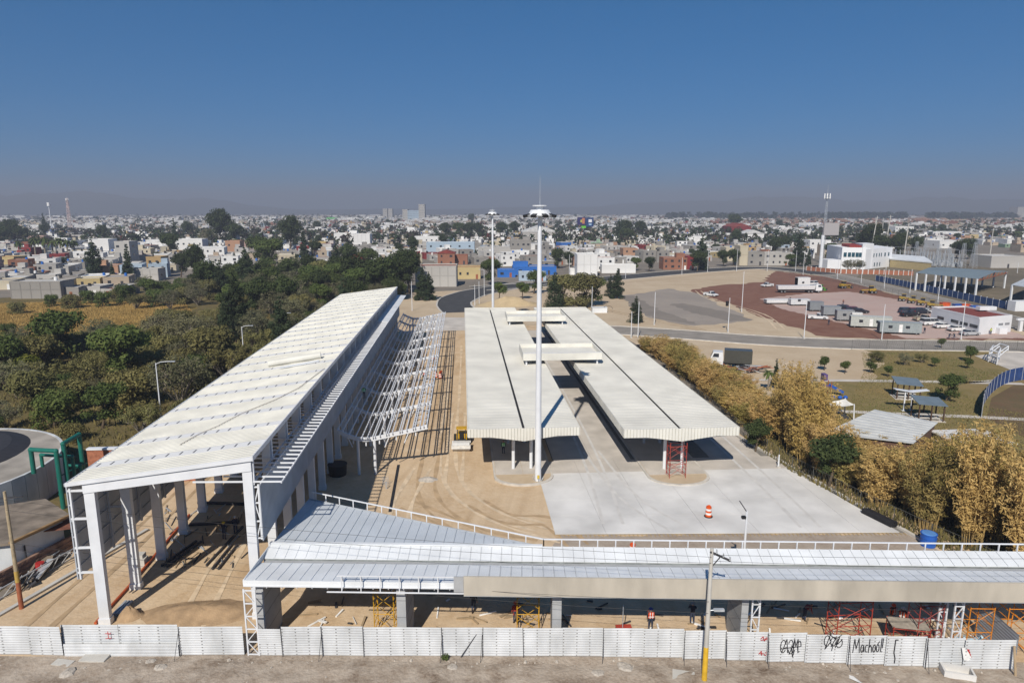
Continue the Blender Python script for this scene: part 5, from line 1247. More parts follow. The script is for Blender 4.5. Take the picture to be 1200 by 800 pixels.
for sgn in (-1, 1): tm.box(-.03 - .09, .03 - .09, sgn * .145 - .012, sgn * .145 + .012, 1.0, 1.45); tm.box(.06, .12, sgn * .145 - .012, sgn * .145 + .012, 1.0, 1.45); tm.box(-.2, .2, sgn * .142 - .012, sgn * .142 + .012, 1.08, 1.13)
TAPE = tm.mesh('reflective_tape', white_pl)
def person(loc, rz, ps, shirt, label, vest=None, helmet=None, z=0):
    o = thing('person', label, 'person', (loc[0], loc[1], z), rz); put('body', BODY[ps], o, color=shirt)
    if vest and ps != 'bend': v = put('vest', VEST, o, color=vest); put('reflective_tape', TAPE, v)
    if helmet:
        h = put('helmet', HELM, o, color=helmet)
        if ps == 'bend': h.location = (0, -1.99 + .22, .55 - .9 + .0); h.rotation_euler = (R(75), 0, 0); h.location = (0, 1.02, .79)
    return o
OR, GR, YE, BL, NV, WH = (.75, .09, .02), (.06, .5, .06), (.7, .5, .02), (.02, .08, .4), (.03, .035, .06), (.7, .7, .7)
person(G(762, 737.5), R(180), 'stand', (.05, .05, .06), 'worker in red vest and blue helmet behind the hoarding', OR, BL)
person(G(811, 731), R(170), 'work', NV, 'worker in dark clothes and grey helmet under the gateway beam', None, (.35, .37, .4))
person(G(942, 727), R(100), 'bend', (.2, .03, .04), 'stooping worker in dark red shirt under the gateway beam')
person(G(1045, 733), R(200), 'stand', (.08, .04, .03), 'worker in red vest beside the red scaffold', OR, OR)
person(G(1056, 737), R(140), 'work', (.05, .05, .06), 'worker in orange vest next to the red scaffold worker', (.8, .12, .03), WH)
person(G(604, 730), R(190), 'stand', (.4, .05, .04), 'worker in red shirt left of the yellow scaffold', None, OR)
person(G(555, 717), R(180), 'walk', (.02, .025, .03), 'dark clothed worker walking under the bare fascia frame', None, (.05, .05, .05))
person(G(263, 632), R(160), 'work', NV, 'worker in yellow helmet standing on the hall floor', None, YE)
person(G(276.5, 625), R(200), 'stand', NV, 'worker in white helmet deep in the hall', None, WH)
person(G(590, 534), R(175), 'stand', (.05, .05, .06), 'worker in green vest in the shade of the left platform', GR, None, .26)
fxz = zp(-11.2)
person((-13.3, 88.6, 0), R(190), 'work', (.05, .05, .06), 'worker in green vest up on the bare steel frame', GR, WH, zp(-13.3) + .2)
for (px, py, c, ps, v, lab) in [(1083, 391, NV, 'walk', None, 'person in dark clothes walking on the pink paving'), (988, 357, (.2, .08, .05), 'stand', None, 'person standing alone in the middle of the pink paving'), (1161, 392, (.4, .4, .05), 'stand', (.55, .7, .05), 'person in yellow vest in front of the red-roofed white building'), (971, 381, NV, 'stand', None, 'person in dark clothes beside the white pickup'), (1112, 397, (.05, .04, .04), 'bend', None, 'stooping person in front of the parked white cars'), (1118, 397, (.05, .05, .05), 'bend', None, 'second stooping person near the silver car'), (979, 374, (.35, .25, .12), 'walk', None, 'person in tan shirt by the container cabins')]:
    person(G(px, py), R(rnd.uniform(120, 240)), ps, c, lab, v)
for (x, z_, y, c, lab) in [(-7.2, 0, 118, OR, 'worker in orange vest under the far bays of the steel frame'), (-6.0, 0, 131, OR, 'worker in orange vest at the right edge of the steel frame'), (-9.5, 0, 125, (.1, .2, .5), 'worker in blue vest under the steel frame')]:
    person((x, y), R(180), 'stand', NV, lab, c, WH, 0)

# ------------------------------------------------------------------ scaffolds, drums, tanks
def scaffold(loc, rz, wd, dp, lifts, col, label, deck=True, lh=1.75):
    o = thing('scaffold', label, 'scaffold', loc, rz)
    for sx in (0, wd):
        for k in range(lifts):
            b = MB(); z0 = k * lh
            for y in (0, dp): b.tube((sx, y, z0), (sx, y, z0 + lh), .035, n=6)
            for z in (z0 + .35, z0 + .9, z0 + 1.45): b.tube((sx, 0, z), (sx, dp, z), .028, n=6)
            b.build('frame', painted, o, False, col)
    for k in range(lifts):
        for y in (0, dp):
            b = MB(); b.tube((0, y, k * lh + .3), (wd, y, k * lh + 1.5), .022, n=5); b.build('brace', painted, o, False, col)
            b = MB(); b.tube((0, y, k * lh + 1.5), (wd, y, k * lh + .3), .022, n=5); b.build('brace', painted, o, False, col)
        b = MB(); b.tube((0, 0, k * lh + 1.62), (wd, 0, k * lh + 1.62), .03, n=6); b.tube((0, dp, k * lh + 1.62), (wd, dp, k * lh + 1.62), .03, n=6); b.build('ledger', painted, o, False, col)
    if deck:
        for i in range(3): b = MB(); b.box(-.05, wd + .05, .08 + i * dp / 3, .04 + (i + 1) * dp / 3, lifts * lh - .1, lifts * lh - .05); b.build('deck_board', mat('grey_timber', (.34, .30, .25), .9, .2, 3), o, False)
    return o
YS, RS, OS = (.62, .34, .02), (.40, .05, .03), (.68, .24, .02)
p = S(unS(*G(606, 737)[:2])[0], 43.6); scaffold(p, -SA, 1.55, 1.2, 2, YS, 'yellow scaffold tower left of the middle grey fin')
p = S(unS(*G(444, 735)[:2])[0] - .1, 43.4); scaffold(p, -SA, 1.4, 1.2, 2, YS, 'yellow scaffold tower left of the first grey fin', False)
p = S(unS(*G(966, 741)[:2])[0], 42.6); scaffold(p, -SA + .1, 2.4, 1.3, 2, RS, 'red scaffold tower behind the graffiti on the hoarding')
p = S(unS(*G(1032, 746)[:2])[0], 42.5); scaffold(p, -SA - .15, 2.3, 1.3, 1, RS, 'low red scaffold beside the two workers')
p = S(unS(*G(1058, 746)[:2])[0], 42.4); scaffold(p, -SA, 1.6, 1.3, 2, (.32, .06, .05), 'dark red scaffold tower left of the white lattice posts')
p = S(unS(*G(1115, 750)[:2])[0], 42.2); scaffold(p, -SA, 1.6, 1.5, 2, OS, 'orange scaffold right of the white lattice posts', False)
p = S(unS(*G(1160, 752)[:2])[0], 42.2); scaffold(p, -SA, 1.5, 1.6, 2, OS, 'orange scaffold nearest the grey gate', False)
p = G(784, 562); scaffold((p.x - .05, p.y - .2, .26), 0, 1.85, 1.2, 2, RS, 'red scaffold tower at the rounded end of the right platform', False, 2.05)
b = MB(); p = S(unS(*G(1113, 744)[:2])[0], 43.2, .12)
for i in range(26): b.bar(p + Vector((rnd.uniform(-.3, 2.2), rnd.uniform(-.5, .5), rnd.uniform(0, .3))), p + Vector((rnd.uniform(-.3, 2.6), rnd.uniform(-.6, .6), rnd.uniform(0, .3))), .12, .03)
tag(b.build('board_pile', mat('pale_blue_board', (.42, .58, .68), .7, .25, 2)), 'heap of pale blue board offcuts behind the orange scaffold', 'boards', kind='stuff')
p = S(unS(*G(728, 735)[:2])[0], 43.4); o = thing('saw_bench', 'small work bench with red top under the gateway beam', 'bench', p)
b = MB(); b.box(-.55, .55, -.35, .35, .8, .86); b.build('top', painted, o, False, (.45, .06, .03))
for sx in (-.5, .5):
    for sy in (-.3, .3): b = MB(); b.bar((sx * 1.15, sy, 0), (sx, sy, .8), .05); b.build('leg', dark_steel, o, False)
b = MB(); b.tube((-.1, 0, .86), (-.1, 0, 2.6), .03, n=6); b.build('rod', galv, o, False)
def drum(loc, label, s=1.):
    o = thing('traffic_drum', label, 'traffic drum', loc); n = 5
    for i in range(n): b = MB(); z0, z1 = .06 + i * .19, .06 + (i + 1) * .19; b.tube((0, 0, z0 * s), (0, 0, z1 * s), (.30 - i * .012) * s, (.29 - i * .012) * s, n=16); b.build('band', orange_pl if i % 2 == 0 else white_pl, o, False)
    b = MB(); b.tube((0, 0, 0), (0, 0, .06 * s), .4 * s, n=16); b.build('foot', black_pl, o, False)
    b = MB(); b.box(-.12 * s, .12 * s, -.03, .03, 1.0 * s, 1.14 * s); b.build('handle', orange_pl, o, False)
drum(G(830, 606) + Vector((0, 0, .1)), 'orange and white traffic drum alone on the concrete yard', 1.05)
drum(G(741, 650) + Vector((0, 0, .05)), 'traffic drum half hidden behind the gateway roof', 1.0)
for i, (px, py) in enumerate([(511, 442), (516, 443), (517, 441)]): drum(G(px, py), ['traffic drum left in the row beside the steel frame', 'traffic drum middle in the row beside the steel frame', 'traffic drum farthest in the row beside the steel frame'][i])
o = thing('water_drum', 'large blue plastic water tank at the corner of the concrete yard', 'water tank', G(1087, 639)); zz = .04
b = MB(); b.tube((0, 0, zz), (0, 0, 1.15), .62, .66, n=24); b.tube((0, 0, 1.15), (0, 0, 1.22), .69, n=24); b.tube((0, 0, .4), (0, 0, .46), .67, n=24); b.tube((0, 0, .8), (0, 0, .86), .68, n=24); b.build('tank_body', blue_pl, o, False, smooth=False)
b = MB(); b.tube((0, 0, 1.22), (0, 0, 1.26), .6, .55, n=24); b.build('lid', mat('pale_blue_lid', (.10, .25, .55), .4), o, False)
b = MB()
for i in range(12): b.tube(G(1010, 602) + Vector((.19 * (i % 4), 0, .2 + .18 * (i // 4))), G(1044, 619) + Vector((.19 * (i % 4), 0, .2 + .18 * (i // 4))), .1, n=8)
tag(b.build('pipe_stack', black_pl), 'stack of black pipes at the edge of the concrete yard', 'pipes')
o = thing('black_tub', 'black round plastic tub beside the hall columns', 'tub', G(396, 556)); b = MB(); b.tube((0, 0, 0), (0, 0, 1.25), .95, 1.05, n=22); b.build('tub_body', black_pl, o, False); b = MB(); b.tube((0, 0, 1.25), (0, 0, 1.32), 1.1, n=22); b.build('rim', black_pl, o, False)
b = MB(); a = G(467, 545); c = G(457, 600); b.bar(a + Vector((0, 0, .04)), c + Vector((0, 0, .04)), .3, .1); tag(b.build('black_hose', black_pl), 'straight black pipe lying on the earth beside the hall shadow', 'pipe')
b = MB()
for i in range(4): b.tube((G(452, 573) + Vector((.05 * i, 0, 0))), G(452, 573) + Vector((.05 * i, 0, .9)), .02, n=5)
a = G(452, 568); 
for i in range(5): b.path([a + Vector((.35 * math.cos(t * .785), .35 * math.sin(t * .785), .05 + i * .2)) for t in range(9)], .015, 4)
tag(b.build('rebar_cage', galv), 'thin wire rebar cage on the earth by the frame posts', 'rebar')

# ------------------------------------------------------------------ machines and vehicles (local x forward)
def wheel(parent, x, y, r, wd):
    b = MB(); b.tube((x, y - wd / 2, r), (x, y + wd / 2, r), r, n=16); t = b.build('tyre', rubber, parent, False)
    b = MB(); s = 1 if y > 0 else -1; b.tube((x, y + s * wd * .5, r), (x, y + s * wd * .53, r), r * .58, n=12); b.build('rim', rim_m, t, False)
def car(loc, rz, kind, col, label, group=None):
    name = {'pickup': 'pickup_truck', 'suv': 'parked_suv', 'sedan': 'parked_car', 'van': 'parked_van'}[kind]
    o = thing(name, label, {'pickup': 'pickup', 'suv': 'car', 'sedan': 'car', 'van': 'van'}[kind], (loc[0], loc[1], .05), rz, group)
    L, W, r = {'pickup': (5.2, 1.85, .37), 'suv': (4.8, 1.9, .37), 'sedan': (4.5, 1.75, .32), 'van': (5.0, 1.95, .34)}[kind]; hw = W / 2
    low = [(-L / 2, .45), (-L / 2 + .1, .28), (L / 2 - .1, .28), (L / 2, .5), (L / 2 - .04, .78), (L / 2 - 1.15, .98), (-L / 2 + .05, 1.0)]
    if kind == 'van': low = [(-L / 2, .45), (-L / 2 + .1, .28), (L / 2 - .1, .28), (L / 2, .5), (L / 2 - .04, .9), (L / 2 - .7, 1.12), (-L / 2, 1.12)]
    b = MB(); b.prism_y(low, -hw, hw); b.build('body', paint, o, False, col)
    cab = {'pickup': [(-.35, 1.0), (1.35, .97), (.75, 1.68), (-.2, 1.72)], 'suv': [(-L / 2 + .1, 1.0), (1.3, .97), (.7, 1.72), (-L / 2 + .35, 1.75)], 'sedan': [(-L / 2 + .5, .98), (1.15, .96), (.45, 1.42), (-1.1, 1.45)], 'van': [(-L / 2 + .03, 1.12), (L / 2 - .75, 1.12), (L / 2 - 1.35, 1.9), (-L / 2 + .12, 1.95)]}[kind]
    b = MB(); (xa, za), (xb, zb), (xc, zc), (xd, zd) = cab; iw = hw - .05; tw = hw - .2
    b.hexa(((xa, -iw, za), (xb, -iw, zb), (xb, iw, zb), (xa, iw, za)), ((xd, -tw, zd - .06), (xc, -tw, zc - .06), (xc, tw, zc - .06), (xd, tw, zd - .06))); b.build('window_glass', glass_m, o, False)
    b = MB(); b.hexa(((xd - .03, -tw - .02, zd - .06), (xc + .03, -tw - .02, zc - .06), (xc + .03, tw + .02, zc - .06), (xd - .03, tw + .02, zd - .06)), ((xd + .03, -tw + .04, zd), (xc - .05, -tw + .04, zc), (xc - .05, tw - .04, zc), (xd + .03, tw - .04, zd))); b.build('roof', paint, o, False, col)
    for f in ((.5, .62) if kind != 'van' else (.45, .72)):
        x0 = xa + (xb - xa) * f; x1 = xd + (xc - xd) * f
        for s in (-1, 1): b = MB(); b.bar((x0, s * (iw + .01), za), (x1, s * (tw + .01), zd - .05), .1, .03); b.build('pillar', paint, o, False, col)
    if kind == 'pickup':
        b = MB(); b.box(-L / 2 + .05, -.4, -hw, -hw + .08, 1.0, 1.14); b.box(-L / 2 + .05, -.4, hw - .08, hw, 1.0, 1.14); b.box(-L / 2 + .02, -L / 2 + .1, -hw, hw, 1.0, 1.14); b.build('bed_rail', paint, o, False, col)
        b = MB(); b.box(-L / 2 + .12, -.45, -hw + .09, hw - .09, 1.0, 1.02); b.build('bed_floor', black_pl, o, False)
    for x in (L * .31, -L * .30):
        for s in (-1, 1): wheel(o, x, s * (hw - .12), r, .24)
    for s in (-1, 1):
        b = MB(); b.box(L / 2 - .08, L / 2 + .01, s * (hw - .3) - .17, s * (hw - .3) + .17, .6, .76); b.build('headlight', lamp_w, o, False)
        b = MB(); b.box(-L / 2 - .01, -L / 2 + .06, s * (hw - .15) - .1, s * (hw - .15) + .1, .7, .92); b.build('tail_light', lamp_red, o, False)
    b = MB(); b.box(L / 2 - .06, L / 2 + .04, -hw + .05, hw - .05, .32, .5); b.box(-L / 2 - .04, -L / 2 + .08, -hw + .05, hw - .05, .32, .5); b.build('bumper', black_pl, o, False)
    return o
WHT = (.72, .73, .74); BLK = (.02, .02, .025); SIL = (.42, .44, .46); RED = (.15, .02, .03)
def carpx(px, py, rz, kind, col, label): return car(G(px, py), R(rz), kind, col, label)
carpx(958, 374, -20, 'pickup', WHT, 'white pickup parked by the lamp post in front of the cabins')
carpx(833, 347, -60, 'pickup', WHT, 'white flatbed pickup alone at the edge of the red gravel')
carpx(899, 336, 200, 'pickup', WHT, 'white pickup at the back of the red gravel left of the lorry')
carpx(940, 356, 10, 'suv', RED, 'dark red car left of the grey containers')
carpx(956, 364, -15, 'sedan', BLK, 'black car beside the grey container')
carpx(951, 334, 185, 'suv', WHT, 'white car behind the white lorry cab')
carpx(990, 364, -10, 'suv', BLK, 'black car behind the small white cabin')
carpx(1000, 366, -10, 'suv', RED, 'wine red car behind the small white cabin')
carpx(1008, 367, -10, 'sedan', BLK, 'low black car behind the long grey cabin')
carpx(1066, 371, 2, 'pickup', BLK, 'black pickup in the row on the pink paving')
carpx(1063, 367, 2, 'suv', (.05, .06, .09), 'dark blue car behind the black pickup')
carpx(1073, 367.5, 2, 'suv', RED, 'wine red car behind the black pickup')
carpx(1079, 367.5, 2, 'suv', (.02, .025, .04), 'black car between wine red and white cars')
carpx(1086, 367, 5, 'sedan', WHT, 'white car at the corner of the red-roofed building')
carpx(1082, 376, 2, 'pickup', (.40, .36, .28), 'sand coloured pickup behind the white van')
carpx(1090, 381, 3, 'van', WHT, 'white passenger van beside the red-roofed building')
carpx(1104, 384.5, 4, 'sedan', WHT, 'white car parked right of the white van')
carpx(1121, 388, 4, 'sedan', WHT, 'white car parked left of the silver car')
carpx(1136, 393, 4, 'sedan', SIL, 'silver car at the end of the parked row')
def lorry(loc, rz, label, box=None, tipper=True, cab=WHT, L=13.):
    o = thing('lorry', label, 'lorry', (loc[0], loc[1], .05), rz)
    b = MB(); b.box(L / 2 - 2.3, L / 2, -1.2, 1.2, .8, 2.1); b.hexa(((L / 2 - 2.3, -1.2, 2.1), (L / 2, -1.2, 2.1), (L / 2, 1.2, 2.1), (L / 2 - 2.3, 1.2, 2.1)), ((L / 2 - 2.2, -1.1, 3.1), (L / 2 - .45, -1.1, 3.1), (L / 2 - .45, 1.1, 3.1), (L / 2 - 2.2, 1.1, 3.1))); b.build('cab', paint, o, False, cab)
    b = MB(); b.hexa(((L / 2 - .02, -1.05, 2.15), (L / 2 + .02, -1.05, 2.15), (L / 2 + .02, 1.05, 2.15), (L / 2 - .02, 1.05, 2.15)), ((L / 2 - .42, -1., 2.95), (L / 2 - .38, -1., 2.95), (L / 2 - .38, 1., 2.95), (L / 2 - .42, 1., 2.95))); b.build('windscreen', glass_m, o, False)
    for s in (-1, 1): b = MB(); b.hexa(((L / 2 - 1.5, s * 1.19 - .02, 2.15), (L / 2 - .3, s * 1.19 - .02, 2.15), (L / 2 - .3, s * 1.19 + .02, 2.15), (L / 2 - 1.5, s * 1.19 + .02, 2.15)), ((L / 2 - 1.5, s * 1.13 - .02, 2.85), (L / 2 - .6, s * 1.13 - .02, 2.85), (L / 2 - .6, s * 1.13 + .02, 2.85), (L / 2 - 1.5, s * 1.13 + .02, 2.85))); b.build('side_window', glass_m, o, False)
    b = MB(); b.box(-L / 2 + .2, L / 2 - 2.4, -.5, .5, .75, 1.1); b.build('chassis', dark_steel, o, False)
    b = MB(); col = box or WHT
    if tipper:
        b.hexa(((-L / 2, -1., 1.3), (L / 2 - 2.7, -1., 1.3), (L / 2 - 2.7, 1., 1.3), (-L / 2, 1., 1.3)), ((-L / 2 - .3, -1.25, 2.7), (L / 2 - 2.5, -1.25, 2.7), (L / 2 - 2.5, 1.25, 2.7), (-L / 2 - .3, 1.25, 2.7)))
    else: b.box(-L / 2, L / 2 - 2.5, -1.25, 1.25, 1.15, 3.6)
    b.build('box_body', paint, o, False, col)
    b = MB()
    for i in range(7): x = -L / 2 + .4 + i * (L - 3.2) / 6; b.box(x - .05, x + .05, -1.29, 1.29, 1.35, 2.68 if tipper else 3.55)
    b.build('rib', paint, o, False, col)
    for x in ([L / 2 - 1.2] + ([L / 2 - 3.6, L / 2 - 4.8] if L > 9 else []) + [-L / 2 + 2.4, -L / 2 + 1.2]):
        for s in (-1, 1): wheel(o, x, s * 1.0, .5, .35)
    return o
lorry(G(936, 343), R(-3), 'long white tipper lorry on the red gravel', L=16)
lorry(G(856, 431), R(160), 'dark box lorry with white cab behind the bamboo row', (.07, .07, .06), False, WHT, 7.5)
def cabin(px, py, rz, L, W, H_, col, label, nwin=2, door=True, cat='cabin', roofc=None):
    p = G(px, py); o = thing('site_cabin', label, cat, (p.x, p.y, .05), R(rz))
    b = MB(); b.box(-L / 2, L / 2, -W / 2, W / 2, .45, H_); 
    for i in range(int(L / .6)): b.box(-L / 2 + i * .6, -L / 2 + i * .6 + .25, -W / 2 - .03, W / 2 + .03, .5, H_ - .08)
    b.build('shell', painted, o, False, col)
    b = MB(); b.box(-L / 2 - .06, L / 2 + .06, -W / 2 - .06, W / 2 + .06, H_, H_ + .1); b.build('roof', painted, o, False, roofc or tuple(c * 1.1 for c in col))
    b = MB(); b.box(-L / 2 + .3, L / 2 - .3, -W / 2 + .3, W / 2 - .3, .2, .44); b.build('chassis', dark_steel, o, False)
    for i in range(nwin):
        x = -L / 2 + L * (i + .6) / (nwin + .4); b = MB(); b.box(x - .45, x + .45, -W / 2 - .06, -W / 2 - .035, 1.4, 2.15); w_ = b.build('window', glass_m, o, False); b = MB(); b.box(x - .52, x + .52, -W / 2 - .055, -W / 2 - .033, 1.33, 1.4); b.build('sill', white_pl, w_, False)
    if door: b = MB(); b.box(-.4, .4, -W / 2 - .06, -W / 2 - .035, .5, 2.4); b.build('door', white_pl, o, False)
    for x in (-L / 2 + 1, L / 2 - 1):
        for s in (-1, 1): wheel(o, x, s * (W / 2 - .3), .3, .2)
    b = MB(); b.box(L / 2 + .031, L / 2 + .05, -.5, .5, 1.4, 2.1); b.build('end_window', glass_m, o, False)
    return o
cabin(1019, 384, -20, 9.5, 2.5, 2.9, (.48, .50, .47), 'long pale grey site cabin beside the lamp post', 2)
cabin(1053, 391, -18, 9.2, 2.5, 2.8, (.30, .34, .35), 'blue-grey site cabin nearest the access road', 2)
cabin(989, 376, -14, 4.4, 2.3, 2.9, (.30, .31, .32), 'small dark grey cabin with white board', 1, False)
cabin(973, 370, -8, 4.8, 2.3, 2.7, (.26, .28, .30), 'grey steel container behind the white pickup', 0, False, 'container')
cabin(955, 364.5, -8, 4, 2.3, 2.8, (.22, .24, .26), 'dark grey container left of the grey steel one', 0, False, 'container')
cabin(936, 358, -5, 6, 2.4, 2.0, (.62, .64, .66), 'low white cabin with blue stripe left of the dark red car', 1, False)
cabin(911, 356, -3, 8, 2.6, 1.4, (.70, .71, .72), 'low white flat-roofed hut at the left of the yard', 0, False)
cabin(940, 336, 0, 5, 2.5, 3.6, (.74, .75, .75), 'tall white box cabin behind the white lorry', 1, False)
cabin(1003, 378, -14, 2.6, 1.2, 2.6, (.72, .72, .70), 'white board cabin between the grey cabins', 0, False)
def machine(px, py, rz, label, col=(.42, .27, .035), s=.9):
    p = G(px, py); o = thing('earth_mover', label, 'earth mover', (p.x, p.y, .05), R(rz)); o.scale = (s, s, s)
    b = MB(); b.prism_y([(-1.2, 1.0), (1.2, 1.0), (1.3, 1.9), (-1.2, 2.1)], -.7, .7); b.build('engine_hood', painted, o, False, col)
    b = MB(); b.bar((1.2, 0, 1.5), (4.2, 0, 1.3), .35, .35); b.build('front_frame', painted, o, False, col)
    b = MB(); b.box(-.2, 1.2, -.6, .6, 1.95, 3.0); b.build('cab_glass', glass_m, o, False)
    b = MB(); b.box(-.35, 1.35, -.75, .75, 3.0, 3.12); b.build('cab_roof', painted, o, False, col)
    for x in (-.15, 1.15):
        for y in (-.6, .6): b = MB(); b.bar((x, y, 1.9), (x, y, 3.0), .09); b.build('cab_post', dark_steel, o, False)
    b = MB(); b.bar((2.3, -1.7, .5), (2.7, 1.7, .5), .12, .6); b.build('blade', painted, o, False, col)
    for x, r in ((-.9, .62), (.5, .62), (4.0, .55)):
        for y in (-1, 1): wheel(o, x, y * .95, r, .42)
    return o
machine(987, 338, 10, 'yellow wheel loader alone on the red gravel'); machine(1022, 344, 170, 'yellow grader alone near the avenue fence', s=.9)
for i, (px, py, lab) in enumerate([(1057, 353, 'yellow machine farthest in the row by the avenue fence'), (1068, 355.5, 'yellow machine second in the row by the avenue fence'), (1079, 358, 'yellow machine third in the row by the avenue fence'), (1090, 361, 'yellow machine nearest in the row by the avenue fence')]): machine(px, py, -28, lab, (.34, .235, .05), .8)
machine(961, 341, 30, 'bright green small tractor beside the white lorry cab', (.06, .45, .03), .75)
# road roller on the earth between hall and platform
p = G(541, 524); o = thing('road_roller', 'yellow road roller with white drum beside the left platform canopy', 'road roller', p, R(-92))
b = MB(); b.tube((1.3, -1.05, .62), (1.3, 1.05, .62), .62, n=24); b.build('drum', mat('drum_steel', (.5, .5, .49), .5, .1, 2), o, False)
b = MB()
for s in (-1, 1): b.box(.3, 2.1, s * 1.12 - .06, s * 1.12 + .06, .5, .85)
b.box(1.98, 2.15, -1.18, 1.18, .55, 1.0); b.box(.25, .45, -1.18, 1.18, .55, 1.0); b.build('drum_frame', painted, o, False, (.70, .70, .68))
b = MB(); b.prism_y([(-2.3, .8), (-.6, .8), (-.6, 1.7), (-2.2, 1.55)], -.65, .65); b.build('engine_hood', painted, o, False, (.6, .35, .02))
b = MB(); b.box(-.6, .3, -.55, .55, .75, .95); b.build('platform', dark_steel, o, False)
for x in (-.6, .25):
    for y in (-.5, .5): b = MB(); b.bar((x, y, .95), (x, y, 2.5), .07); b.build('canopy_post', dark_steel, o, False)
b = MB(); b.box(-.75, .4, -.65, .65, 2.5, 2.58); b.build('canopy', painted, o, False, (.6, .35, .02))
b = MB(); b.box(-.45, -.1, -.25, .25, .95, 1.3); b.box(-.5, -.42, -.25, .25, 1.3, 1.8); b.build('seat', black_pl, o, False)
for s in (-1, 1): wheel(o, -1.5, s * .8, .65, .45)
# scrap heap of steel by the box lorry
b = MB(); p = G(873, 436)
for i in range(40): b.bar(p + Vector((rnd.uniform(-5, 5), rnd.uniform(-2, 2), rnd.uniform(0, .8))), p + Vector((rnd.uniform(-5, 5), rnd.uniform(-2, 2), rnd.uniform(.3, 1.6))), rnd.uniform(.08, .3), .12, mi=i % 3)
tag(b.build('scrap_heap', [dark_steel, rust_p, galv]), 'heap of dark and rusty scrap steel behind the bamboo', 'scrap', kind='stuff')
b = MB(); b.box(-2.2, 2.2, -1.1, 1.1, .0, 1.5); b.box(-2.3, 2.3, -1.2, 1.2, 1.5, 1.6); o = b.build('white_container', white_sheet); o.location = G(702, 366); tag(o, 'small white skip behind the right platform canopy', 'skip')
b = MB(); b.path([G(712, 366) + Vector((1.5 * math.cos(t), 0, 1.0 + 1.0 * math.sin(t))) for t in [i * .5 for i in range(7)]], .06, 6); tag(b.build('hoop', dark_steel), 'dark bent steel hoop right of the white skip', 'hoop')
b = MB()
for f in ((0, 0), (1.2, .4), (.4, 1.2)): b.bar(G(612, 357) + Vector((f[0], f[1], 0)), G(612, 357) + Vector((f[0] - 1.2, f[1], 1.9)), .2)
tag(b.build('dark_frame', dark_steel), 'dark tilted steel frame on the sand behind the canopies', 'frame')
b = MB()
for i in range(18): b.bar(G(748, 408) + Vector((rnd.uniform(-2.5, 2.5), rnd.uniform(-1.2, 1.2), .2)), G(748, 408) + Vector((rnd.uniform(-2.5, 2.5), rnd.uniform(-1.2, 1.2), rnd.uniform(.2, 1.))), .3, .2)
tag(b.build('dark_debris', dark_steel), 'dark heap of debris right of the platform canopy', 'debris', kind='stuff')
# ------------------------------------------------------------------ lamp posts
def lamp(px, py, hpx, label, arm=0, double=False, col=white_steel, h=None):
    p = G(px, py); h = h or hpx * mpp(p) * 1.02; o = thing('lamp_post', label, 'lamp post', (p.x, p.y, 0), 0)
    b = MB(); b.tube((0, 0, 0), (0, 0, h), .11, .07, n=8); b.build('shaft', col, o, False)
    b = MB(); b.box(-.2, .2, -.2, .2, 0, .25); b.build('base', concrete, o, False)
    for s in ((-1, 1) if double else ((1,) if arm > 0 else (-1,) if arm < 0 else ())):
        L = abs(arm) or 1.2; b = MB(); b.path([(0, 0, h - .15), (s * L * .35, 0, h + .15), (s * L, 0, h + .22)], .05, 6); a = b.build('arm', col, o, False)
        b = MB(); b.box(min(s * L, s * (L + .7)), max(s * L, s * (L + .7)), -.14, .14, h + .15, h + .27); b.build('lamp_head', galv, a, False)
    return o
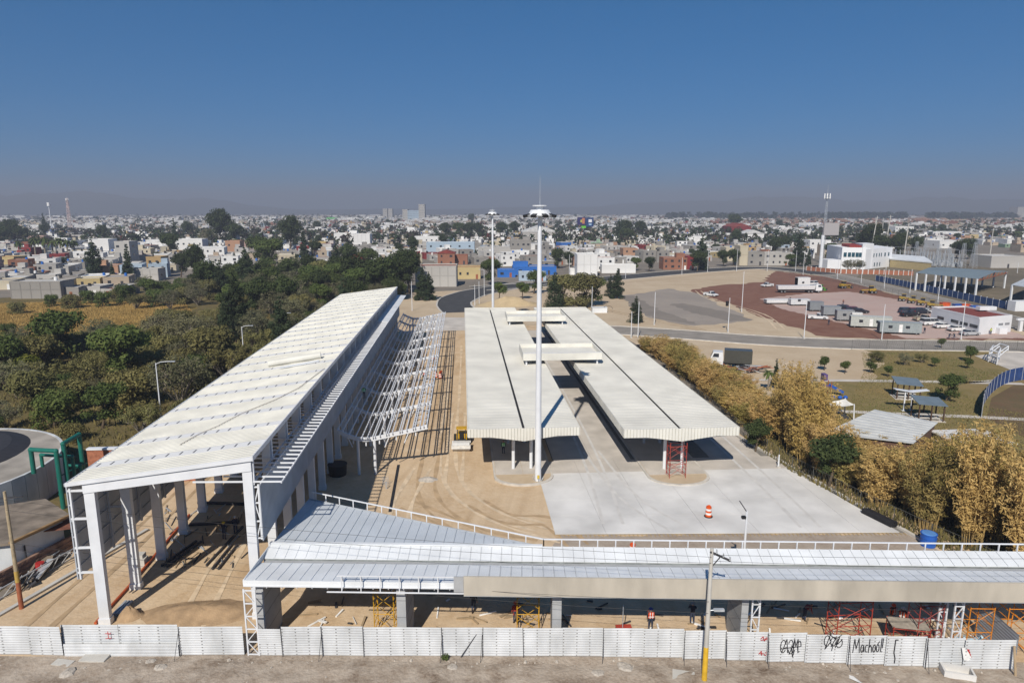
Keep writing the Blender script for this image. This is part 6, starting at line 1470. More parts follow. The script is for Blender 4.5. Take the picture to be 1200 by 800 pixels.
LAMPS = [(189, 491, 66, 2.0, 0, 'curved-arm lamp post at the wood edge nearest the hall front'), (286, 421, 38, 1.6, 0, 'lamp post at the wood edge beside the hall roof middle'), (257, 412, 12, 1.5, 0, 'lamp post whose head shows left of the hall roof'), (333, 398, 30, 1.2, 0, 'lamp post behind the hall roof near the dark conifer'),
 (435, 345, 20, 0, 0, 'plain post behind the far end of the hall'), (453, 340, 24, 1.3, 1, 'double-armed lamp post behind the far end of the hall'), (464, 334, 24, 1.3, 1, 'farther double-armed lamp post among the trees'), (483, 364, 34, 0, 0, 'slim white post at the far end of the steel frame'), (556.5, 358, 24, 0, 0, 'first white post beside the link road bend'), (561.5, 356, 26, 0, 0, 'second white post beside the link road bend'), (567.5, 347, 30, -1.2, 0, 'lamp post at the link road junction'),
 (693.5, 364, 28, 0, 0, 'white post right of the far platform end'), (739.5, 396, 31, 0, 0, 'shorter white post of the pair at the access road'), (747.5, 396, 42, 0, 0, 'taller white post of the pair at the access road'), (766.5, 381, 38, 0, 0, 'white post at the lower edge of the grey gravel'), (853, 389.5, 40, 0, 0, 'white post with dark box on the access road kerb'), (869, 366, 47, 0, 0, 'white post at the left corner of the red gravel'), (942, 397, 40, 0, 0, 'white post in front of the white pickup'), (1033, 399, 42, 0, 0, 'white post in front of the site cabins'), (1126, 398, 44, 0, 0, 'white post in front of the red-roofed building'),
 (667, 325, 26, 0, 0, 'avenue lamp post opposite the white houses'), (733, 326, 22, 1, 1, 'double avenue lamp post behind the casuarina'), (799, 322, 20, 0, 0, 'avenue lamp post opposite the brick house'), (818, 313, 30, 0, 0, 'avenue lamp post left of the tall casuarina'), (829, 319, 24, 0, 0, 'avenue lamp post in front of the tall casuarina'), (863, 318, 26, 0, 0, 'avenue lamp post in front of the cream tower house'), (899, 318, 24, 0, 0, 'avenue lamp post right of the cream tower house'), (932, 318, 24, 0, 0, 'avenue lamp post left of the grey billboard'), (941, 322, 24, 0, 0, 'avenue lamp post at the bend'), (981, 327, 28, 0, 0, 'avenue lamp post before the white office building'), (1009, 332, 26, 0, 0, 'avenue lamp post right of the bend'), (1036, 338, 26, 0, 0, 'avenue lamp post above the yellow grader'), (1066, 344, 28, 0, 0, 'avenue lamp post left of the blue-roofed hall'), (1099, 354, 28, 0, 0, 'avenue lamp post before the blue-roofed hall'), (1192, 320, 12, 0, 0, 'thin post at the right edge beyond the halls'), (875, 431, 20, 0, 0, 'short white post behind the bamboo beside the box lorry'), (912, 548, 16, 0, 0, 'short blue-grey post at the bamboo fence')]
for (px, py, hp, arm, dbl, lab) in LAMPS: lamp(px, py, hp, lab, arm, bool(dbl))
b = MB(); p = G(853, 389.5); b.box(p.x - .9, p.x - .3, p.y - .2, p.y + .2, 6.6, 7.8); tag(b.build('signal_box', black_pl), 'dark box fixed high on the access road post', 'box')

# ------------------------------------------------------------------ park
def kiosk(px, py, rz, w_, d_, label, legs=6):
    p = G(px, py); o = thing('park_kiosk', label, 'kiosk', (p.x, p.y, 0), R(rz)); h = 2.7; m = mat('slate_blue_roof', (.13, .17, .205), .6, .1, 1)
    b = MB(); b.hexa(((-w_ / 2, -d_ / 2, h - .15), (w_ / 2, -d_ / 2, h - .35), (w_ / 2, d_ / 2, h + .15), (-w_ / 2, d_ / 2, h + .35)), ((-w_ / 2, -d_ / 2, h - .05), (w_ / 2, -d_ / 2, h - .25), (w_ / 2, d_ / 2, h + .25), (-w_ / 2, d_ / 2, h + .45))); b.build('roof', m, o, False)
    wood_m = mat('dark_timber', (.075, .045, .03), .8, .2, 3)
    for x in (-w_ / 2 + .3, 0, w_ / 2 - .3):
        for y in (-d_ / 2 + .3, d_ / 2 - .3): b = MB(); b.bar((x, y, 0), (x, y, h - .2), .16); b.build('post', wood_m, o, False)
    b = MB(); b.box(-w_ / 2 + .6, w_ / 2 - .6, -.35, .35, .7, .78); b.build('table', concrete, o, False)
    for s in (-1, 1): b = MB(); b.box(-w_ / 2 + .6, w_ / 2 - .6, s * .8 - .2, s * .8 + .2, .4, .48); b.build('bench', concrete, o, False)
    b = MB(); b.box(-w_ / 2, w_ / 2, -d_ / 2, d_ / 2, .02, .1); b.build('floor', conc_pink, o, False)
kiosk(1061, 466, -18, 3.9, 3.2, 'blue-roofed timber kiosk farther from the metal roof'); kiosk(1086, 491, -12, 3.9, 3.0, 'blue-roofed timber kiosk beside the metal-roofed building')
# white sail on four posts
p = G(981, 489); o = thing('shade_sail', 'white fabric shade sail on four posts in the park', 'shade sail', (p.x, p.y, 0), R(-6)); w_, d_ = 3.3, 2.6
P4 = [(-w_ / 2, -d_ / 2, 2.2), (w_ / 2, -d_ / 2, 2.35), (w_ / 2 - .1, d_ / 2, 2.5), (-w_ / 2, d_ / 2, 2.1)]
for q4 in P4: b = MB(); b.tube((q4[0] * 1.06, q4[1] * 1.06, 0), (*q4[:2], q4[2] + .05), .1, .08, n=8); b.build('post', white_steel, o, False)
b = MB(); n = 8
grid = [[None] * (n + 1) for _ in range(n + 1)]
for i in range(n + 1):
    for j in range(n + 1):
        u, v = i / n, j / n; c = Vector(P4[0]).lerp(Vector(P4[1]), u).lerp(Vector(P4[3]).lerp(Vector(P4[2]), u), v); c.z -= .55 * (4 * u * (1 - u)) * (.4 + .6 * 4 * v * (1 - v)) ** 1; sh_ = 1 - .12 * 4 * v * (1 - v); c.x *= sh_; grid[i][j] = c
for i in range(n):
    for j in range(n): b.face([grid[i][j], grid[i + 1][j], grid[i + 1][j + 1], grid[i][j + 1]])
b.v = [tuple(v) for v in b.v]; f = b.build('sail', mat('sail_cloth', (.74, .73, .68), .9), o, False); f.modifiers.new('thick', 'SOLIDIFY').thickness = .02
b = MB(); b.box(-1.3, 1.3, -.9, .9, .03, .35); b.build('sand_box', mat('sandbox', (.05, .05, .05), .9), o, False)
# white T-shaped pergola
p = G(1065, 481); o = thing('white_pergola', 'white winged steel shelter between the two kiosks', 'shelter', (p.x, p.y, 0), R(-10))
for x in (-.9, .3): b = MB(); b.bar((x, .3 * x, 0), (x, .3 * x, 3.0), .16); b.box(x - .25, x + .25, .3 * x - .25, .3 * x + .25, 0, .12); b.build('post', white_steel, o, False)
for s, z in ((-1, 3.3), (1, 3.25)): b = MB(); b.hexa(((0, -.6, 2.95), (s * 2.4, -.5, z), (s * 2.4, .5, z), (0, .6, 2.95)) if s > 0 else ((s * 2.4, -.5, z), (0, -.6, 2.95), (0, .6, 2.95), (s * 2.4, .5, z)), ((0, -.6, 3.03), (s * 2.4, -.5, z + .06), (s * 2.4, .5, z + .06), (0, .6, 3.03)) if s > 0 else ((s * 2.4, -.5, z + .06), (0, -.6, 3.03), (0, .6, 3.03), (s * 2.4, .5, z + .06))); b.build('wing', white_steel, o, False)
# playground tower with blue slide
p = G(967, 463); o = thing('play_tower', 'purple playground tower with blue slide and blue seats', 'playground', (p.x, p.y, 0), R(-5)); pur = mat('purple_paint', (.11, .07, .2), .5)
for x in (-.6, .6):
    for y in (-.6, .6): b = MB(); b.tube((x, y, 0), (x, y, 3.4 if x < 0 else 2.4), .07, n=8); b.build('post', pur if x < 0 else rust_p, o, False)
b = MB(); b.box(-.65, .65, -.65, .65, 1.5, 1.6); b.build('deck', pur, o, False)
b = MB(); b.box(-.7, -.1, -.62, .62, 2.6, 3.6); b.build('panel', pur, o, False)
b = MB(); b.hexa(((.65, -.35, 1.45), (2.8, -.35, .3), (2.8, .35, .3), (.65, .35, 1.45)), ((.65, -.35, 1.55), (2.8, -.35, .4), (2.8, .35, .4), (.65, .35, 1.55)))
for s in (-.35, .35): b.bar((.65, s, 1.75), (2.8, s, .6), .06, .3)
b.build('slide', blue_pl, o, False)
for (x, y) in ((.3, -2.2), (1.3, -2.4), (2.2, -2.3)): b = MB(); b.ellip((x, y, .3), .35, .35, .3, 10, 6); b.build('play_seat', blue_pl, o, False)
# dark lamp with loudspeaker
p = G(959, 490); o = thing('park_lamp', 'dark park lamp post left of the shade sail', 'lamp post', (p.x, p.y, 0)); b = MB(); b.tube((0, 0, 0), (0, 0, 2.9), .08, n=8); b.build('shaft', dark_steel, o, False); b = MB(); b.ellip((0, 0, 2.9), .28, .28, .3, 10, 6); b.build('lamp_globe', dark_steel, o, False); b = MB(); b.box(-.5, .6, -.2, .2, 4.1, 4.25); b.tube((0, 0, 2.9), (0, 0, 4.1), .05, n=6); b.build('solar_panel', dark_steel, o, False)
# park office with light metal roof
o = thing('park_building', 'low building with pale ribbed metal roof behind the bamboo', 'building', (57, 82, 0)); A = G(1099, 497, 3.0); B_ = G(1025, 482, 3.3); Cc = G(965, 510, 3.3); D_ = G(1070, 522, 3.0)
zr = 3.2; P = [Vector((p.x, p.y, 0)) for p in (Cc, D_, A, B_)]
b = MB(); cen = sum(P, Vector()) / 4
b.hexa([p * .94 + cen * .06 for p in P], [p * .94 + cen * .06 + Vector((0, 0, zr - .1)) for p in P]); b.build('wall', mat('brown_wall', (.12, .07, .05), .9), o)
nsh = 11
for i in range(nsh):
    f0, f1 = i / nsh, (i + 1) / nsh - .004; a0, a1 = P[0].lerp(P[3], f0), P[0].lerp(P[3], f1); c0, c1 = P[1].lerp(P[2], f0), P[1].lerp(P[2], f1); u0, u1 = Vector((0, 0, zr + .35)), Vector((0, 0, zr))
    b = MB(); b.hexa((a0 + u0, c0 + u1, c1 + u1, a1 + u0), (a0 + u0 + Vector((0, 0, .06)), c0 + u1 + Vector((0, 0, .06)), c1 + u1 + Vector((0, 0, .06)), a1 + u0 + Vector((0, 0, .06)))); b.bar(a0 + u0 + Vector((0, 0, .08)), c0 + u1 + Vector((0, 0, .08)), .1, .06); b.build('roof_sheet', mat('dull_sheet', (.52, .53, .52), .6, .1, .6), o)
o = thing('park_annex', 'lower white flat-roofed annex of the metal-roofed park building', 'building', G(1095, 528)); p = G(1080, 520)
b = MB(); b.box(58.5, 65, 73, 78, 0, 2.3); b.build('wall', tank_wall, o); b = MB(); b.box(58.2, 65.3, 72.7, 78.3, 2.3, 2.45); b.build('roof', conc_white, o)
# blue curved screen
o = thing('blue_screen', 'curved blue mesh screen round the ball court at the right edge', 'screen', G(1160, 470)); cols = mat('blue_mesh', (.025, .06, .19), .8, .2, 1.5)
arcp = [G(1150, 489), G(1152, 476), G(1160, 463), G(1172, 453), G(1188, 447), G(1215, 443)]; sp = smooth_pts([p[:2] for p in arcp], 3)
for a, c in zip(sp, sp[1:]):
    b = MB(); b.hexa(((a.x, a.y, .05), (c.x, c.y, .05), (c.x + .04, c.y + .04, .05), (a.x + .04, a.y + .04, .05)), ((a.x, a.y, 2.4), (c.x, c.y, 2.4), (c.x + .04, c.y + .04, 2.4), (a.x + .04, a.y + .04, 2.4))); b.build('mesh_panel', cols, o)
    b = MB(); b.tube((a.x, a.y, 0), (a.x, a.y, 2.6), .05, n=6); b.build('post', galv, o)
sheet('ball_court', [G(1156, 490)[:2], G(1162, 466)[:2], G(1190, 450)[:2], G(1260, 447)[:2], G(1300, 520)[:2], G(1200, 512)[:2]], .045, ground_mat('red_court', [(.14, .085, .055), (.18, .12, .07), (.11, .10, .05)], (.1, .5, 3.), .4))
# white climbing frame on the court
o = thing('court_frame', 'white tubular steel ball frame on the sports court', 'ball frame', G(1165, 426))
Pb = [G(1158, 424), G(1168, 427.5), G(1171, 421), G(1162, 418)]
def tb(a, c, nm='tube'): b = MB(); b.tube(a, c, .09, n=6); b.build(nm, white_steel, o)
for p4 in Pb: tb(p4, p4 + Vector((0, 0, 2.4)), 'post')
for p4, q4 in ((Pb[0], Pb[1]), (Pb[1], Pb[2]), (Pb[2], Pb[3]), (Pb[3], Pb[0])):
    for z in (.7, 1.5, 2.4): tb(p4 + Vector((0, 0, z)), q4 + Vector((0, 0, z)), 'rung')
ex = Vector((3.2, 1.5, 1.0))
for p4 in Pb[:2]: tb(p4 + Vector((0, 0, 2.4)), p4 + Vector((0, 0, 2.4)) + ex, 'boom'); tb(p4 + Vector((0, 0, 1.5)), p4 + Vector((0, 0, 1.9)) + ex, 'boom')
tb(Pb[0] + ex + Vector((0, 0, 2.4)), Pb[1] + ex + Vector((0, 0, 2.4)), 'rung'); tb(Pb[1] + ex + Vector((0, 0, 2.4)), Pb[1] + ex + Vector((0, 0, 1.5)), 'rung')
# chain-link fences: posts and mesh wires
def chain(pts, label, h=2., step=3.):
    o = thing('chain_link_fence', label, 'fence', (*pts[0][:2], 0)); wm = mat('fence_wire', (.10, .10, .09), .6)
    for a, c in zip(pts, pts[1:]):
        a = Vector((a[0], a[1], 0)); c = Vector((c[0], c[1], 0)); L = (c - a).length; n = max(1, int(L / step))
        for i in range(n): p = a.lerp(c, i / n); b = MB(); b.tube(p, p + Vector((0, 0, h)), .035, n=5); b.build('post', wm, o)
        b = MB()
        for z in (.1, h): b.tube(a + Vector((0, 0, z)), c + Vector((0, 0, z)), .02, n=4)
        k = int(L / .45)
        for i in range(k):
            p = a.lerp(c, i / k); r_ = a.lerp(c, min(1, (i + 1.6) / k)); b.bar(p + Vector((0, 0, .1)), r_ + Vector((0, 0, h)), .012); b.bar(r_ + Vector((0, 0, .1)), p + Vector((0, 0, h)), .012)
        w_ = b.build('wire_mesh', wm, o)
chain([G(998, 409.5), G(1080, 410.5), G(1210, 411)], 'dark chain-link fence along the top of the park lawn', 2.2)
chain([(36.9, 120), (36.9, 84), (37.5, 72), (39.7, 62), (41.9, 54.5), (44.6, 47)], 'thin chain-link fence between concrete yard and bamboo', 1.8)
chain([G(925, 322), G(985, 331), G(1060, 349), G(1130, 368), G(1205, 390)], 'chain-link fence along the near side of the avenue', 2.2, 4)

# ------------------------------------------------------------------ buildings on the right
def wins(root, faces, m=glass_m, frame=None):
    for (c, n_, w_, h_) in faces:
        c = Vector(c); n_ = Vector(n_).normalized(); t = Vector((-n_.y, n_.x, 0)); b = MB(); u = Vector((0, 0, h_ / 2)); a = t * w_ / 2; k = n_ * .05; g_ = n_ * -.05
        b.hexa((c - a - u + g_, c + a - u + g_, c + a - u + k, c - a - u + k), (c - a + u + g_, c + a + u + g_, c + a + u + k, c - a + u + k)); o = b.build('window', m, root)
        if frame:
            b = MB(); b.hexa((c - a * 1.1 - u * 1.14 + g_, c + a * 1.1 - u * 1.14 + g_, c + a * 1.1 - u * 1.14 + k * 2, c - a * 1.1 - u * 1.14 + k * 2), (c - a * 1.1 - u + g_, c + a * 1.1 - u + g_, c + a * 1.1 - u + k * 2, c - a * 1.1 - u + k * 2)); b.build('sill', frame, o)
# white hall with red roof in the yard
A, B_, Cc, D_ = G(1090, 378), G(1146, 392.5), G(1184, 389), G(1128, 376.5); hh = 3.9
o = thing('yard_building', 'white single-storey building with red roof beside the parked cars', 'building', (A.x, A.y, 0)); P = [A, B_, Cc, D_]; U = Vector((0, 0, hh))
b = MB(); b.hexa(P, [p + U for p in P]); b.build('wall', mat('clean_white', (.68, .69, .71), .7, .05, .3), o)
cen = sum(P, Vector()) / 4; In = [p * .955 + cen * .045 for p in P]
b = MB(); b.hexa([p + U + Vector((0, 0, .002)) for p in In], [p + U + Vector((0, 0, .05)) for p in In]); b.build('roof', mat('red_roof', (.20, .05, .04), .9, .12, .4), o)
b = MB()
for i in range(4): b.bar(P[i].lerp(cen, .02) + U + Vector((0, 0, .2)), P[(i + 1) % 4].lerp(cen, .02) + U + Vector((0, 0, .2)), .25, .42)
b.build('parapet', MATS['clean_white'], o)
dA = (B_ - A); nA = Vector((dA.y, -dA.x, 0))
if nA.y > 0: nA = -nA
wins(o, [(A.lerp(B_, f) + Vector((0, 0, 1.9)), nA, wd, .8) for f, wd in ((.22, 2.6), (.52, 2.8), (.71, 2.8), (.9, 2.8))], glass_m, white_pl)
dB_ = (Cc - B_); nB = Vector((dB_.y, -dB_.x, 0))
if nB.y > 0: nB = -nB
wins(o, [(B_.lerp(Cc, f) + Vector((0, 0, 2.2)), nB, 1.6, .55) for f in (.66, .86)], mat('grey_glass', (.25, .26, .28), .3))
b = MB(); c0 = B_.lerp(Cc, .6) + nB.normalized() * .9; b.box(c0.x - 1, c0.x + 1, c0.y - .6, c0.y + .6, 0, 1.5); b.build('porch_box', MATS['clean_white'], o)
b = MB(); c0 = D_.lerp(Cc, .4) + U; b.box(c0.x - 2.4, c0.x + 2.2, c0.y - 2, c0.y - .5, .4 + hh, 1.3 + hh); b.build('roof_box', MATS['clean_white'], o)
b = MB(); b.bar(G(1190, 387) + Vector((0, 0, 2.8)), G(1215, 386) + Vector((0, 0, 2.8)), .5, .5); b.bar(G(1195, 388), G(1195, 388) + Vector((0, 0, 2.6)), .8, .6); tag(b.build('gate_portal', MATS['clean_white']), 'white gate portal right of the red-roofed building', 'gate')
for i, (px, py, c) in enumerate([(1122, 361, 'blue'), (1130, 361, 'orange'), (1142, 363, 'blue'), (1107, 359, 'orange')]):
    b = MB(); b.box(-1.3, 1.3, -.7, .7, 0, 1.2); b.box(-1.4, 1.4, -.8, .8, 1.2, 1.3); oo = b.build('skip_bin', blue_pl if c == 'blue' else orange_pl); oo.location = G(px, py); tag(oo, ['blue waste skip left of the orange one beside the avenue', 'orange waste skip between two blue ones beside the avenue', 'blue waste skip behind the red-roofed building', 'orange barrier box by the avenue fence'][i], 'skip')
# open hall with blue-grey roof, and its neighbour
def open_hall(F, h, label, rm, nleg, rise=0.9):
    """F: four ground corners (near-left, near-right, far-right, far-left)"""
    o = thing('open_hall', label, 'hall', (F[0].x, F[0].y, 0)); U = Vector((0, 0, h)); mid0, mid1 = F[0].lerp(F[3], .5), F[1].lerp(F[2], .5)
    n = 12
    for (a, c, z0, z1) in (((F[0], F[1]), (mid0, mid1), 0, rise), ((mid0, mid1), (F[3], F[2]), rise, 0)):
        for i in range(n):
            f0, f1 = i / n, (i + 1) / n - .003; b = MB(); q4 = [a[0].lerp(a[1], f0) + U + Vector((0, 0, z0)), a[0].lerp(a[1], f1) + U + Vector((0, 0, z0)), c[0].lerp(c[1], f1) + U + Vector((0, 0, z1)), c[0].lerp(c[1], f0) + U + Vector((0, 0, z1))]
            b.hexa([p - Vector((0, 0, .12)) for p in q4], q4); b.build('roof_sheet', rm, o)
    for side in ((F[0], F[1]), (F[3], F[2])):
        for i in range(nleg + 1):
            p = side[0].lerp(side[1], .02 + .96 * i / nleg); b = MB(); b.bar(p, p + U - Vector((0, 0, .1)), .5); b.build('column', white_steel, o)
    b = MB()
    for (p, q4, m_) in ((F[1], F[2], mid1), (F[0], F[3], mid0)):
        b.bar(p + U - Vector((0, 0, .6)), q4 + U - Vector((0, 0, .6)), .25)
        for i in range(8):
            a = p.lerp(q4, i / 8); c = p.lerp(q4, (i + .5) / 8); zc = rise * (1 - abs((i + .5) / 8 - .5) * 2); b.bar(a + U - Vector((0, 0, .6)), c + U + Vector((0, 0, zc - .15)), .16)
    b.build('truss', rust_p, o); return o
blue_roof = mat('blue_grey_roof', (.19, .235, .255), .5, .08, .1)
open_hall([G(1071, 340), G(1144, 349), G(1178, 338), G(1101, 331.5)], 6.6, 'long open hall with blue-grey metal roof beyond the avenue', blue_roof, 6)
open_hall([G(1182, 356), G(1260, 372), G(1310, 345), G(1225, 337)], 6.2, 'open hall with pale roof at the right edge', mat('pale_roof', (.50, .53, .56), .5, .08, .1), 4)
def bluefence(pts, label):
    o = thing('blue_fence', label, 'fence', (*pts[0][:2], 0)); m = mat('blue_wall', (.03, .075, .20), .7, .12, .6)
    for a, c in zip(pts, pts[1:]):
        n = max(1, int((c - a).length / 3))
        for i in range(n):
            p, q4 = a.lerp(c, i / n), a.lerp(c, (i + 1) / n - .01 / n); b = MB(); b.bar(p + Vector((0, 0, 1.2)), q4 + Vector((0, 0, 1.2)), .12, 2.3); b.build('fence_panel', m, o)
            b = MB(); b.bar(p, p + Vector((0, 0, 2.6)), .16); b.build('post', white_steel, o)
bluefence([G(1026, 329), G(1040, 332), G(1078, 340), G(1110, 347), G(1186, 364)], 'blue panel fence in front of the open halls')
b = MB(); p = G(1190, 364); b.box(p.x - 1.5, p.x + 4, p.y - 1.5, p.y + 1.5, 0, 3); tag(b.build('guard_hut', MATS['clean_white']), 'small white guard hut at the end of the blue fence', 'hut')
# white office with red roof strip
P = [G(982, 317.5), G(1002, 315.5), G(1043, 313.5), G(1046, 308), ]; h2 = 9.2
p0, p1 = G(985, 315), G(1013, 315.5); p2 = G(1044, 312.5); bk = Vector((6, 26, 0))
o = thing('white_office', 'white two-storey office building with red roof strip beyond the avenue', 'building', (p0.x, p0.y, 0)); cw = mat('office_white', (.74, .75, .77), .8, .05, .1)
s_ = mpp(p0); HT = 25 * s_
b = MB(); F4 = [p0, p1, p1 + bk, p0 + bk]; b.hexa(F4, [p + Vector((0, 0, HT)) for p in F4]); b.build('wall', cw, o)
F5 = [p1 + Vector((.02, 0, 0)), p2, p2 + bk * .9, p1 + bk]; b = MB(); b.hexa(F5, [p + Vector((0, 0, HT * .93)) for p in F5]); b.build('wing_wall', cw, o)
b = MB(); t0, t1 = p0.lerp(p1, .82), p1.lerp(p2, .25); F6 = [t0 + Vector((0, -.3, 0)), t1 + Vector((0, -.3, 0)), t1 + bk * .4, t0 + bk * .4]; b.hexa(F6, [p + Vector((0, 0, HT * 1.17)) for p in F6]); b.build('stair_tower', cw, o)
b = MB(); t0, t1 = p0.lerp(p1, .3), p0.lerp(p1, .8); F6 = [t0 + Vector((0, .2, HT)), t1 + Vector((0, .2, HT)), t1 + bk * .5 + Vector((0, 0, HT)), t0 + bk * .5 + Vector((0, 0, HT))]; b.hexa(F6, [p + Vector((0, 0, 1.0 if i < 2 else 1.5)) for i, p in enumerate(F6)]); b.build('red_roof', mat('red_tile', (.25, .035, .03), .8), o)
b = MB(); F6 = [p0 + Vector((-7, .5, 0)), p0 + Vector((-.02, .3, 0)), p0 + Vector((0, 9, 0)), p0 + Vector((-7, 9, 0))]; b.hexa(F6, [p + Vector((0, 0, HT * .42)) for p in F6]); b.build('annex_wall', cw, o)
n1 = Vector(((p1 - p0).y, -(p1 - p0).x, 0)); n2 = Vector(((p2 - p1).y, -(p2 - p1).x, 0)); bluegl = mat('blue_glass', (.02, .07, .10), .15)
wins(o, [(p0.lerp(p1, f) + Vector((0, 0, HT * .66)), n1, 1.5, 2.3) for f in (.14, .32, .48, .64, .78)] + [(p0.lerp(p1, f) + Vector((0, 0, HT * .2)), n1, 1.3, 2.2) for f in (.7, .8, .88)], bluegl, white_pl)
wins(o, [(p1.lerp(p2, f) + Vector((0, 0, HT * z)), n2, wd, 1.9) for f, z, wd in ((.3, .62, .9), (.4, .62, .9), (.5, .62, .9), (.58, .62, .9), (.72, .62, 1.4), (.86, .62, 1.4), (.35, .18, .9), (.45, .18, .9), (.55, .18, .9))], bluegl, white_pl)
# brick wall with white posts along the avenue's far side
o = thing('boundary_wall', 'long red brick boundary wall with pale piers before the white office', 'wall', G(960, 318))
pts4 = [G(945, 317), G(985, 320.5), G(1030, 321.5), G(1070, 323)]
for a, c in zip(pts4, pts4[1:]):
    n = 7
    for i in range(n): p, q4 = a.lerp(c, i / n), a.lerp(c, (i + 1) / n); b = MB(); b.bar(p + Vector((0, 0, 1)), q4 + Vector((0, 0, 1)), .25, 2.); b.build('wall_panel', brick_m, o); b = MB(); b.bar(p, p + Vector((0, 0, 2.3)), .4); b.build('pier', conc_white, o)
# white canopy with dark openings (between office and blue-roofed hall)
o = thing('warehouse', 'low white curved-roof warehouse with dark openings beyond the avenue', 'warehouse', G(1070, 318)); a, c = G(1042, 313), G(1092, 318)
b = MB(); F6 = [a, c, c + Vector((8, 18, 0)), a + Vector((8, 18, 0))]; b.hexa([p + Vector((0, 0, 4)) for p in F6], [p + Vector((0, 0, 4.6 if i < 2 else 6.2)) for i, p in enumerate(F6)]); b.build('roof', white_sheet, o); b = MB(); b.hexa([p.lerp(sum(F6, Vector()) / 4, .04) for p in F6], [p.lerp(sum(F6, Vector()) / 4, .04) + Vector((0, 0, 4)) for p in F6]); b.build('wall', mat('ochre_wall', (.42, .34, .18), .9), o)
wins(o, [(a.lerp(c, f) + Vector((0, 0, 2)) + Vector((.2, .7, 0)), (c - a).cross(Vector((0, 0, 1))), 9, 3) for f in (.3, .62)], slot)
# grey billboard and phone mast
p = G(966, 316); o = thing('grey_billboard', 'large blank grey billboard on a tall pole beside the phone mast', 'billboard', (p.x, p.y, 0)); s_ = mpp(p)
b = MB(); b.tube((p.x - 5 * s_, p.y, 0), (p.x - 5 * s_, p.y, 40 * s_), .9, .8, n=10); b.build('pole', white_steel, o); b = MB(); b.box(p.x - 5 * s_, p.x + 13 * s_, p.y - .5, p.y + .5, 40 * s_, 54 * s_); b.build('panel', mat('blank_board', (.36, .345, .35), .8, .05, .05), o)
b = MB(); b.box(p.x - 5 * s_ - .1, p.x + 13 * s_ + .1, p.y - .6, p.y + .6, 39.2 * s_, 40 * s_); b.build('walkway', dark_steel, o)
def lattice_tower(px, pyb, pyt, wb, label, m=white_steel, name='phone_mast', cat='mast', ant=True, tips=6, lw=.1):
    p = G(px, pyb); h = (pyb - pyt) * mpp(p) * 1.0; o = thing(name, label, cat, (p.x, p.y, 0)); n = 9; wt = wb * .35
    def cor(k, f): w2 = (wb + (wt - wb) * f) / 2; a = (-1, 1, 1, -1)[k], (-1, -1, 1, 1)[k]; return Vector((a[0] * w2, a[1] * w2, h * f))
    for k in range(4): b = MB(); b.bar(cor(k, 0), cor(k, 1), lw); b.build('leg', m, o, False)
    b = MB()
    for i in range(n):
        for k in range(4): b.bar(cor(k, i / n), cor((k + 1) % 4, (i + 1) / n), lw * .4); b.bar(cor((k + 1) % 4, i / n), cor(k, (i + 1) / n), lw * .4); b.bar(cor(k, i / n), cor((k + 1) % 4, i / n), lw * .4)
    b.build('lacing', m, o, False)
    if ant:
        for k in range(tips): a = 2 * math.pi * k / tips; b = MB(); b.bar((1.6 * math.cos(a), 1.6 * math.sin(a), h - 3.2), (1.6 * math.cos(a), 1.6 * math.sin(a), h - .3), .5, .3); b.build('antenna', white_pl, o, False)
        b = MB(); b.tube((0, 0, h - 3.0), (0, 0, h - 2.7), 1.6, n=10); b.build('antenna_ring', galv, o, False); b = MB(); b.tube((0, 0, h), (0, 0, h + 5), .12, .04, n=5); b.build('rod', galv, o, False)
    return o
lattice_tower(963, 308, 228, 1.7, 'tall white phone mast rising beside the grey billboard', galv)
lattice_tower(83, 272, 233, 4.5, 'red and white lattice tower on the left skyline', mat('tower_paint', (.55, .42, .40), .6, .3, .1), 'radio_tower', 'tower', True, 5, .35)
p = G(61, 272); o = thing('monopole_mast', 'white monopole mast on the left skyline', 'mast', (p.x, p.y, 0)); s_ = mpp(p); b = MB(); b.tube((0, 0, 0), (0, 0, 30 * s_), .8, .5, n=8); b.build('pole', white_steel, o, False); b = MB(); b.tube((0, 0, 30 * s_), (0, 0, 34 * s_), 2.2, n=8); b.build('antenna_head', white_pl, o, False)
p = G(388, 262); o = thing('green_hangar', 'bright green roofed hangar on the skyline', 'hangar', (p.x, p.y, 0)); s_ = mpp(p)
b = MB(); b.prism_y([(x_, z_) for x_, z_ in [(-9 * s_, 0), (9 * s_, 0), (9 * s_, 4 * s_), (4 * s_, 7 * s_), (-4 * s_, 7 * s_), (-9 * s_, 4 * s_)]], 0, 40); b.build('vault', mat('green_roof', (.10, .42, .12), .6), o, False)
# substation: lattice portals, poles
o_names = ['leftmost', 'second from left', 'third', 'fourth', 'fifth', 'rightmost']
for i, (px, yb, yt) in enumerate([(1072, 311, 283), (1082, 312, 286), (1098, 313, 286), (1110, 314, 290), (1127, 314, 285), (1140, 314, 284)]): lattice_tower(px, yb, yt, 2.6, o_names[i] + ' lattice pylon of the substation beyond the halls', galv, 'substation_pylon', 'pylon', False, 0, .1)
b = MB(); sa_, sb_ = G(1072, 311), G(1140, 314)
for z in (4, 6.5, 9):
    for dy in (0, 12, 24): b.bar(sa_ + Vector((0, dy, z)), sb_ + Vector((0, dy, z)), .09)
for i in range(110):
    p = sa_.lerp(sb_, i / 109) + Vector((0, rnd.uniform(0, 26), 0)); b.bar(p, p + Vector((0, 0, rnd.uniform(3, 9))), .25); b.box(p.x - .8, p.x + .8, p.y - .6, p.y + .6, 0, rnd.uniform(1, 3))
tag(b.build('substation_gear', galv), 'grey switchgear, bars and insulators of the substation', 'switchgear', kind='stuff')
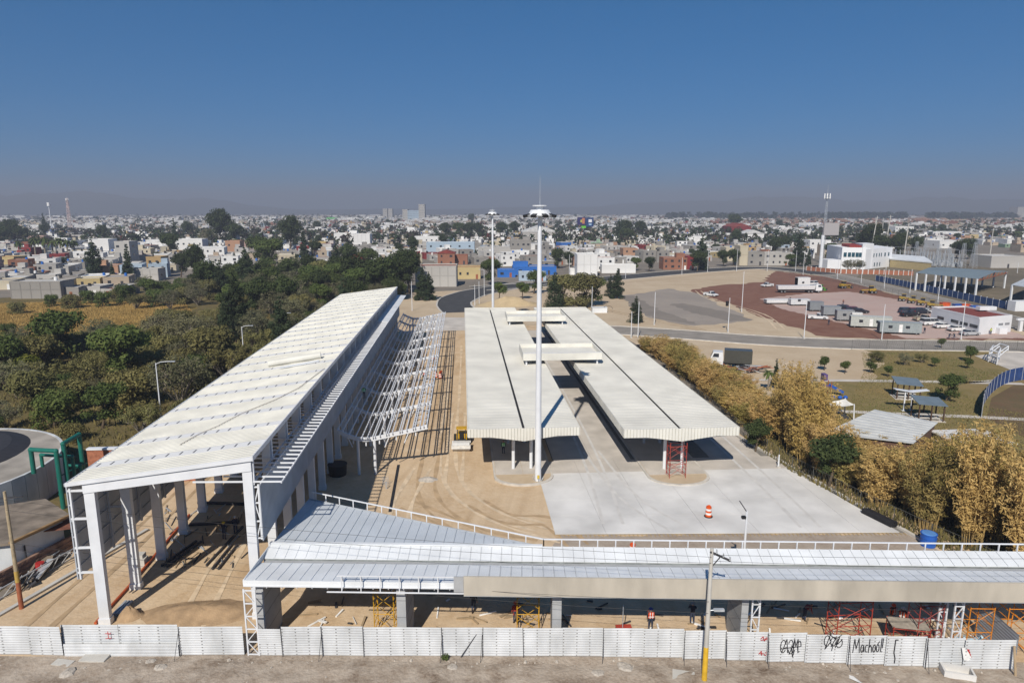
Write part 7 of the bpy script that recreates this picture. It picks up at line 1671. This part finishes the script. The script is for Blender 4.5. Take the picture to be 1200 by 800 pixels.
for i, (px, yb, yt, tl, lab) in enumerate([(1019, 303, 254, 2.5, 'leaning concrete line pole, leftmost behind the white office'), (1035, 304, 253, 2, 'tall concrete line pole behind the white office'), (1058, 309, 262, 1, 'concrete line pole between office and substation'), (1032, 290, 256, 0, 'farther thin line pole behind the white office'), (1160, 300, 268, 0, 'thin line pole right of the substation'), (1023, 292, 256, 0, 'thin line pole beside the leaning one')]):
    p = G(px, yb); h = (yb - yt) * mpp(p); o = thing('line_pole', lab, 'pole', (p.x, p.y, 0)); b = MB(); b.tube((0, 0, 0), (tl, 0, h), .4, .22, n=8); b.build('shaft', concrete, o, False); b = MB(); b.bar((tl - 1.6, 0, h - 1), (tl + 1.6, 0, h - 1), .2); b.build('cross_arm', galv, o, False)
# dark billboard in the city
p = G(686, 287); s_ = mpp(p); o = thing('city_billboard', 'dark blue and purple billboard on posts among the houses', 'billboard', (p.x, p.y, 0))
for dx in (-2, 6): b = MB(); b.tube((p.x + dx * s_, p.y, 0), (p.x + dx * s_, p.y, 22 * s_), .5, n=8); b.build('post', dark_steel, o)
for (a, c, z0, z1, col, nm) in ((-10, 0, 23, 32, (.035, .03, .12), 'panel'), (0.3, 9, 21, 31.5, (.02, .05, .16), 'panel')): b = MB(); b.box(p.x + a * s_, p.x + c * s_, p.y - .5, p.y + .5, z0 * s_, z1 * s_); b.build(nm, painted, o, True, col)
for (a, c, z0, z1, col) in ((-4.6, -1.5, 24.5, 31, (.5, .2, .1)), (-6.5, -4.8, 26, 29, (.5, .45, .1)), (3, 7, 26, 29.5, (.8, .8, .82)), (3.4, 6.6, 23, 24.5, (.4, .6, .8)), (-5, 0, 19.5, 22, (.15, .55, .05))): b = MB(); b.box(p.x + a * s_, p.x + c * s_, p.y - .62, p.y - .52, z0 * s_, z1 * s_); b.build('print', painted, o, True, col)
# ------------------------------------------------------------------ the town
CREAM, GREY, LGREY, WHITE, OCHRE, YELLOW, PINK, TERRA, BRICK, DRED, BLUE, LBLUE, BEIGE, GREENC = (.55, .49, .37), (.30, .285, .265), (.47, .455, .43), (.78, .78, .77), (.42, .29, .14), (.54, .43, .22), (.46, .32, .28), (.44, .26, .17), (.30, .14, .09), (.22, .03, .03), (.03, .15, .50), (.40, .50, .60), (.46, .38, .29), (.25, .36, .25)
CNAME = {CREAM: 'cream', GREY: 'bare grey block', LGREY: 'pale grey', WHITE: 'white', OCHRE: 'ochre', YELLOW: 'yellow', PINK: 'pink', TERRA: 'orange', BRICK: 'brick red', DRED: 'dark red', BLUE: 'bright blue', LBLUE: 'pale blue', BEIGE: 'beige', GREENC: 'pale green'}
BOXM = {}
def boxmesh(key, mats_, *dims):
    k = (key,) + tuple(round(d, 2) for d in dims)
    if k not in BOXM: b = MB(); b.box(*dims); BOXM[k] = b.mesh(key, mats_)
    return BOXM[k]
bt = MB(); bt.tube((0, 0, 0), (0, 0, 1.1), .55, n=12); bt.tube((0, 0, 1.1), (0, 0, 1.3), .55, .22, n=12); TANK = bt.mesh('tank', tank_m)
UNIT = boxmesh('unit', plaster, -.5, .5, -.5, .5, 0, 1)
def ubox(name, me_m, parent, x0, x1, y0, y1, z0, z1, color=None):
    """a part made by scaling one shared unit box"""
    key = 'unit_' + me_m.name
    if key not in BOXM: b = MB(); b.box(-.5, .5, -.5, .5, 0, 1); BOXM[key] = b.mesh('unit_box', me_m)
    o = put(name, BOXM[key], parent, ((x0 + x1) / 2, (y0 + y1) / 2, z0), color=color); o.scale = (x1 - x0, y1 - y0, z1 - z0); return o
HOUSES = []
FOOT = []       # footprints (x, y, radius)
def house(loc, rz, w_, d_, h, col, label=None, roofc=None, storeys=1, tank=None, gable=False, room=False, detail=True, q=rnd, nwin=None, name='house'):
    o = thing(name, label, 'house', (loc[0], loc[1], 0), rz, 'houses of the town'); x0, x1, y0, y1 = -w_ / 2, w_ / 2, 0, d_
    wl = ubox('wall', plaster, o, x0, x1, y0, y1, 0, h, col); rc = roofc or tuple(c * .75 + .1 for c in LGREY)
    if gable:
        b = MB(); b.prism_y([(x0 - .3, h), (x1 + .3, h), (x1 + .3, h + .15), (0, h + w_ * .18), (x0 - .3, h + .15)], y0 - .3, y1 + .3); b.build('roof', roof_m, o, False, rc)
    else:
        ubox('roof', roof_m, o, x0 + .2, x1 - .2, y0 + .2, y1 - .2, h + .002, h + .08, rc)
        if detail:
            b = MB(); hp = .5
            b.box(x0 - .03, x1 + .03, y0 - .03, y0 + .17, h, h + hp); b.box(x0 - .03, x1 + .03, y1 - .17, y1 + .03, h, h + hp); b.box(x0 - .03, x0 + .17, y0 + .17, y1 - .17, h, h + hp); b.box(x1 - .17, x1 + .03, y0 + .17, y1 - .17, h, h + hp); b.build('parapet', plaster, o, False, col)
    fh = h / storeys; nw = nwin if nwin is not None else max(1, int(w_ / 3.4))
    for s in range(storeys):
        for i in range(nw):
            xc = x0 + w_ * (i + .5) / nw + q.uniform(-.3, .3); ww = q.choice((.9, 1.2, 1.5)); zb = s * fh + fh * .38
            if s == 0 and i == nw - 1 and detail: ubox('door', q.choice((dark_steel, white_pl, rust_p)), o, xc - .5, xc + .5, -.05, .02, 0, 2.1)
            else:
                wn = ubox('window', glass_m, o, xc - ww / 2, xc + ww / 2, -.05, .02, zb, zb + 1.15)
        if q.random() < .6: ubox('side_window', glass_m, o, x0 - .05 if loc[0] > 0 else x1 - .02, x0 + .02 if loc[0] > 0 else x1 + .05, d_ * .35, d_ * .35 + 1.2, s * fh + fh * .38, s * fh + fh * .38 + 1.1)
    if nw == 0 and h < 14:
        for i in range(int(w_ / 3.1) + 1): xx = x0 + i * (w_ - .3) / max(1, int(w_ / 3.1)); ubox('pilaster', plaster, o, xx, xx + .3, -.06, .05, 0, h - .01, tuple(c_ * .8 for c_ in col))
        ubox('ring_beam', plaster, o, x0, x1, -.05, .04, h * .55, h * .55 + .25, tuple(c_ * .85 for c_ in col))
    tk_ = tank
    if tk_: put('roof_tank', TANK, o, (q.uniform(x0 + 1, x1 - 1), q.uniform(y0 + 1, y1 - 1), h + .1), color=tk_)
    if room: ww = w_ * .35; rx = q.choice((x0 + .3, x1 - .3 - ww)); ubox('roof_room', plaster, o, rx, rx + ww, y1 - d_ * .45, y1 - .3, h + .1, h + 2.4, col)
    FOOT.append((loc[0], loc[1], max(w_, d_) * .62)); return o
def H(x0, x1, yb, yt, col, label, dep=9, roofc=None, storeys=None, rz=0, **k):
    p = G((x0 + x1) / 2, yb); s = mpp(p); w_ = (x1 - x0) * s; h = (yb - yt) * s; st = storeys or max(1, round(h / 3.1))
    return house(p, -YAW * .5 + R(rz), w_, dep, h, col, label, roofc, st, **k)
RR = (.24, .05, .04); RG = (.36, .35, .34); RW = (.62, .62, .61); BK = (.03, .03, .03); RT = (.30, .12, .08)
# houses one can name in the photograph
H(14, 72, 350, 331, GREY, 'long grey block wall house at the left edge of the dry field', 8, RW, 1, nwin=0, tank=WHITE)
H(74, 93, 349, 338, GREY, 'low grey shed left of the black tank behind the dry field', 8, RW, 1, nwin=1)
H(94, 118, 347, 337, LGREY, 'low grey shed with black tank behind the dry field', 9, (.45, .43, .40), 1, nwin=2, tank=BK)
H(119, 133, 348, 340, LGREY, 'smallest grey shed right of the black tank', 7, RT, 1, nwin=1)
H(134, 151, 346, 336, GREY, 'grey shed at the right end of the shed row', 8, RW, 1, nwin=1)
H(22, 40, 332, 322, GREY, 'grey block house with white tank behind the long block wall', 7, RG, 1, tank=WHITE, room=True)
H(44, 66, 333, 323, LGREY, 'pale house with blue tank behind the long block wall', 8, RW, 1, tank=BLUE, room=True)
H(-8, 18, 318, 302, YELLOW, 'yellow house with dark red roof at the left edge', 10, RR, 2)
H(105, 128, 297, 281, WHITE, 'white house with dark window strip right of the palms', 12, RW, 1)
H(137, 154, 314, 284, LGREY, 'tall grey block house left of the narrow cypress', 9, RW, 3)
H(158, 186, 329, 316, LGREY, 'pale grey block house beside the orange house', 7, RG, 1, nwin=0)
H(173, 190, 322, 302, OCHRE, 'small orange house with grey side left of the dark trees', 8, RG, 2)
H(250, 277, 288, 273, WHITE, 'bright white cubic house with roof steps above the wood', 10, RW, 1, room=True)
H(207, 238, 300, 281, WHITE, 'white house left of the bright cubic house', 10, RG, 2)
H(265, 282, 300, 283, TERRA, 'orange house under the bright white cubic house', 8, RT, 2)
H(280, 300, 298, 284, PINK, 'pink fronted house right of the orange house', 8, RT, 2)
H(195, 210, 306, 295, OCHRE, 'small ochre house in front of the white houses', 8, RT, 1)
H(34, 52, 288, 277, PINK, 'pink house behind the palms', 8, RW, 1)
H(358, 382, 294, 284, YELLOW, 'golden yellow house with twin arches above the wood', 8, OCHRE, 2)
H(340, 385, 303, 296, LBLUE, 'pale blue low house above the bare shrubs', 9, RT, 1)
H(415, 434, 293, 275, WHITE, 'white blank-walled house behind the wood', 10, RW, 2, nwin=0)
H(392, 418, 290, 274, WHITE, 'white stepped house left of the blank-walled one', 10, RW, 2, room=True)
H(407, 425, 315, 300, DRED, 'dark red gabled roof house among the trees', 12, RR, 1, gable=True, tank=WHITE, nwin=0)
H(476, 490, 314, 297, DRED, 'dark red walled house above the trees', 10, RG, 2, nwin=0)
H(487, 535, 336, 313, LGREY, 'large grey concrete block warehouse beside the yellow house', 12, RT, 1, nwin=0)
H(534, 563, 327, 314, YELLOW, 'yellow house with dark red roof beside the link road', 9, RR, 1, nwin=3)
H(528, 536, 326, 314, WHITE, 'narrow white house joined to the yellow house', 8, RR, 1, nwin=1)
H(500, 556, 300, 285, LBLUE, 'long pale blue building behind the yellow house', 12, RW, 2, nwin=5)
H(513, 533, 311, 297, BRICK, 'brick house with red tiled roof behind the warehouse', 10, RR, 2, gable=True)
H(530, 548, 310, 300, BRICK, 'dark brick house right of the red tiled one', 10, RR, 1)
H(485, 515, 292, 278, WHITE, 'white L-shaped house left of the pale blue building', 10, RW, 2)
H(560, 598, 303, 291, LGREY, 'pale grey building with dark window strip left of the far mast', 12, RG, 1, nwin=4)
H(560, 573, 288, 279, WHITE, 'bright white house left of the far mast top', 9, RW, 2)
H(598, 622, 300, 282, GREY, 'unfinished grey block house with red gable trims', 10, RG, 2, room=True)
H(601, 652, 322, 313.5, BLUE, 'bright blue low house with stepped parapet beyond the link road', 10, RG, 1, room=True, nwin=3)
H(583, 604, 325, 317, BLUE, 'small bright blue garage left of the stepped blue house', 7, RG, 1)
H(608, 640, 329, 320, LBLUE, 'pale shopfront with pink patch before the blue house', 6, RG, 1, nwin=3)
H(676, 700, 324, 299, WHITE, 'tall blank white house behind the avenue', 10, RW, 3, nwin=0)
H(698, 720, 318, 303, WHITE, 'white house with red tiled ledges behind the avenue', 10, RT, 2)
H(672, 700, 320, 314, GREY, 'low grey flat-roofed house before the tall white one', 7, RG, 1)
H(705, 745, 320, 311, WHITE, 'long white garden wall house on the avenue', 5, RW, 1, nwin=1)
H(672, 690, 312, 303, TERRA, 'orange fronted house left of the tall white one', 8, RT, 1)
H(668, 674, 322, 316, WHITE, 'white gate house on the avenue', 4, RW, 1)
H(680, 698, 286, 276, TERRA, 'peach house under the billboard', 9, RG, 2)
H(730, 747, 304, 292, TERRA, 'peach two-storey house behind the avenue trees', 10, BK, 2)
H(777, 806, 316, 303, BRICK, 'unplastered red brick house on the avenue', 9, RG, 2, nwin=4, room=True)
H(805, 813, 316, 302, DRED, 'narrow dark red house at the end of the brick house', 8, RR, 2)
H(866, 876, 311, 289, CREAM, 'tall narrow cream house beside the avenue bushes', 9, RG, 3, nwin=0)
H(850, 868, 306, 291, CREAM, 'cream house with blue tank behind the bushes', 10, RG, 2, tank=BLUE)
H(856, 880, 278, 266, DRED, 'big dark red gabled barn standing above the houses', 30, RR, 1, gable=True, nwin=0)
H(870, 895, 285, 274, WHITE, 'white gabled hall right of the dark red barn', 16, RW, 1, gable=True)
H(876, 895, 311, 296, GREY, 'grey block house right of the cream tower house', 10, RG, 2)
H(895, 925, 311, 297, LGREY, 'pale unfinished block house left of the avenue bend', 10, RG, 2)
H(948, 968, 296, 282, WHITE, 'white house with blue door left of the grey billboard', 10, RW, 2)
H(965, 995, 300, 288, BEIGE, 'beige house below the grey billboard', 10, RG, 2)
H(1160, 1202, 314, 301, LGREY, 'large pale industrial shed at the right edge', 16, RW, 1, nwin=1)
H(1100, 1135, 291, 283, WHITE, 'white long factory with red mark beyond the substation', 20, RW, 1, nwin=4)
H(1048, 1070, 278, 266, WHITE, 'white three-storey block beyond the line poles', 14, RW, 3)
H(612, 654, 284, 272, LGREY, 'wide pale warehouse with low gable behind the tall mast', 30, RW, 1, nwin=0, gable=True)
H(562, 612, 272, 265, WHITE, 'long white factory on the skyline left of the tall mast', 40, RW, 1, nwin=6)
H(491, 498, 262, 240, LGREY, 'pale high-rise tower on the skyline', 30, RW, 8, name='tower_block')
H(472, 478, 262, 246, LGREY, 'lower pale high-rise left of the skyline tower', 30, RW, 6, name='tower_block')
H(478, 491, 262, 247, LBLUE, 'blue glass block between the two skyline towers', 30, RG, 6, name='tower_block')
H(449, 454, 258, 245, LGREY, 'leftmost pale twin tower on the skyline', 30, RW, 6, name='tower_block'); H(455, 460, 258, 245, LGREY, 'second pale twin tower on the skyline', 30, RW, 6, name='tower_block')
H(1191, 1203, 257, 243, LGREY, 'pale blank tower block at the right skyline', 40, RW, 5, nwin=0, name='tower_block')
NSPEC = len(FOOT)
# filler town on a street grid
BOUND = [(-900, 338), (-200, 343), (0, 347), (70, 344), (150, 338), (200, 322), (300, 315), (400, 310), (470, 318), (490, 312), (560, 312), (600, 312), (645, 318), (680, 315), (720, 310), (800, 308), (880, 304), (950, 304), (985, 297), (1050, 290), (1100, 286), (1150, 284), (1200, 296), (1280, 296), (1900, 290)]
def bound(px):
    for (a, ya), (c, yc) in zip(BOUND, BOUND[1:]):
        if a <= px <= c: return ya + (yc - ya) * (px - a) / (c - a)
    return 290
q = random.Random(11)
cand = []
def gridfill(ang, sx, sy, dmin, dmax, keep):
    ca, sa = math.cos(ang), math.sin(ang); n = int(dmax / min(sx, sy)) + 2
    for i in range(-n, n):
        for j in range(-n, n):
            u = i * sx + (i // 8) * 9; v = j * sy + (j // 2) * 8
            x = u * ca - v * sa + q.uniform(-1, 1); y = u * sa + v * ca + q.uniform(-1.5, 1.5)
            if y < 150: continue
            d = math.hypot(x, y)
            if d < dmin or d >= dmax: continue
            if q.random() > keep: continue
            px, py = proj((x, y, 0))
            if px < -420 or px > 1620 or (d > 1000 and not -70 < px < 1270 and q.random() < .5): continue
            if py > bound(px): continue
            cand.append((d, x, y, ang + q.choice((0, 0, 0, math.pi / 2)) * 0 + q.uniform(-.04, .04), px, py))
gridfill(R(14), 9.5, 13, 200, 520, .93); gridfill(R(-9), 10, 13.5, 520, 1000, .9); gridfill(R(20), 11, 15, 1000, 2000, .75); gridfill(R(5), 17, 22, 2000, 3600, .6)
cand.sort()
pal = [(WHITE, 36), (LGREY, 28), (GREY, 20), (CREAM, 8), (BEIGE, 9), (PINK, 1.2), (TERRA, 2), (OCHRE, 1.2), (YELLOW, 1), (BRICK, 4.5), (DRED, 2.5), (LBLUE, 1.5), (GREENC, .5), (BLUE, .6)]
def pick():
    t = q.uniform(0, sum(w for _, w in pal))
    for c, w in pal:
        t -= w
        if t <= 0: return c
    return WHITE
roofs = [(RG, 30), (RW, 30), ((.40, .37, .33), 20), (RR, 6), (RT, 10), ((.22, .21, .20), 8)]
def pickr():
    t = q.uniform(0, 104)
    for c, w in roofs:
        t -= w
        if t <= 0: return c
    return RG
indiv = 0; MAXI = 292 - NSPEC
city = MB(); ccol = []
def addf(pts, c): city.face(pts); ccol.append(c)
LAND = [(-150, 250, 'the dry field'), (-120, 330, 'the tall grey block house'), (-95, 380, 'the bright white cubic house'), (-40, 390, 'the white blank-walled house'), (-10, 300, 'the yellow house by the link road'), (5, 420, 'the pale blue building'), (30, 330, 'the stepped blue house'), (60, 350, 'the tall blank white house'), (85, 430, 'the peach houses'), (120, 360, 'the red brick house'), (160, 400, 'the cream tower house'), (200, 520, 'the dark red barn'), (230, 430, 'the grey billboard'), (330, 480, 'the substation'), (-200, 380, 'the palm row'), (-60, 560, 'the green hangar'), (60, 560, 'the dark billboard')]
count = {}
for (d, x, y, an, px, py) in cand:
    if any((x - a) ** 2 + (y - b) ** 2 < (r + 5) ** 2 for a, b, r in FOOT[:NSPEC]): continue
    w_ = q.uniform(7.2, 9.4) * (1 if d < 1000 else 1.2 if d < 2000 else 1.7); d_ = q.uniform(8, 12.4) * (1 if d < 1000 else 1.15 if d < 2000 else 1.6); st = q.choice((1, 1, 1, 2, 2)) if d < 1200 else q.choice((1, 2, 2, 3)); h = st * q.uniform(2.6, 3.0) + q.uniform(0, .4); c = pick(); rc = pickr()
    if d > 450 and q.random() < .035: w_ *= q.uniform(2, 3.6); d_ *= q.uniform(1.3, 2); h *= 1.3; c = WHITE; rc = q.choice((RW, RW, RG))
    # terracotta row houses on the right of the middle distance
    if 840 < px < 1250 and 254 < py < 268 and q.random() < .8: c = q.choice((TERRA, BRICK, (.40, .22, .15), WHITE, BEIGE)); rc = q.choice((RT, (.36, .17, .11), RT, RW))
    kk = q.uniform(.85, 1.12); c = tuple(max(0.01, v * kk) for v in c)
    if indiv < MAXI and -40 < px < 1240:
        base = min(CNAME, key=lambda k: sum((a - b) ** 2 for a, b in zip(k, c))); lm = min(LAND, key=lambda t: (t[0] - x) ** 2 + (t[1] - y) ** 2)
        side = 'behind' if y > lm[1] + 20 else 'left of' if x < lm[0] else 'right of'; tnk = q.choice((None, None, BK, BK, BLUE, WHITE))
        kind_ = f"{CNAME[base]} {'two-storey' if st == 2 else 'one-storey' if st == 1 else 'three-storey'} flat-roofed house"
        key = (kind_, side, lm[2]); count[key] = count.get(key, 0) + 1
        lab = f"{kind_}, {'nearest' if count[key] == 1 else ordinal(count[key]) + ' nearest'} {side} {lm[2]}"
        house((x, y), an - math.copysign(0, 1), w_, d_, h, c, lab, rc, st, tnk, room=q.random() < .3, q=q); indiv += 1
        continue
    ca, sa = math.cos(an), math.sin(an)
    def T(u, v, z): return (x + u * ca - v * sa, y + u * sa + v * ca, z)
    a = w_ / 2; B4 = [(-a, 0), (a, 0), (a, d_), (-a, d_)]
    for k in range(4):
        u0, u1 = B4[k], B4[(k + 1) % 4]
        if k == 2: continue
        addf([T(*u0, 0), T(*u1, 0), T(*u1, h), T(*u0, h)], c)
    addf([T(*u, h) for u in B4], rc)
    if d < 2000:
        for k in range(2):
            for s in range(st):
                if q.random() < .4: continue
                xc = -a + w_ * (k + .5) / 2 + q.uniform(-.6, .6); zz_ = s * 2.8 + 1.0; ww = q.uniform(.3, 1.1); addf([T(xc - ww, -.04, zz_), T(xc + ww, -.04, zz_), T(xc + ww, -.04, zz_ + 1.2), T(xc - ww, -.04, zz_ + 1.2)], (.03, .03, .035))
        if q.random() < .5: # parapet band / roof room
            rw, rx, ry = w_ * .35, q.uniform(-a, a - w_ * .35), q.uniform(0, d_ * .6); cc = c; R4 = [(rx, ry), (rx + rw, ry), (rx + rw, ry + 3), (rx, ry + 3)]
            for k in range(4): u0, u1 = R4[k], R4[(k + 1) % 4]; addf([T(*u0, h), T(*u1, h), T(*u1, h + 2.2), T(*u0, h + 2.2)], cc)
            addf([T(*u, h + 2.2) for u in R4], rc)
        if q.random() < .5:
            rx, ry = q.uniform(-a + .5, a - 1.5), q.uniform(.5, d_ - 2); cc = q.choice(((.03, .03, .03), (.03, .03, .03), (.6, .6, .6), (.03, .12, .4))); R4 = [(rx, ry), (rx + 1.1, ry), (rx + 1.1, ry + 1.1), (rx, ry + 1.1)]
            for k in range(4): u0, u1 = R4[k], R4[(k + 1) % 4]; addf([T(*u0, h), T(*u1, h), T(*u1, h + 1.3), T(*u0, h + 1.3)], cc)
            addf([T(*u, h + 1.3) for u in R4], cc)
cm = mat('town_wall', (.86, .86, .86), .9, .15, .4, attr='Col')
me = city.mesh('far_town', cm); at = me.attributes.new('Col', 'FLOAT_COLOR', 'FACE')
at.data.foreach_set('color', [v for c in ccol for v in (*c, 1.)])
tag(put('far_town', me), 'dense far town of small flat-roofed houses reaching to the horizon', 'town', kind='stuff')
# trees of the town: the nearer ones singly, the rest as one far mass
q = random.Random(31); keys = ['broad', 'broad', 'broad2', 'casuarina', 'cypress', 'big', 'olive2']; n = 0; far = []
while n < 190:
    px = q.uniform(-20, 1220); py = q.uniform(262, 318)
    if py > bound(px) - 2: continue
    p = G(px, py)
    if any((p.x - a) ** 2 + (p.y - b) ** 2 < (r * .8) ** 2 for a, b, r in FOOT): continue
    key = q.choice(keys); TREES.append((tree(key, p, q.uniform(.55, .95) * (1 if py > 285 else 1.25), group='trees standing among the houses'), key, p[:2], 'city')); n += 1
ft = MB(); fcol = []
def blobtree(x, y, h, r, c):
    for k in range(26):
        a = q.uniform(0, 6.28); el = q.uniform(-.6, 1.5); p = Vector((x + math.cos(a) * math.cos(el) * r * q.uniform(.5, 1), y + math.sin(a) * math.cos(el) * r * q.uniform(.5, 1), h * .6 + math.sin(el) * h * .4)); s = r * q.uniform(.25, .5)
        v = [Vector((q.uniform(-1, 1), q.uniform(-1, 1), q.uniform(-1, 1))) * s for _ in range(4)]; ft.face([p + v[0], p + v[1], p - v[0], p + v[2]]); fcol.append(tuple(cc * q.uniform(.7, 1.3) for cc in c))
for _ in range(3300):
    py = 250 + 42 * q.random() ** 1.5; px = q.uniform(-40, 1240); p = G(px, py); 
    if depth(p) > 3800 or py > bound(px) - 6: continue
    s = 1 + depth(p) / 2500; blobtree(p.x, p.y, q.uniform(5, 10) * s ** .6, q.uniform(2.5, 4.5) * s ** .6, q.choice(((.03, .045, .018), (.04, .055, .022), (.05, .05, .03))))
for _ in range(420):    # dark far wood on the right skyline
    px = q.choice((q.uniform(962, 1062), q.uniform(962, 1062), q.uniform(780, 960), q.uniform(1085, 1190))); py = q.uniform(256.5, 259.5); p = G(px, py); blobtree(p.x, p.y, q.uniform(16, 24), q.uniform(9, 14), (.025, .035, .018))
tmm = mat('far_foliage', (.9, .9, .9), .9, .1, .1, attr='Col'); me = ft.mesh('far_trees', tmm); at = me.attributes.new('Col', 'FLOAT_COLOR', 'FACE'); at.data.foreach_set('color', [v for c in fcol for v in (*c, 1.)])
tag(put('far_trees', me), 'dark tree crowns scattered through the far town', 'trees', kind='stuff')
# labels of the single trees: by kind and what they stand near
TL = dict(wood=[(-44, 98, 'the curved-arm lamp post'), (-44, 138, 'the middle lamp post by the hall'), (-30, 235, 'the far end of the hall'), (-75, 125, 'the near wood edge'), (-110, 140, 'the left wood edge'), (-60, 200, 'the middle of the wood'), (-60, 270, 'the far wood edge'), (-30, 170, 'the hall eave')], field=[(-120, 200, 'the dry field')],
          city=[(a, b, c) for a, b, c in LAND], bamboo=[(41, 56, 'the blue water tank'), (40, 66, 'the near chain-link fence'), (39, 78, 'the far canopy corner'), (38, 95, 'the middle of the bamboo row'), (38, 125, 'the far end of the bamboo row'), (55, 60, 'the park annex'), (46, 90, 'the shade sail')])
grp = {}
for (o, key, p, reg) in TREES:
    lm = min(TL[reg], key=lambda t: (t[0] - p[0]) ** 2 + (t[1] - p[1]) ** 2); grp.setdefault((LOOK[key], lm[2], reg), []).append(((lm[0] - p[0]) ** 2 + (lm[1] - p[1]) ** 2, o))
for (lk, lmk, reg), L in grp.items():
    L.sort(key=lambda t: t[0])
    for i, (_, o) in enumerate(L): o['label'] = f"{lk}, {'nearest' if i == 0 else ordinal(i + 1) + ' nearest'} to {lmk}" if len(L) > 1 else f"{lk} near {lmk}"
# ------------------------------------------------------------------ hills
hb = MB(); q = random.Random(9); n = 160; top = []
def hprof(f):
    """height in metres by photo x"""
    px = -200 + 1600 * f
    g = lambda c, s, a: a * math.exp(-((px - c) / s) ** 2)
    return 15 + g(60, 130, 140) + g(230, 90, 80) + g(-150, 120, 130) + g(760, 160, 60) + g(900, 110, 85) + g(1080, 130, 80) + g(1300, 150, 120) + g(480, 160, 25)
rows = []
for r_, (dist, k) in enumerate(((6300, 0), (6900, .55), (7500, 1.1), (8000, 1.2), (8700, .6), (9500, 0))):
    row = []
    for i in range(n + 1):
        f = i / n; d0 = ray(-200 + 1600 * f, 247); d0 = Vector((d0.x, d0.y, 0)).normalized(); nz = 1 + .12 * math.sin(f * 61 + r_) + .08 * math.sin(f * 143 + 2 * r_) + q.uniform(-.04, .04)
        row.append(tuple(d0 * dist + Vector((0, 0, -1 + hprof(f) * k * nz))))
    rows.append(row)
for a, c in zip(rows, rows[1:]):
    i0 = len(hb.v); hb.v += a + c
    for i in range(n): hb.f.append((i0 + i, i0 + i + 1, i0 + n + 2 + i, i0 + n + 1 + i)); hb.m.append(0)
tag(hb.build('hills', mat('hill_scrub', (.06, .065, .04), .95, .3, .004), smooth=True), kind='structure')
# ------------------------------------------------------------------ haze
hz = MB(); hz.box(-11500, 11500, -900, 11500, -2, 270)
hm_ = bpy.data.materials.new('haze_air'); hm_.use_nodes = True; nn_ = hm_.node_tree.nodes
for x in list(nn_): nn_.remove(x)
ou = nn_.new('ShaderNodeOutputMaterial'); pv = nn_.new('ShaderNodeVolumePrincipled')
pv.inputs['Color'].default_value = (.50, .545, .66, 1); pv.inputs['Density'].default_value = HAZE; pv.inputs['Anisotropy'].default_value = 0.0
hm_.node_tree.links.new(pv.outputs[0], ou.inputs['Volume'])
tag(hz.build('haze', hm_), kind='stuff')
